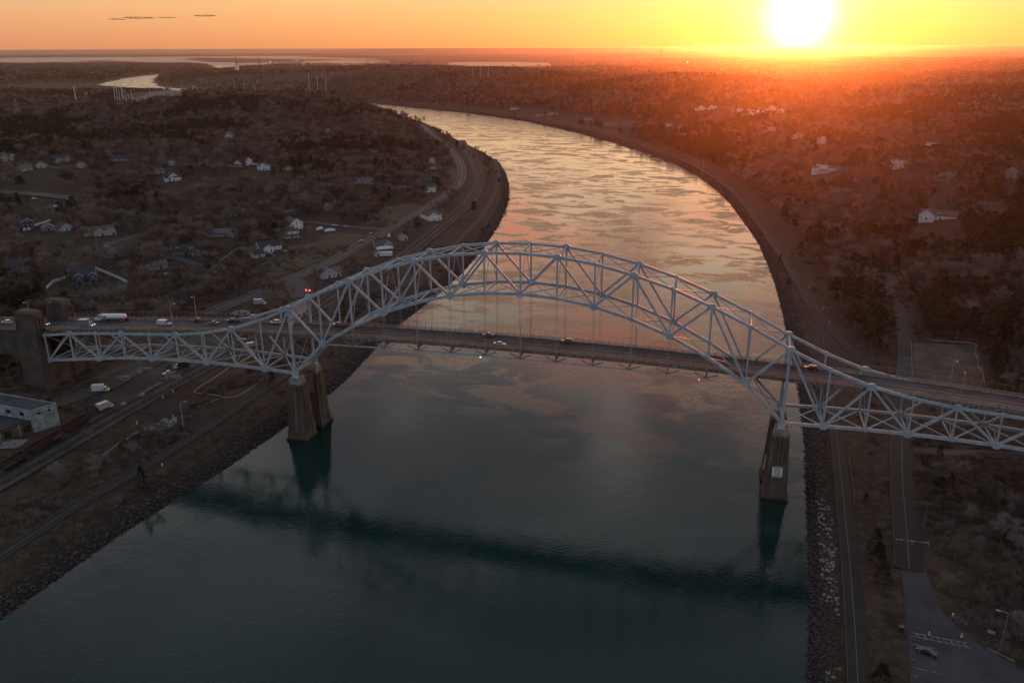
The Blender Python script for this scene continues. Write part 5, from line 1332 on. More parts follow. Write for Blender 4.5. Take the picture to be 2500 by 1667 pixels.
def boat(px, py, L, rel, label, wrap=(0.52, 0.62, 0.68)):
    p = at(px, py); t = thing('covered_boat', label, 'boat', (p.x, p.y, p.z + 0.1), view_rz(p) + R(rel))
    m = mat('shrink_wrap', wrap, 0.45, 0, 0.08, 1); n = 9
    prof = []
    vs = []; fs = []
    for i in range(n):
        s = i / (n - 1); x = -L / 2 + L * s; w = L * 0.16 * math.sin(min(1, (1 - s) * 1.7 + 0.02) * PI / 2) + 0.05; hgt = 1.7 + 0.9 * math.sin(s * PI)
        vs += [(x, -w * 0.6, 0.6), (x, -w, 1.5), (x, 0, hgt + 0.9), (x, w, 1.5), (x, w * 0.6, 0.6)]
        if i:
            for k in range(4): fs.append(((i - 1) * 5 + k, i * 5 + k, i * 5 + k + 1, (i - 1) * 5 + k + 1))
            fs.append(((i - 1) * 5 + 4, i * 5 + 4, i * 5, (i - 1) * 5))
    fs.append((0, 1, 2, 3, 4)); mb = MB(); mb.add(vs, fs); mb.build('wrap', m, t)
    for x in (-L * 0.3, L * 0.2): MB().box(x - 0.1, x + 0.1, -0.8, 0.8, 0, 0.7).build('cradle', M_wood, t)
    CUT.append((p.x, p.y, 7)); return t
boat(783, 560, 7, 40, 'white wrapped boat beside the farmhouse drive'); boat(808, 564, 9, 10, 'longer white wrapped boat right of the farmhouse drive')
boat(952, 578, 6, 80, 'egg-shaped white wrapped boat seen end on behind the hedge'); boat(942, 609, 13, 10, 'large sky-blue shrink-wrapped boat beside the tan house', (0.42, 0.62, 0.70))
p = at(943, 624); t = thing('trailer', 'white box trailer below the large wrapped boat', 'trailer', (p.x, p.y, p.z), view_rz(p) - R(5))
MB().box(-5, 5, -1.3, 1.3, 0.8, 3.6).build('trailer_body', M_white, t); add_wheels(t, (-3.5, -2.4), 1.1, 0.45); MB().box(5, 6.4, -0.1, 0.1, 0.8, 1.0).build('drawbar', M_tyre, t); CUT.append((p.x, p.y, 8))

def pole(name, px, top_y, label, cat='pole', arms=0, m=None, r=0.16, lamp=False, group=None, side=1, px_top=None):
    p = at(*px); d0 = (Vector((p.x, p.y, p.z)) - Vector(CAM)).length
    # height from the photographed top, standing plumb
    dr = _ray(px_top or px[0], top_y); hd = math.hypot(p.x - CAM[0], p.y - CAM[1]); tt = hd / math.hypot(dr[0], dr[1]); h = max(3.0, float(CAM[2] + dr[2] * tt) - p.z)
    t = thing(name, label, cat, (p.x, p.y, p.z), view_rz(p), group)
    MB().tube([(0, 0, -1), (0, 0, h)], [r, r * 0.65], 7).build('post', m or M_wood, t)
    for k in range(arms):
        MB().box(-1.4, 1.4, -0.07, 0.07, h - 0.7 - 1.1 * k, h - 0.5 - 1.1 * k).build('crossarm', m or M_wood, t)
        for x in (-1.2, -0.4, 0.4, 1.2): MB().tube([(x, 0, h - 0.5 - 1.1 * k), (x, 0, h - 0.25 - 1.1 * k)], 0.06, 5).build('insulator', M_dark, t)
    if lamp:
        MB().tube([(0, 0, h - 0.3), (side * 0.9, -0.2, h + 0.15), (side * 2.0, -0.4, h + 0.1)], 0.07, 5).build('lamp_arm', M_galv, t)
        MB().frustum((side * 2.2 - 0.5, side * 2.2 + 0.5, -0.6, -0.2), h - 0.02, (side * 2.2 - 0.4, side * 2.2 + 0.4, -0.5, -0.3), h + 0.2).build('lamp_head', M_galv, t)
    return t
pole('street_lamp', (447, 1038), 975, 'tall pale lamp pole in the yard left of the river pier', 'street lamp', 0, M_galv, 0.2, True, px_top=438)
pole('utility_pole', (53, 1287), 1240, 'wooden utility pole with two crossarms by the canal path at the left edge', 'utility pole', 2)
pole('utility_pole', (278, 1152), 1113, 'slim wooden utility pole between the concrete barriers and the canal path', 'utility pole', 1)
pole('utility_pole', (27, 935), 880, 'utility pole in front of the viaduct arch', 'utility pole', 1, px_top=17)
pole('utility_pole', (565, 978), 943, 'right-hand pole of the pair inside the silt fence loop', 'utility pole', 1)
pole('utility_pole', (553, 984), 948, 'left-hand pole of the pair inside the silt fence loop', 'utility pole', 0)
pole('utility_pole', (573, 1006), 966, 'slim pole beside the canal path below the silt fence', 'utility pole', 0, r=0.1)
pole('street_lamp', (2434, 1600), 1505, 'leaning timber lamp pole with transformers beside the car park', 'street lamp', 0, M_wood, 0.22, True, side=-1, px_top=2457)
pole('utility_pole', (2158, 1157), 1087, 'bare timber pole left of the access road', 'utility pole', 1, px_top=2166)
pole('utility_pole', (1717, 440), 390, 'lattice-topped mast on a pad above the right bank path', 'mast', 1, M_galv)
for px, ty, lb in (((943, 540), 506, 'utility pole left of the canal road junction with sagging wires'), ((957, 521), 494, 'utility pole behind the junction pole'), ((901, 547), 530, 'utility pole by the side street'), ((869, 590), 557, 'utility pole at the lawn corner by the canal road'),
        ((755, 640), 606, 'utility pole on the farmhouse lawn'), ((407, 622), 596, 'utility pole by the village lane'), ((222, 583), 562, 'utility pole by the beige ranch house'), ((1018, 478), 460, 'utility pole left of the green-roofed white house'), ((2250, 1300), 1230, 'thin pole at the brush edge right of the access road')):
    pole('utility_pole', px, ty, lb, 'utility pole', 1)
# lamp posts on the bridge
def deck_lamp(px, py, y, label, h=8.6):
    p = along(px, py, y); t = thing('street_lamp', label, 'street lamp', (p.x, y, zd(p.x)), 0, 'lamp posts along the bridge railings')
    heavy = y < 0 or abs(p.x - 90) > 110
    MB().tube([(0, 0, -2.2), (0, 0, h * 0.5), (0, 0, h)], [0.24 if heavy else 0.13, 0.18 if heavy else 0.1, 0.13 if heavy else 0.08], 7).build('post', M_rail if heavy else M_galv, t)
    s = 1 if y < 5 else -1
    MB().tube([(0, 0, h - 0.2), (0.3, s * 0.9, h + 0.25), (0.5, s * 1.9, h + 0.3)], 0.06, 5).build('lamp_arm', M_galv, t)
    MB().frustum((0.2, 0.8, min(s * 1.8, s * 2.6), max(s * 1.8, s * 2.6)), h + 0.18, (0.3, 0.7, min(s * 1.9, s * 2.5), max(s * 1.9, s * 2.5)), h + 0.38).build('lamp_head', M_galv, t)
    return t
for px, py, y, lb in ((425, 812, 0.9, 'heavy lamp post on the near railing beside the white van'), (481, 772, 15.3, 'lamp post on the far railing behind the dark red hatchback'), (1019, 830, 0.9, 'thin lamp post on the near railing left of mid-span'),
        (1296, 800, 15.3, 'thin lamp post on the far railing at mid-span'), (1271, 847, 0.9, 'thin lamp post on the near railing at mid-span'), (1540, 885, 0.9, 'thin lamp post on the near railing under the right half of the arch'),
        (1552, 838, 15.3, 'thin lamp post on the far railing under the right half of the arch'), (2316, 955, 15.3, 'heavy lamp post on the far railing before the cleared work site'), (2340, 1000, 0.9, 'heavy lamp post on the near railing at the right end'),
        (73, 760, 15.3, 'lamp head just above the tall concrete pylon'), (136, 762, 15.3, 'lamp post in front of the far pylon')):
    deck_lamp(px, py, y, lb, 9.5 if px > 2000 else (8.6 if px > 1000 or px < 200 else 10.5))

# traffic barrels, bin, gate, signs, picnic pieces
def barrel(px, py, label):
    p = at(px, py); t = thing('traffic_barrel', label, 'traffic barrel', (p.x, p.y, p.z + 0.15))
    M_o = mat('barrel_orange', (0.55, 0.10, 0.03), 0.6); M_w = M_white
    zs = [0, 0.25, 0.45, 0.65, 0.85, 1.05]
    for i in range(5):
        MB().lathe([(0.34 - 0.015 * i, zs[i] + 0.002), (0.33 - 0.015 * i, zs[i + 1])], 10).build('band', M_o if i % 2 == 0 else M_w, t)
    MB().lathe([(0.5, 0.0), (0.5, 0.08)], 8).build('base', M_tyre, t)
    MB().box(-0.1, 0.1, -0.05, 0.05, 1.05, 1.35).build('handle', M_white, t)
barrel(2262, 1560, 'orange and white traffic barrel on the hatched strip, left one'); barrel(2341, 1566, 'orange and white traffic barrel by the verge, right one')
p = at(2194, 1547); t = thing('litter_bin', 'dark square litter bin on the grass strip by the car park', 'bin', (p.x, p.y, p.z + 0.05), view_rz(p)); MB().box(-0.6, 0.6, -0.5, 0.5, 0, 1.3).build('bin_body', M_tyre, t); MB().box(-0.65, 0.65, -0.55, 0.55, 1.3, 1.45).build('lid', M_wood, t)
a, b = at(2183, 1332), at(2262, 1342); t = thing('road_gate', 'single bar gate across the access road', 'gate', (a.x, a.y, max(a.z, b.z))); d = b - a
for k in range(5): MB().beam(d * (k / 5) + Vector((0, 0, 1.0)), d * ((k + 1) / 5) + Vector((0, 0, 1.0)), 0.09, 0.09).build('gate_bar', M_rail if k % 2 else M_white, t)
for q in (Vector((0, 0, 0)), d * 0.5, d): MB().box(q.x - 0.08, q.x + 0.08, q.y - 0.08, q.y + 0.08, -0.5, 1.15).build('gate_post', M_galv, t)
p = at(2412, 1562); t = thing('notice_board', 'pale grey notice board on posts in the brush by the car park', 'sign', (p.x, p.y, p.z), view_rz(p)); MB().box(-0.9, 0.9, -0.05, 0.05, 0.9, 1.8).build('sign_panel', mat('board_grey', (0.3, 0.33, 0.35), 0.6), t)
for x in (-0.7, 0.7): MB().box(x - 0.05, x + 0.05, 0.05, 0.15, -0.3, 1.8).build('sign_post', M_wood, t)
for px, py, lb in ((1976, 710, 'white marker at the edge of the bank path, uppermost'), (2010, 762, 'white marker between the path and the brown verge'), (2025, 796, 'white bent marker by the boat ramp road'), (2200, 688, 'white post beside the gravel clearing'), (421, 1013, 'small white marker post in the grass'), (397, 966, 'white hydrant post by the tracks, left one'), (422, 952, 'white hydrant post by the tracks, right one'), (2320, 1515, 'slim white marker stake on the verge above the car park'), (394, 1132, 'tiny white post on the canal bank'), (333, 1028, 'white bucket in the grass left of the stone heap')):
    p = at(px, py); t = thing('marker_post', lb, 'marker post', (p.x, p.y, p.z), view_rz(p) + 0.3); MB().frustum((-0.18, 0.18, -0.12, 0.12), -0.2, (-0.14, 0.14, -0.09, 0.09), 1.2).build('post', M_white, t); MB().box(-0.2, 0.2, -0.14, 0.14, 1.2, 1.3).build('cap', M_white, t)

# boulders and rubble
def rock_mesh(seed, r=1.0):
    rr = random.Random(seed); bm = bmesh.new(); bmesh.ops.create_icosphere(bm, subdivisions=1, radius=r)
    for v_ in bm.verts: v_.co *= rr.uniform(0.7, 1.15); v_.co.z *= 0.72
    me = bpy.data.meshes.new('rock'); bm.to_mesh(me); bm.free(); return me
M_rockp = mat('pale_granite', (0.26, 0.235, 0.22), 0.9, 0, 0.4, 1.5)
M_rockd = mat('wet_dark_granite', (0.045, 0.036, 0.036), 0.8, 0, 0.4, 1.5)
RKP = [rock_mesh(i) for i in range(4)]; RKD = [rock_mesh(i + 10) for i in range(4)]
for m_ in RKP: m_.materials.append(M_rockp)
for m_ in RKD: m_.materials.append(M_rockd)
RKM = [rock_mesh(i + 20) for i in range(4)]
M_rockm = mat('grey_granite', (0.105, 0.09, 0.086), 0.9, 0, 0.4, 1.5)
for m_ in RKM: m_.materials.append(M_rockm)
def boulder(px, py, s, label, group=None):
    p = at(px, py); o = link('boulder', RKP[random.randrange(4)], None, (p.x, p.y, p.z + s * 0.35), random.uniform(0, 6)); o.scale = (s, s * 0.85, s * 0.9); tag(o, label, 'boulder', group)
boulder(345, 960, 1.9, 'big pale boulder at the end of the boulder row beside the tracks'); boulder(300, 982, 1.7, 'lone pale boulder by the parked box truck')
for i in range(12): boulder(352 + i * 3.6, 952 - i * 2.2 + random.uniform(-1, 1), random.uniform(0.5, 1.0), 'small pale boulder in the row beside the tracks, %s from the big one' % ('next', 'second', 'third', 'fourth', 'fifth', 'sixth', 'seventh', 'eighth', 'ninth', 'tenth', 'eleventh', 'last')[i], 'boulders lined up beside the tracks')
def heap(px, py, n, r, label, meshes=RKP, sz=0.5, hgt=1.0):
    p = at(px, py); mb = MB()
    for i in range(n):
        a = random.uniform(0, 2 * PI); q = random.random() ** 0.6; me = random.choice(meshes); s = sz * random.uniform(0.5, 1.3)
        x, y = r * q * math.cos(a), r * q * math.sin(a) * 0.7; z = hgt * (1 - q) + s * 0.3
        rot = Matrix.Rotation(random.uniform(0, 6), 3, 'Z')
        mb.add([rot @ v_.co * s + Vector((x, y, z)) for v_ in me.vertices], [tuple(pp.vertices) for pp in me.polygons])
    o = mb.build('rubble_heap', meshes[0].materials[0]); o.location = (p.x, p.y, p.z); tag(o, label, 'rubble heap', kind='stuff')
heap(302, 916, 70, 4.0, 'round heap of pale stones on the gravel yard'); heap(336, 905, 40, 3.0, 'heap of broken concrete along the haul track'); heap(355, 896, 40, 3.5, 'long heap of rubble right of the broken concrete')
heap(388, 1034, 160, 8.0, 'broad spread of pale crushed stone beside the tarmac patch', meshes=RKM, sz=0.45, hgt=0.4); heap(420, 915, 60, 5, 'scrap and stone debris beside the work pickup', sz=0.5, hgt=0.6)
heap(592, 762, 90, 7, 'white scrap heap behind the side span', sz=0.8, hgt=2.0); heap(2345, 1143, 60, 5.0, 'patch of white rubble in the brush right of the access road', sz=0.25, hgt=0.3); heap(2372, 1148, 60, 5.0, 'second patch of white rubble further right in the brush', sz=0.25, hgt=0.15)
heap(2284, 1145, 20, 2.5, 'small stone pile inside a dark thicket', sz=0.6, hgt=0.4)
def logs(px, py, n, L, rel, label, m=M_wood):
    p = at(px, py); t = thing('log_pile', label, 'log pile', (p.x, p.y, p.z), view_rz(p) + R(rel))
    for i in range(n): 
        y = i * 0.9 + random.uniform(-.2, .2); a = random.uniform(-0.08, 0.08); MB().tube([(-L / 2 + random.uniform(-1, 1), y - a * L / 2, 0.35), (L / 2, y + a * L / 2, 0.35)], 0.28, 7).build('log', m, t)
logs(490, 983, 3, 9, 28, 'dark timber poles lying beside the tarmac patch', tiem); logs(18, 1085, 8, 9, -30, 'stack of pale pipes and timber beside the warehouse', M_conc2); logs(508, 980, 2, 10, 28, 'pair of pale timber poles on the brown plot')
# ------------------------------------------------------------------ far infrastructure
def far_top(p, px, py):
    dr = _ray(px, py); hd = math.hypot(p.x - CAM[0], p.y - CAM[1]); tt = hd / math.hypot(dr[0], dr[1]); return float(CAM[2] + dr[2] * tt)
M_mast = mat('mast_pale', (0.80, 0.74, 0.72), 0.6, 0.2, 0.1, 1)
M_mastr = mat('mast_dark', (0.16, 0.10, 0.09), 0.7, 0.1, 0.1, 1)
def mast(px, py, ty, label, group=None, w=1.0, tx=None, arms=1, m=M_mast, lattice=False):
    p = at(px, py); h = max(8, far_top(p, tx or px, ty) - p.z); dist = math.hypot(p.x - CAM[0], p.y - CAM[1])
    t = thing('transmission_tower' if lattice else 'transmission_pole', label, 'pylon' if lattice else 'power pole', (p.x, p.y, p.z), view_rz(p), group)
    if lattice:
        b = h * 0.13; mb = MB()
        lv = [0, .2, .38, .54, .68, .8, .9, 1.0]; wd = lambda q: b * (1 - q) ** 1.1 + 0.7
        for q0, q1 in zip(lv[:-1], lv[1:]):
            a0, a1 = wd(q0), wd(q1); z0, z1 = h * q0, h * q1; C4 = [(-1, -1), (1, -1), (1, 1), (-1, 1)]
            for i in range(4):
                c, d = C4[i], C4[(i + 1) % 4]
                mb.beam((c[0] * a0, c[1] * a0, z0), (c[0] * a1, c[1] * a1, z1), 0.3 * w, 0.3 * w)
                mb.beam((c[0] * a0, c[1] * a0, z0), (d[0] * a1, d[1] * a1, z1), 0.18 * w, 0.18 * w)
                mb.beam((d[0] * a0, d[1] * a0, z0), (c[0] * a1, c[1] * a1, z1), 0.18 * w, 0.18 * w)
                mb.beam((c[0] * a1, c[1] * a1, z1), (d[0] * a1, d[1] * a1, z1), 0.18 * w, 0.18 * w)
        mb.build('lattice_body', m, t)
        for q in (0.72, 0.86)[:arms]: MB().beam((-h * 0.16, 0, h * q), (h * 0.16, 0, h * q), 0.4 * w, 0.4 * w).build('crossarm', m, t)
    else:
        MB().tube([(0, 0, -1), (0, 0, h)], [1.1 * w, 0.65 * w], 6).build('post', m, t)
        for k in range(arms): MB().box(-h * 0.13, h * 0.13, -0.25, 0.25, h * (0.93 - 0.12 * k), h * (0.93 - 0.12 * k) + 0.5).build('crossarm', m, t)
    return t
S1 = 500 / 2352
mast(192, 247, 202, 'single tall white transmission pole left of the substation', tx=184, w=1.5, arms=2)
mast(50, 281, 232, 'pale lattice pylon standing alone in the woods at the far left', lattice=True, arms=2, m=M_galv)
for x, y0, y1 in ((122, 252, 242), (131, 250, 237), (138, 249, 232), (139, 271, 250)): mast(x, y0, y1, 'short pale pole in the clearing left of the tall white pole', 'short poles in the left clearing', 0.7)
for x, y0, y1 in ((217, 246, 219), (216, 240, 219), (221, 239, 219)): mast(x, y0, y1, 'pale pole of the trio right of the tall white pole', 'trio of poles right of the tall white pole', 0.6)
for x, y0, y1 in ((172, 269, 246), (176, 268, 248), (179, 269, 251)): mast(x, y0, y1, 'reddish pole of the cluster below the tall white pole', 'reddish poles below the tall white pole', 0.5)
mast(253, 237, 225, 'lone stub pole left of the switchyard', w=0.8, arms=0)
for x, y0, y1, tx in ((287, 243, 199, 283), (293, 243, 195, 289), (299, 245, 203, 293), (305, 240, 198, 301), (308, 243, 203, 304), (314, 246, 212, 309), (320, 246, 220, 317), (328, 246, 212, 323), (333, 248, 228, 331), (337, 250, 235, 335)):
    mast(x, y0, y1, 'tall white mast of the dense cluster at the switchyard entrance', 'white masts at the switchyard entrance', 0.8, tx)
for x, y0, y1, tx in ((426, 239, 205, 422), (450, 226, 200, 448), (371, 223, 210, 370), (379, 254, 240, 378)): mast(x, y0, y1, 'thin pole rising out of the switchyard', 'thin poles in the switchyard', 0.6, tx)
for x, y0, y1, tx in ((477, 227, 203, 475), (481, 226, 204, 480), (487, 225, 203, 485)): mast(x, y0, y1, 'pinkish mast of the trio at the right end of the switchyard', 'pinkish masts right of the switchyard', 0.8, tx)
for i in range(9): mast(500 + i * 4.6, 221 - i * 0.2, 210 + (i % 3) * 2, 'small pinkish pole in the row on the hill shoulder', 'small poles in a row on the hill shoulder', 0.5, arms=0)
for x, y0, y1, tx in ((579, 219, 195, 577), (602, 220, 199, 601), (624, 221, 202, 622), (629, 219, 202, 627)): mast(x, y0, y1, 'thin pink pole in the woods behind the hill', 'thin pink poles behind the hill', 0.6, tx)
for x, y0, y1, tx, lb in ((762, 232, 175, 758, 'left'), (782, 231, 178, 780, 'middle'), (802, 226, 180, 800, 'right')): mast(x, y0, y1, 'tall slender transmission pole behind the wooded hill, %s one of three' % lb, w=0.9, tx=tx, arms=0)
for x, y0, y1 in ((1159, 196, 158), (1178, 199, 157), (1198, 197, 157)): mast(x, y0, y1, 'slender pole on the left edge of the bare mound beyond the canal', 'poles left of the bare mound', 0.7, arms=1)
for x, y0, y1 in ((1303, 196, 174), (1320, 196, 173), (1337, 196, 172)): mast(x, y0, y1, 'slender pole on top of the bare mound beyond the canal', 'poles on top of the bare mound', 0.7, arms=0)
mast(324, 177, 150, 'dark lattice pylon on the near side of the distant canal bend', lattice=True, m=M_mastr, arms=1, w=1.6)
mast(412, 166, 151, 'dark lattice pylon beyond the distant canal bend', lattice=True, m=M_mastr, arms=1, w=1.6)
mast(1573, 180, 138, 'dark radio mast on the ridge left of the lit mast', lattice=False, m=M_mastr, arms=0, w=0.9)
t = mast(1682, 182, 156, 'radio mast with a bright white lamp on its top', m=M_mastr, arms=0, w=1.0)
hh = max(v[2] for v in [c for c in t.children[0].bound_box]); MB().lathe([(0.3, hh), (1.1, hh + 0.6), (1.1, hh + 1.8), (0.3, hh + 2.4)], 8).build('lamp', M_lampw, t)
t = mast(1572.5, 181, 177, 'low mast with a small bright lamp beside the dark radio mast', m=M_mastr, arms=0, w=0.6)
hh = max(c[2] for c in t.children[0].bound_box); MB().lathe([(0.2, hh), (0.7, hh + 0.4), (0.7, hh + 1.2), (0.2, hh + 1.6)], 8).build('lamp', M_lampw, t)
# switchyard: low grey gantries on pale gravel
lot('switchyard_gravel', [(335, 236), (370, 222), (440, 216), (462, 226), (440, 232), (370, 240), (338, 244)], M_conc2, 1.0)
lot('switchyard_gravel', [(310, 247), (345, 246), (350, 253), (315, 254)], M_conc2, 1.0)
M_yard = mat('yard_gravel', (0.09, 0.085, 0.085), 0.95, 0, 0.3, 0.01)
for o in bpy.data.objects:
    if o.name.startswith('switchyard_gravel'): o.data.materials[0] = M_yard
CLEAR.append(np.array([tuple(at(*p))[:2] for p in [(270, 250), (335, 222), (440, 214), (465, 226), (450, 236), (370, 246), (350, 258), (310, 258)]]))
ri = random.Random(3)
for i in range(46):
    px = ri.uniform(345, 455); py = ri.uniform(222, 238) if px > 370 else ri.uniform(232, 242)
    p = at(px, py); t = thing('switchgear_gantry', 'grey steel gantry in the crowded switchyard beyond the wooded hill', 'gantry', (p.x, p.y, p.z), view_rz(p) + ri.uniform(-.2, .2), 'gantries of the switchyard')
    w = ri.uniform(6, 13); h = ri.uniform(7, 12)
    for x in (-w, w): MB().box(x - 0.3, x + 0.3, -0.3, 0.3, 0, h).build('leg', M_galv, t)
    MB().box(-w - 0.3, w + 0.3, -0.35, 0.35, h + 0.002, h + 0.6).build('crossbeam', M_galv, t)
for i in range(9):
    p = at(314 + i * 3.6, 249 + (i % 3)); t = thing('transformer', 'blue-grey transformer in the lower switchyard', 'transformer', (p.x, p.y, p.z), view_rz(p), 'transformers in the lower switchyard')
    MB().box(-3, 3, -2, 2, 0, 4.5).build('tank', M_galv, t)
    for x in (-1.8, 0, 1.8): MB().tube([(x, 0, 4.5), (x, 0, 7.0)], 0.35, 6).build('bushing', M_galv, t)
# water tanks
p = at(584, 172); h = far_top(p, 584, 158) - p.z; t = thing('water_tank', 'pale blue cylindrical standpipe water tank above the distant woods', 'water tank', (p.x, p.y, p.z)); r = 4.6 * (p - Vector(CAM)).length / 2024
M_tank = mat('tank_blue', (0.62, 0.68, 0.70), 0.5, 0, 0.05, 0.2); MB().lathe([(r, 0), (r, h), (r * 0.7, h * 1.04), (0.2, h * 1.06)], 20).build('tank', M_tank, t)
p = at(746, 159); h = far_top(p, 746, 139) - p.z; s = (p - Vector(CAM)).length / 2024; t = thing('water_tower', 'pale water tower with a bulbous head near the bay shore', 'water tower', (p.x, p.y, p.z))
MB().lathe([(3.2 * s, 0), (3.0 * s, h * 0.55), (5.0 * s, h * 0.68), (5.2 * s, h * 0.9), (3.5 * s, h), (0.3, h * 1.03)], 20).build('tower', M_tank, t); MB().lathe([(5.3 * s, h * 0.7), (5.3 * s, h * 0.76)], 20).build('ring', M_mastr, t)
# distant railway lift bridge: two towers with a span between
a, b = at(582, 154), at(639, 153); t = thing('lift_bridge', 'distant dark railway lift bridge with two tall towers over the end of the canal', 'bridge', (a.x, a.y, 0)); d = b - a; d.z = 0; L = d.length; t.rotation_euler.z = math.atan2(d.y, d.x)
for i, (x, ty, px) in enumerate(((0, 134, 582), (L, 137, 639))):
    h = far_top(a if i == 0 else b, px, ty); mb = MB(); wd = L * 0.022
    for q in range(7):
        z0, z1 = h * q / 7, h * (q + 1) / 7; s0, s1 = wd * (1 - q / 11), wd * (1 - (q + 1) / 11)
        for sx_ in (-1, 1):
            mb.beam((x + sx_ * s0, 0, z0), (x + sx_ * s1, 0, z1), 4, 4); mb.beam((x + sx_ * s0, 0, z0), (x - sx_ * s1, 0, z1), 2.5, 2.5)
    mb.build('tower', M_mastr, t)
MB().box(0, L, -5, 5, 17, 19).build('span', M_mastr, t); MB().box(L * 0.05, L * 0.95, -4, 4, 26, 27.5).build('top_chord', M_mastr, t)
for k in range(14):
    x = L * (0.05 + 0.9 * k / 13); MB().box(x - 1.2, x + 1.2, -4, 4, 19.01, 25.99).build('web_post', M_mastr, t)
for px, py, lb in ((660, 146, 'left light'), (668, 145, 'right light')): pass
for px, py, lb in ((665, 148, 'bright lamp by the bay shore right of the lift bridge'), (723, 145, 'bright lamp left of the bulbous water tower'), (732, 144, 'bright lamp just left of the bulbous water tower')):
    p = at(px, py + 4); h = far_top(p, px, py) - p.z; t = thing('flood_light', lb, 'flood light', (p.x, p.y, p.z)); MB().tube([(0, 0, 0), (0, 0, h)], 0.8, 5).build('post', M_mastr, t); MB().lathe([(0.5, h), (1.6, h + 1.0), (1.6, h + 2.6), (0.5, h + 3.4)], 8).build('lamp', M_lampw, t)
# wind turbines
def turbine(px, py, hub, rot, label, bx=None):
    p = at(px, py); h = far_top(p, bx or px, hub) - p.z; s = h; t = thing('wind_turbine', label, 'wind turbine', (p.x, p.y, p.z), view_rz(p) + 0.25)
    m = M_mastr; MB().tube([(0, 0, 0), (0, 0, h)], [h * 0.028, h * 0.018], 10).build('tower', M_mastr, t)
    MB().box(-h * .02, h * .02, -h * .04, h * .04, h * 1.001, h * 1.045).build('nacelle', m, t)
    R_ = h * 0.52
    for k in range(3):
        a_ = R(rot + 120 * k); dx, dz = math.sin(a_), math.cos(a_); y = -h * .05; w = h * 0.022
        MB().add([(0 - dz * w, y, h * 1.02 + dx * w), (0 + dz * w, y, h * 1.02 - dx * w), (dx * R_ + dz * w * .25, y, h * 1.02 + dz * R_ - dx * w * .25), (dx * R_ - dz * w * .25, y, h * 1.02 + dz * R_ + dx * w * .25),
                  (0 - dz * w, y + w * .5, h * 1.02 + dx * w), (0 + dz * w, y + w * .5, h * 1.02 - dx * w), (dx * R_ + dz * w * .25, y + w * .3, h * 1.02 + dz * R_ - dx * w * .25), (dx * R_ - dz * w * .25, y + w * .3, h * 1.02 + dz * R_ + dx * w * .25)],
                 [(0, 3, 2, 1), (4, 5, 6, 7), (0, 1, 5, 4), (1, 2, 6, 5), (2, 3, 7, 6), (3, 0, 4, 7)]).build('blade', m, t)
turbine(1619, 155, 127, 22, 'wind turbine left of the sun with one blade pointing up right')
turbine(1794, 156, 124, 2, 'tallest wind turbine, left of the sun with a vertical blade')
turbine(1892, 141, 127, 60, 'small wind turbine just left of the sun glare', 1893)
turbine(2060, 157, 123, 60, 'wind turbine right of the sun with its blades in a V', 2062)
turbine(2217, 128, 119, 80, 'distant wind turbine on the right horizon')
# small dusk clouds
def cloud_mat():
    if 'dusk_cloud' in _mats: return _mats['dusk_cloud']
    m = bpy.data.materials.new('dusk_cloud'); m.use_nodes = True; N = NT(m.node_tree); N.n.remove(N.n['Principled BSDF'])
    a = N.node('ShaderNodeBsdfTransparent'); b = N.node('ShaderNodeBsdfDiffuse'); b.inputs[0].default_value = (0.75, 0.5, 0.45, 1); x = N.node('ShaderNodeMixShader'); x.inputs[0].default_value = 0.06
    N.l.new(a.outputs[0], x.inputs[1]); N.l.new(b.outputs[0], x.inputs[2]); N.l.new(x.outputs[0], N.n['Material Output'].inputs[0]); _mats['dusk_cloud'] = m; return m
def cloud(px, py, wpx, hpx, label, dist=45000, col=(0.30, 0.17, 0.16)):
    d = _ray(px, py); d /= np.linalg.norm(d); c = CAM + d * dist; s = dist / 2024; m = cloud_mat()
    mb = MB(); rr = random.Random(int(px))
    for i in range(9):
        t_ = (i / 8 - 0.5); w = (1 - (2 * t_) ** 2) * 0.9 + 0.15
        bm = bmesh.new(); bmesh.ops.create_icosphere(bm, subdivisions=2, radius=1)
        sx_, sy_, sz_ = wpx * s * 0.13, wpx * s * 0.12, hpx * s * 0.42 * w * rr.uniform(0.6, 1.1)
        mb.add([(v_.co.x * sx_ + t_ * wpx * s * 0.85, v_.co.y * sy_, v_.co.z * sz_ + rr.uniform(-.15, .15) * hpx * s) for v_ in bm.verts], [tuple(v_.index for v_ in f.verts) for f in bm.faces]); bm.free()
    o = mb.build('cloud', m); o.location = c; o.rotation_euler = (0, 0, -YAW * 0 + math.atan2(d[1], d[0]) - PI / 2); tag(o, label, 'cloud'); return o
cloud(293, 40, 34, 5, 'small dark sliver of cloud, leftmost of the row in the orange sky'); cloud(345, 37, 62, 8, 'long thin dark cloud, second in the row in the orange sky'); cloud(415, 37, 40, 4, 'faint thin cloud, third in the row in the orange sky'); cloud(506, 33, 44, 7, 'dark clot of cloud at the right end of the row in the orange sky')
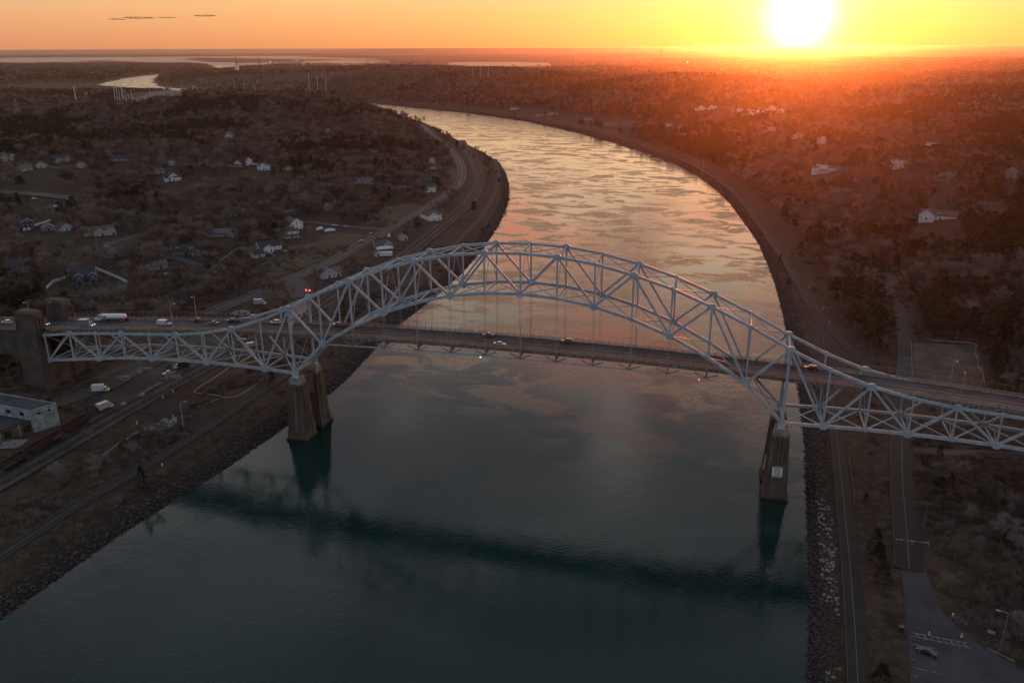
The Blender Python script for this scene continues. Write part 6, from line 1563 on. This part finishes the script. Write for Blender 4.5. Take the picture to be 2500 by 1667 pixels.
# ------------------------------------------------------------------ vegetation
def twig_material(name, c1, c2, tint=0.5):
    m = bpy.data.materials.new(name); m.use_nodes = True; N = NT(m.node_tree); b = N.n['Principled BSDF']
    oi = N.node('ShaderNodeObjectInfo'); g = N.node('ShaderNodeNewGeometry')
    f = N.noise(g.outputs['Position'], 0.35, 2, 0.5)
    f2 = N.noise(g.outputs['Position'], 0.012, 3, 0.6)
    r = N.math('ADD', N.math('MULTIPLY', oi.outputs['Random'], 0.62), N.math('ADD', N.math('MULTIPLY', f, 0.35), N.math('MULTIPLY', f2, 0.55)))
    N.put(b.inputs['Base Color'], N.mix(N.mapr(r, 0.35, 1.0), (*c1, 1), (*c2, 1)))
    b.inputs['Roughness'].default_value = 0.9; b.inputs['Specular IOR Level'].default_value = 0.1
    return m
M_twig = twig_material('twigs', (0.066, 0.053, 0.047), (0.235, 0.190, 0.168))
M_twig2 = twig_material('reddish_twigs', (0.068, 0.047, 0.036), (0.185, 0.130, 0.102))
M_ghost = twig_material('pale_twigs', (0.14, 0.125, 0.12), (0.22, 0.20, 0.19))
M_bark = mat('bark', (0.14, 0.12, 0.108), 0.95, 0, 0.4, 1.5)
M_barkp = mat('pale_bark', (0.19, 0.17, 0.155), 0.95, 0, 0.3, 1.5)
M_need = twig_material('needles', (0.020, 0.024, 0.012), (0.055, 0.058, 0.028))
M_cedar = twig_material('cedar_needles', (0.014, 0.013, 0.009), (0.030, 0.026, 0.015))

def bare_tree(seed, h=11.0, spread=0.5, twigs=750, form='oak'):
    rr = random.Random(seed); tk = MB(); cr = MB(); tips = []
    def grow(p, d, L, r, lvl):
        n = 3; pts = [p]; rs = [r]; q = p.copy(); dd = d.copy()
        for i in range(n):
            dd = (dd + Vector((rr.gauss(0, .16), rr.gauss(0, .16), rr.gauss(0.05, .10)))).normalized(); q = q + dd * (L / n); pts.append(q.copy()); rs.append(r * (1 - 0.55 * (i + 1) / n))
        (tk if lvl < 2 else cr).tube(pts, rs, 5 if lvl == 0 else 3, False)
        if lvl >= 2:
            for q2 in pts[1:]: tips.append((q2, dd.copy()))
        if lvl < 3:
            k = (5 if lvl == 0 else 4)
            for i in range(k):
                a = rr.uniform(0, 2 * PI); u = rr.uniform(0.35, 1.0) if lvl else rr.uniform(0.45, 1.0); j = min(int(u * n), n - 1); base = pts[j].lerp(pts[j + 1], u * n - j if u * n - j <= 1 else 1)
                side = Vector((math.cos(a), math.sin(a), rr.uniform(0.1, 0.7))).normalized()
                grow(base, (dd * (0.45 if lvl else 0.5) + side * (spread + 0.45)).normalized(), L * rr.uniform(0.5, 0.72), r * 0.48, lvl + 1)
    grow(Vector((0, 0, -0.3)), Vector((0, 0, 1)), h * 0.52, h * 0.022, 0)
    vs = []; fs = []
    for i in range(twigs):
        p, d = rr.choice(tips)
        dv = (d * 0.6 + Vector((rr.gauss(0, .6), rr.gauss(0, .6), rr.gauss(.25, .4)))).normalized(); L = rr.uniform(0.6, 1.5) * h / 11
        sd_ = dv.cross(Vector((rr.gauss(0, 1), rr.gauss(0, 1), rr.gauss(0, 1)))).normalized() * rr.uniform(0.035, 0.065) * h / 11
        b0 = p + Vector((rr.gauss(0, .3), rr.gauss(0, .3), rr.gauss(0, .3))) * h / 11; o = len(vs)
        vs += [b0 - sd_, b0 + sd_, b0 + dv * L]; fs.append((o, o + 1, o + 2))
    cr.add(vs, fs); return tk, cr
def pine_tree(seed, h=12.0, w=3.4, clumps=60, per=13, cone=False):
    rr = random.Random(seed); tk = MB(); cr = MB()
    tk.tube([(0, 0, -0.5), (rr.uniform(-.3, .3), rr.uniform(-.3, .3), h * 0.55), (0, 0, h * 0.93)], [h * 0.018, h * 0.012, 0.03], 5, False)
    vs = []; fs = []
    for c in range(clumps):
        if cone: u = rr.random() ** 0.75; z = h * (0.04 + 0.94 * u); rad = w * (1 - u) ** 0.75 * 0.95
        else: u = rr.random(); z = h * (0.36 + 0.6 * u); rad = w * math.sin(min(1, 0.18 + (1 - u) * 1.1) * PI / 2) * (0.75 + 0.25 * math.sin(c * 1.7))
        a = rr.uniform(0, 2 * PI); q = rad * rr.uniform(0.45, 1.0) ** 0.6; x, y = q * math.cos(a), q * math.sin(a)
        if not cone and c % 3 == 0: tk.tube([(0, 0, z - 0.6), (x * 0.9, y * 0.9, z)], [0.07, 0.025], 3, False)
        s = (0.95 if not cone else 0.6) * h / 12 * rr.uniform(0.7, 1.25)
        for k in range(per):
            p = Vector((x + rr.gauss(0, s * .55), y + rr.gauss(0, s * .55), z + rr.gauss(0, s * .3)))
            n1 = Vector((rr.gauss(0, 1), rr.gauss(0, 1), rr.gauss(0, 1) * .6)).normalized() * s * 0.42; n2 = n1.cross(Vector((rr.gauss(0, 1), rr.gauss(0, 1), rr.gauss(0, 1)))).normalized() * s * 0.2
            o = len(vs); vs += [p - n1, p + n2, p + n1, p - n2]; fs.append((o, o + 1, o + 2, o + 3))
    cr.add(vs, fs); return tk, cr
def shrub(seed, h=2.2, n=170):
    rr = random.Random(seed); vs = []; fs = []
    for i in range(n):
        a = rr.uniform(0, 2 * PI); q = rr.random() ** .5 * 1.5; b0 = Vector((q * math.cos(a), q * math.sin(a), rr.uniform(0, 1.0)))
        dv = Vector((rr.gauss(0, .45) + math.cos(a) * .3, rr.gauss(0, .45) + math.sin(a) * .3, rr.uniform(.5, 1))).normalized() * rr.uniform(.5, 1.5) * h / 2.2
        sd_ = dv.cross(Vector((rr.gauss(0, 1), rr.gauss(0, 1), .2))).normalized() * rr.uniform(.03, .06); o = len(vs)
        vs += [b0 - sd_, b0 + sd_, b0 + dv]; fs.append((o, o + 1, o + 2))
    mb = MB(); mb.add(vs, fs); return mb
BARE = []
for i in range(6):
    tk, cr = bare_tree(40 + i, spread=(0.45, 0.6, 0.75)[i % 3], twigs=1150)
    mt = (M_twig, M_twig2, M_twig)[i % 3]
    BARE.append((tk.mesh('trunk', M_bark, False), cr.mesh('crown', mt, False), tk, cr, M_bark, mt))
PINE = []
for i in range(5):
    tk, cr = pine_tree(80 + i, 12.0, (3.0, 3.8, 3.4, 2.6, 4.2)[i]); PINE.append((tk.mesh('trunk', M_bark, False), cr.mesh('crown', M_need, False), tk, cr, M_bark, M_need))
CEDAR = []
for i in range(3):
    tk, cr = pine_tree(180 + i, 8.0, 2.3, 110, 12, True); CEDAR.append((tk.mesh('trunk', M_bark, False), cr.mesh('crown', M_cedar, False), tk, cr, M_bark, M_cedar))

proto = bpy.data.collections.new('proto_trees')       # stays out of the scene: read by the scatter nodes only
def merged(tk, cr, m1, m2, name, sink=None):
    mb = MB(); mb.add(tk.v, tk.f); n = len(tk.f); mb.add(cr.v, cr.f); me = mb.mesh(name, m1, False); me.materials.append(m2)
    mi = np.zeros(len(me.polygons), dtype=np.int32); mi[n:] = 1; me.polygons.foreach_set('material_index', mi); return me
def proto_set(name, meshes):
    c = bpy.data.collections.new(name)
    for i, me in enumerate(meshes):
        o = bpy.data.objects.new('%s_%02d' % (name, i), me); c.objects.link(o)
    return c
PC_bare = proto_set('bare', [merged(b[2], b[3], b[4], b[5], 'bare') for b in BARE])
PC_pine = proto_set('pine', [merged(b[2], b[3], b[4], b[5], 'pine') for b in PINE])
SHR = [shrub(i) for i in range(4)]
PC_shrub = proto_set('shrub', [s.mesh('shrub', (M_twig, M_twig2)[i % 2], False) for i, s in enumerate(SHR)])
PC_rockd = proto_set('rockd', RKD); PC_rockm = proto_set('rockm', RKM)
def scatter(name, pts, scl, rot, col, kind='stuff', zscl=None):
    """one object that sets a piece on every vertex of its mesh"""
    me = bpy.data.meshes.new(name); me.vertices.add(len(pts)); me.vertices.foreach_set('co', np.asarray(pts, np.float32).ravel())
    s3 = np.stack([scl, scl, scl if zscl is None else zscl], 1).astype(np.float32)
    at1 = me.attributes.new('psize', 'FLOAT_VECTOR', 'POINT'); at1.data.foreach_set('vector', s3.ravel())
    r3 = np.zeros((len(pts), 3), np.float32); r3[:, 2] = rot; at2 = me.attributes.new('prot', 'FLOAT_VECTOR', 'POINT'); at2.data.foreach_set('vector', r3.ravel())
    o = link(name, me); ng = bpy.data.node_groups.new(name, 'GeometryNodeTree')
    ng.interface.new_socket('Geometry', in_out='INPUT', socket_type='NodeSocketGeometry'); ng.interface.new_socket('Geometry', in_out='OUTPUT', socket_type='NodeSocketGeometry')
    gi_ = ng.nodes.new('NodeGroupInput'); go = ng.nodes.new('NodeGroupOutput'); iop = ng.nodes.new('GeometryNodeInstanceOnPoints'); ci = ng.nodes.new('GeometryNodeCollectionInfo')
    ci.inputs['Collection'].default_value = col; ci.inputs['Separate Children'].default_value = True; ci.inputs['Reset Children'].default_value = True
    iop.inputs['Pick Instance'].default_value = True
    a1 = ng.nodes.new('GeometryNodeInputNamedAttribute'); a1.data_type = 'FLOAT_VECTOR'; a1.inputs[0].default_value = 'psize'
    a2 = ng.nodes.new('GeometryNodeInputNamedAttribute'); a2.data_type = 'FLOAT_VECTOR'; a2.inputs[0].default_value = 'prot'
    ri_ = ng.nodes.new('FunctionNodeRandomValue'); ri_.data_type = 'INT'
    ri_.inputs['Min'].default_value = 0 if False else ri_.inputs['Min'].default_value
    for s_ in ri_.inputs:
        if s_.type == 'INT' and s_.name == 'Min': s_.default_value = 0
        if s_.type == 'INT' and s_.name == 'Max': s_.default_value = len(col.objects) - 1
    out_i = [s_ for s_ in ri_.outputs if s_.type == 'INT'][0]
    L = ng.links.new
    L(gi_.outputs[0], iop.inputs['Points']); L(ci.outputs[0], iop.inputs['Instance']); L(out_i, iop.inputs['Instance Index'])
    L(a1.outputs['Attribute'], iop.inputs['Scale']); L(a2.outputs['Attribute'], iop.inputs['Rotation']); L(iop.outputs[0], go.inputs[0])
    md = o.modifiers.new('scatter', 'NODES'); md.node_group = ng
    return tag(o, kind=kind)

def project(X, Y, Z):
    dx, dy, dz = X - CAM[0], Y - CAM[1], Z - CAM[2]; s, c = math.sin(YAW), math.cos(YAW)
    r = dx * c - dy * s; fw = dx * s + dy * c; sp, cp = math.sin(PIT), math.cos(PIT); z = fw * cp - dz * sp; v = fw * sp + dz * cp
    z = np.where(z < 1, 1, z); return 1250 + r / z * FPX, 833.5 - v / z * FPX, z
def jitter(step, x0, x1, y0, y1, rg):
    xs = np.arange(x0, x1, step); ys = np.arange(y0, y1, step); X, Y = np.meshgrid(xs, ys)
    X = X.ravel() + rg.uniform(-.48, .48, X.size) * step; Y = Y.ravel() + rg.uniform(-.48, .48, Y.size) * step; return X, Y
RSEG = []
for S, hw in ROADS:
    q = S[::2] if len(S) > 20 else S; RSEG.append((q, hw))
    if q[:, 1].max() > 250 and q[:, 0].mean() < 90:      # roads seen over the trees: sight lines kept open on the near side
        dv = CAM[:2] - q; L = np.linalg.norm(dv, axis=1)[:, None]
        for f in (0.35, 0.8): RSEG.append((q + dv / L * np.clip(L * 0.07, 8, 45) * f, hw * 0.8))
def blocked(X, Y, extra=2.5):
    bad = np.zeros(len(X), bool)
    for S, hw in RSEG:
        lo = S.min(0) - hw - 6; hi = S.max(0) + hw + 6
        m = (X > lo[0]) & (X < hi[0]) & (Y > lo[1]) & (Y < hi[1]); ix = np.nonzero(m)[0]
        if not len(ix): continue
        x, y = X[ix], Y[ix]; d = np.full(len(ix), 1e9)
        for a, b in zip(S[:-1], S[1:]):
            e = b - a; t = np.clip(((x - a[0]) * e[0] + (y - a[1]) * e[1]) / (e @ e + 1e-9), 0, 1); d = np.minimum(d, np.hypot(x - a[0] - e[0] * t, y - a[1] - e[1] * t))
        bad[ix] |= d < hw + extra
    for P in CLEAR:
        lo = P.min(0); hi = P.max(0); m = (X > lo[0]) & (X < hi[0]) & (Y > lo[1]) & (Y < hi[1]); ix = np.nonzero(m)[0]
        if len(ix): bad[ix] |= sdist(np.stack([X[ix], Y[ix]], 1), P) > 0
    for cx_, cy__, r in CUT:
        dx, dy = X - cx_, Y - cy__; L = math.hypot(CAM[0] - cx_, CAM[1] - cy__); ux, uy = (CAM[0] - cx_) / L, (CAM[1] - cy__) / L
        al = dx * ux + dy * uy; la = np.abs(-dx * uy + dy * ux); reach = np.clip(L * 13 / 110, 16, 165) 
        bad |= (np.hypot(dx, dy) < r) | ((al > 0) & (al < reach) & (la < r * 0.85))
    return bad
rg = np.random.default_rng(11)
bare_p, pine_p = [], []
shr_p = []
for step, d0, d1, sc in ((6.4, 0, 800, 1.08), (8.0, 800, 1700, 1.2), (12.0, 1700, 3600, 1.5), (22.0, 3600, 10000, 2.6)):
    ex = d1
    X, Y = jitter(step, CAM[0] - ex, CAM[0] + ex * 0.62, CAM[1], CAM[1] + ex, rg)
    D = np.hypot(X - CAM[0], Y - CAM[1]); m = (D >= d0) & (D < d1); X, Y = X[m], Y[m]
    Z = H(X, Y); u, v_, z = project(X, Y, Z); m = (u > -260) & (u < 2760) & (v_ > 100) & (v_ < 1950) & (Z > (2.5 if d0 < 3000 else 3.0)); X, Y, Z = X[m], Y[m], Z[m]
    P = np.stack([X, Y], 1); dc = -sdist(P, CANAL)
    m = dc > (9 if d0 == 0 else 13)
    X, Y, Z, dc = X[m], Y[m], Z[m], dc[m]
    m = ~blocked(X, Y); X, Y, Z, dc = X[m], Y[m], Z[m], dc[m]
    D = np.hypot(X - CAM[0], Y - CAM[1]); u, v_, z = project(X, Y, Z)
    right = X > np.interp(Y, [-300, 350, 700, 1160, 1740], [90, 90, 40, -150, -560])
    # the strip between the shore and the bank paths is brush, thinly treed
    near_r = right & (dc < np.where(Y > 180, 29, 36)); near_l = (~right) & (dc < 45)
    if d1 > 5000: dpz = np.minimum(np.minimum(-sdist(np.stack([X, Y], 1), POND), -sdist(np.stack([X, Y], 1), POND2)), -sdist(np.stack([X, Y], 1), POND3)); dpm = (dpz < 1300) & (rg.random(len(X)) < 0.93)
    else: dpm = np.zeros(len(X), bool)
    dens = vnoise(X, Y, 60); pf = vnoise(X + 5000, Y, 90) * 0.5 + vnoise(X, Y + 3000, 33) * 0.5
    keep = rg.random(len(X)) < np.where(near_r, 0.05, np.where(near_l & (Y < 350), 0.45, np.where(near_l, 0.75, 0.93)))
    # lawns and gardens of the village are more open
    vil = (~right) & (D < 1150) & (v_ > 330); keep &= ~(vil & (dens < 0.34) & (rg.random(len(X)) < 0.7))
    keep &= ~((X < -2080) & (X > -2700) & (Y > 2000) & (Y < 3300) & (dc < 420) & (Y < 2900 - (X + 2300) * 0.9) & (dc > -1))
    keep &= ~dpm
    keep &= ~((~right) & (Y > 800) & (Y < 2300) & (dc < 15))
    keep &= ~((X > -2600) & (X < -1000) & (Y > 4700) & (Y < 7000) & (rg.random(len(X)) < 0.9))
    # foot of the bridge, left bank below: brush with a few trees
    low = (~right) & (Y < 60); keep &= ~(low & (rg.random(len(X)) < 0.15))
    lowr = right & (Y < 40) ; keep &= ~(lowr & (rg.random(len(X)) < 0.35))
    dc_k = dc[keep]; X, Y, Z, D, pf, right, u, v_ = [q[keep] for q in (X, Y, Z, D, pf, right, u, v_)]
    far_hill = (~right) & (D > 1150) & (u < 640)
    thr = np.where(right, 0.50, np.where(far_hill, 0.47, 0.66)); thr = np.where((~right) & (D < 500), 0.80, thr)
    isp = pf + rg.uniform(-.10, .10, len(X)) > thr
    s = sc * rg.uniform(0.6, 1.4, len(X)) * np.where((X < -1400) & (X > -2900) & (Y > 2000) & (Y < 3300), 0.45, 1.0) * np.where((~right) & (Y > 600) & (Y < 2300) & (dc_k < 70), 0.62, 1.0) * np.where(right & (Y < 60), 0.6, 1.0) * np.where((~right) & (Y < 60), 0.62, 1.0)
    for sel, L in ((~isp, bare_p), (isp, pine_p)):
        L.append(np.stack([X[sel], Y[sel], Z[sel], s[sel] * (0.95 if L is bare_p else 0.85), D[sel], u[sel], v_[sel], right[sel]], 1))
bare_p = np.concatenate(bare_p); pine_p = np.concatenate(pine_p)
LAND = [(20, 752, 'viaduct railing at the left edge'), (95, 712, 'stepped white fence'), (60, 720, 'near concrete pylon'), (110, 735, 'gap between the two pylons'), (10, 715, 'left photo edge behind the viaduct'), (180, 715, 'drive of the big blue-grey house'), (270, 700, 'long straight white fence'), (22, 384, 'big beige hillside house'), (158, 386, 'pale green house by the looping drive'), (295, 386, 'blue-roofed long building'), (428, 436, 'steep-gabled white house'), (562, 331, 'lone white hilltop house'), (503, 399, 'three-garage house'),
        (612, 398, 'trio of white hillside houses'), (72, 553, 'dark navy house'), (166, 556, 'white bungalow'), (245, 566, 'long beige ranch house'), (48, 660, 'grey shingled house at the left edge'), (206, 684, 'big blue-grey house'), (282, 622, 'grey-roofed cottage'),
        (390, 651, 'small grey ranch house'), (452, 618, 'weathered house with dormers'), (546, 573, 'long pale grey ranch house'), (716, 578, 'white square farmhouse'), (664, 607, 'white ranch house'), (582, 524, 'brown-shingled house'), (805, 513, 'pinkish gabled house'),
        (892, 446, 'blue-white ranch house'), (1056, 468, 'white house with the green roof'), (1062, 538, 'chapel-like building'), (942, 609, 'sky-blue wrapped boat'), (806, 676, 'pale cottage above the arch'), (636, 740, 'parked tank lorry'), (140, 740, 'far concrete pylon'), (340, 760, 'far bridge railing on the left'),
        (2010, 428, 'white terraced mansion'), (2200, 418, 'steep-gabled white house on the right bank'), (2310, 452, 'tan chalet'), (2470, 445, 'tall stone-coloured house'), (2292, 545, 'long low house with a cross gable'), (2180, 690, 'gravel clearing'), (2210, 800, 'gravel track'), (2400, 850, 'cleared work site'),
        (2450, 700, 'right photo edge above the work site'), (1960, 700, 'upper bank path bend'), (1850, 550, 'middle of the right bank path'), (2080, 760, 'boat ramp road'), (2212, 1340, 'bar gate'), (2345, 1143, 'white rubble patch'), (2440, 1335, 'large pale leafless tree'), (2434, 1600, 'timber lamp pole by the car park'),
        (150, 1080, 'rust red wagons'), (100, 1250, 'canal path at the left edge'), (300, 1150, 'concrete barriers'), (600, 1000, 'river pier on the left'), (2300, 620, 'pines below the long low house'), (1750, 420, 'mast above the right bank')]
def zone(u, v_, s, kind):
    nx, ny, nm_ = min(LAND, key=lambda q: math.hypot(q[0] - u, (q[1] - v_) * 1.6)); dx, dy = u - nx, (v_ - ny) * 1.6
    rel = ('right of' if dx > 0 else 'left of') if abs(dx) > abs(dy) else ('in front of' if dy > 0 else 'behind')
    sz = 'Small' if s < 0.8 else ('Tall' if s > 1.15 else '')
    return ('%s %s %s the %s' % (sz.lower(), kind, rel, nm_)).strip()
def individuals(arr, N, protos, nm, kind, cat):
    u, v_ = arr[:, 5], arr[:, 6]; vis = (u > -10) & (u < 2510) & (v_ > 100) & (v_ < 1700)
    score = np.where(vis, arr[:, 3] / arr[:, 4], 0); order = np.argsort(-score); pick = order[:N]; rest = np.ones(len(arr), bool); rest[pick] = False
    for i in pick:
        x, y, z, s, D, uu, vv, rt = arr[i]; pr = protos[random.randrange(len(protos))]; lb = zone(uu, vv, s, kind)
        t = thing(nm, lb, cat, (x, y, z - 0.1), random.uniform(0, 6.28), lb.replace(kind, kind + 's')); t.scale = (s, s, s * random.uniform(0.9, 1.12))
        link('trunk', pr[0], t); link('crown', pr[1], t)
    return arr[rest]
bare_r = individuals(bare_p, 300, BARE, 'bare_tree', 'leafless brown tree', 'tree')
pine_r = individuals(pine_p, 300, PINE, 'pine_tree', 'dark green pine', 'tree')
def sc_obj(name, arr, col, zf=1.0):
    far = arr[:, 4] > 3600
    return scatter(name, arr[:, :3], arr[:, 3], rg.uniform(0, 6.28, len(arr)), col, zscl=np.where(far, arr[:, 3] * 0.55, arr[:, 3]) * zf)
sc_obj('leafless_woodland', bare_r, PC_bare); sc_obj('pine_woodland', pine_r, PC_pine)
print('trees', len(bare_p), len(pine_p))

def single(px, py, protos, s, label, nm='bare_tree', cat='tree', mt=None, mb_=None, k=0, sz=None):
    p = at(px, py); pr = protos[k % len(protos)]; t = thing(nm, label, cat, (p.x, p.y, p.z - 0.1), random.uniform(0, 6)); t.scale = (s, s, sz or s)
    a, b = pr[0], pr[1]
    if mt: a = a.copy(); a.materials[0] = mb_; b = b.copy(); b.materials[0] = mt
    link('trunk', a, t); link('crown', b, t); return t
single(2440, 1335, BARE, 1.0, 'large pale leafless tree spreading over the brush at the right edge', mt=M_ghost, mb_=M_barkp, k=2)
single(2462, 1262, BARE, 0.7, 'smaller pale leafless tree behind the large pale one at the right edge', mt=M_ghost, mb_=M_barkp, k=1)
single(235, 1160, BARE, 0.85, 'pale forked dead tree in the scrub between the wagons and the canal path', mt=M_ghost, mb_=M_barkp, k=4)
single(150, 1170, BARE, 0.8, 'pale leaning dead tree left of the forked dead tree', mt=M_ghost, mb_=M_barkp, k=3)
single(222, 1075, BARE, 0.7, 'grey leafless tree in front of the rust red wagon', mt=M_ghost, mb_=M_barkp, k=0)
single(346, 1183, CEDAR, 1.1, 'dark columnar cedar overlapping the canal path', 'cedar_tree')
single(372, 1190, BARE, 0.5, 'small leafless tree right of the dark cedar on the canal path', k=1)
single(665, 940, CEDAR, 1.1, 'round dark cedar left of the river pier above the canal path', 'cedar_tree', k=1)
for i, (px, py, s, sz, lb) in enumerate(((2132, 1350, 1.3, 1.0, 'upper dark evergreen clump in the median strip'), (2138, 1385, 1.5, 1.0, 'middle dark evergreen clump in the median strip'), (2150, 1430, 1.4, 0.9, 'lower dark evergreen clump in the median strip'), (2110, 1232, 0.6, 0.5, 'small dark bush in the median strip near the bar gate'),
        (2140, 1690, 1.6, 1.0, 'dark evergreen clump at the bottom edge of the median strip'), (1925, 712, 1.1, 1.0, 'round dark evergreen beside the bank path opposite the white marker'), (1905, 650, 1.0, 0.9, 'dark evergreen on the bank slope left of the path'), (1262, 285, 1.4, 1.4, 'small dark evergreen on the far bank, left of the row'),
        (1270, 275, 1.6, 1.5, 'dark round evergreen above the far bank near the green hall'), (1334, 288, 1.9, 1.8, 'bushy dark evergreen beside the riverside works'), (1358, 294, 1.9, 1.8, 'second bushy dark evergreen beside the riverside works'), (1417, 306, 1.6, 1.6, 'dark evergreen on the bank right of the riverside works'),
        (1448, 313, 1.7, 1.7, 'dark evergreen pair mate farther right on the bank'), (2290, 1130, 0.9, 0.8, 'dark thicket bush in the brush beside the white rubble'), (1036, 480, 1.2, 1.3, 'round dark evergreen in front of the green-roofed white house'), (965, 470, 1.1, 1.5, 'dark conical evergreen left of the grey bungalow'), (1000, 478, 1.2, 1.6, 'dark conical evergreen right of the grey bungalow'))):
    single(px, py, CEDAR, s, lb, 'evergreen_shrub' if s < 1.2 else 'cedar_tree', 'shrub' if s < 1.2 else 'tree', k=i, sz=sz)
for i, (px, py, s) in enumerate(((645, 718, 0.8), (655, 714, 0.75), (676, 718, 0.8), (635, 690, 0.7), (720, 640, 0.9), (760, 620, 0.8), (841, 628, 0.9), (919, 600, 0.8), (968, 555, 0.8), (686, 660, 0.7), (600, 700, 0.9), (575, 712, 0.9))):
    single(px, py, BARE, s, 'leafless tree standing free beside the canal road lawns', k=i)['group'] = 'free-standing trees beside the canal road'
# evergreens along the left shore at the bend
for i, (px, py) in enumerate([(1118, 362), (1135, 372), (1150, 380), (1160, 390), (1180, 378), (1075, 330), (1085, 338), (1095, 335), (1110, 350), (1040, 296), (1190, 395), (1200, 400), (1215, 425), (1222, 450), (1235, 480), (1236, 505), (1195, 560), (1180, 580)]):
    single(px, py, PINE if i % 2 else CEDAR, 0.7 if py > 380 else 0.95, 'dark evergreen in the row along the inner shore of the canal bend', 'pine_tree', k=i)['group'] = 'evergreens along the inner bend'

# brush and rough ground cover
X, Y = jitter(1.75, -260, 420, -260, 420, rg); P = np.stack([X, Y], 1); Z = H(X, Y); dc = -sdist(P, CANAL); u, v_, z = project(X, Y, Z)
right = X > 90; D = np.hypot(X - CAM[0], Y - CAM[1])
m = (u > -100) & (u < 2600) & (v_ > 600) & (v_ < 1750) & (dc > 8.5)
med = right & (dc > 12) & (dc < 62); yard = (~right) & (dc > 22)
br = vnoise(X, Y, 22) * 0.6 + vnoise(X, Y, 9) * 0.4
pr = np.where(right & (X > 236) & (Y < 60), 0.98, np.where(med, 0.10, 0.40)); pr = np.where((~right) & (dc < 44), 0.97, pr); pr = np.where((~right) & (dc >= 44) & (Y < 0), 0.72, pr); pr = np.where((~right) & (dc >= 44) & (Y > 0), 0.25, pr)
m &= rg.random(len(X)) < pr * np.clip((br - 0.25) * 3, 0.08, 1.3)
X, Y, Z, dc, right = [q[m] for q in (X, Y, Z, dc, right)]
ix = np.zeros(len(X), bool)
CUT_s = CUT; CUT = []; CLEAR_s = CLEAR; CLEAR = [c for i, c in enumerate(CLEAR) if i in (0, 1)]
ok = ~blocked(X, Y, -1.6); CUT = CUT_s
for px in ([(240, 885), (560, 780), (640, 850), (560, 900), (480, 960), (650, 930), (520, 1030), (330, 1050), (230, 1000)],):
    Pp = np.array([tuple(at(*q))[:2] for q in px]); ok &= ~((sdist(np.stack([X, Y], 1), Pp) > 0) & (rg.random(len(X)) < 0.94))
for cx_, cy__, r in CUT: ok &= np.hypot(X - cx_, Y - cy__) > r * 0.7
X, Y, Z = X[ok], Y[ok], Z[ok]
scatter('undergrowth', np.stack([X, Y, Z - 0.1], 1), rg.uniform(0.5, 1.3, len(X)), rg.uniform(0, 6.28, len(X)), PC_shrub, zscl=rg.uniform(0.35, 1.1, len(X)))
print('shrubs', len(X))

# riprap: the broken stone slope of both banks
bank = bpy.data.objects['ground']
rip_d, rip_p = [], []
for side, sh in (('L', shoreL), ('R', shoreR)):
    S = smooth([p for p in sh if p[1] < 1800], 0.95); T = np.gradient(S, axis=0); T /= np.linalg.norm(T, axis=1)[:, None]; Nn = np.stack([T[:, 1], -T[:, 0]], 1) * (-1 if side == 'L' else 1)
    Dk = np.hypot(S[:, 0] - CAM[0], S[:, 1] - CAM[1])
    rows = 12
    for r in range(rows):
        o = -1.5 + r * 0.76
        k = rg.random(len(S)) < np.where(Dk < 700, 1.0, 0.6)
        Q = S[k] + Nn[k] * (o + rg.uniform(-.8, .8, k.sum()))[:, None] + T[k] * rg.uniform(-.8, .8, k.sum())[:, None]
        z = H(Q[:, 0], Q[:, 1]); sc = rg.uniform(0.25, 0.85, len(Q)) ** 1.5 * 1.05 * np.where(Dk[k] > 700, 1.5, 1.0)
        A = np.stack([Q[:, 0], Q[:, 1], np.maximum(z, -0.6) + 0.1, sc, Dk[k]], 1)
        if side == 'R': pale = (r >= 7) & (rg.random(len(A)) < np.where(Q[:, 1] < 20, 0.85, 0.35)) & (vnoise(Q[:, 0], Q[:, 1], 14) > 0.30)
        else: pale = (r >= 6) & (r <= 9) & (rg.random(len(A)) < 0.16)
        rip_d.append(A[~pale]); rip_p.append(A[pale])
rip_d = np.concatenate(rip_d); rip_p = np.concatenate(rip_p)
u, v_, z = project(rip_p[:, 0], rip_p[:, 1], rip_p[:, 2]); vis = (u > 0) & (u < 2500) & (v_ > 0) & (v_ < 1667)
od = np.argsort(-np.where(vis, rip_p[:, 3] / rip_p[:, 4], 0)); near = od[:290]; restp = np.ones(len(rip_p), bool); restp[near] = False
for i in near:
    q = rip_p[i]; o = link('stone', random.choice(RKP if (q[1] < 0 and q[0] > 90 and random.random() < .6) else RKM), bank, q[:3], random.uniform(0, 6)); o.scale = (q[3], q[3] * 0.85, q[3] * 0.9)
o1 = scatter('riprap_stones', rip_d[:, :3], rip_d[:, 3], rg.uniform(0, 6.28, len(rip_d)), PC_rockd)
rp = rip_p[restp]; o2 = scatter('grey_riprap_stones', rp[:, :3], rp[:, 3], rg.uniform(0, 6.28, len(rp)), PC_rockm)
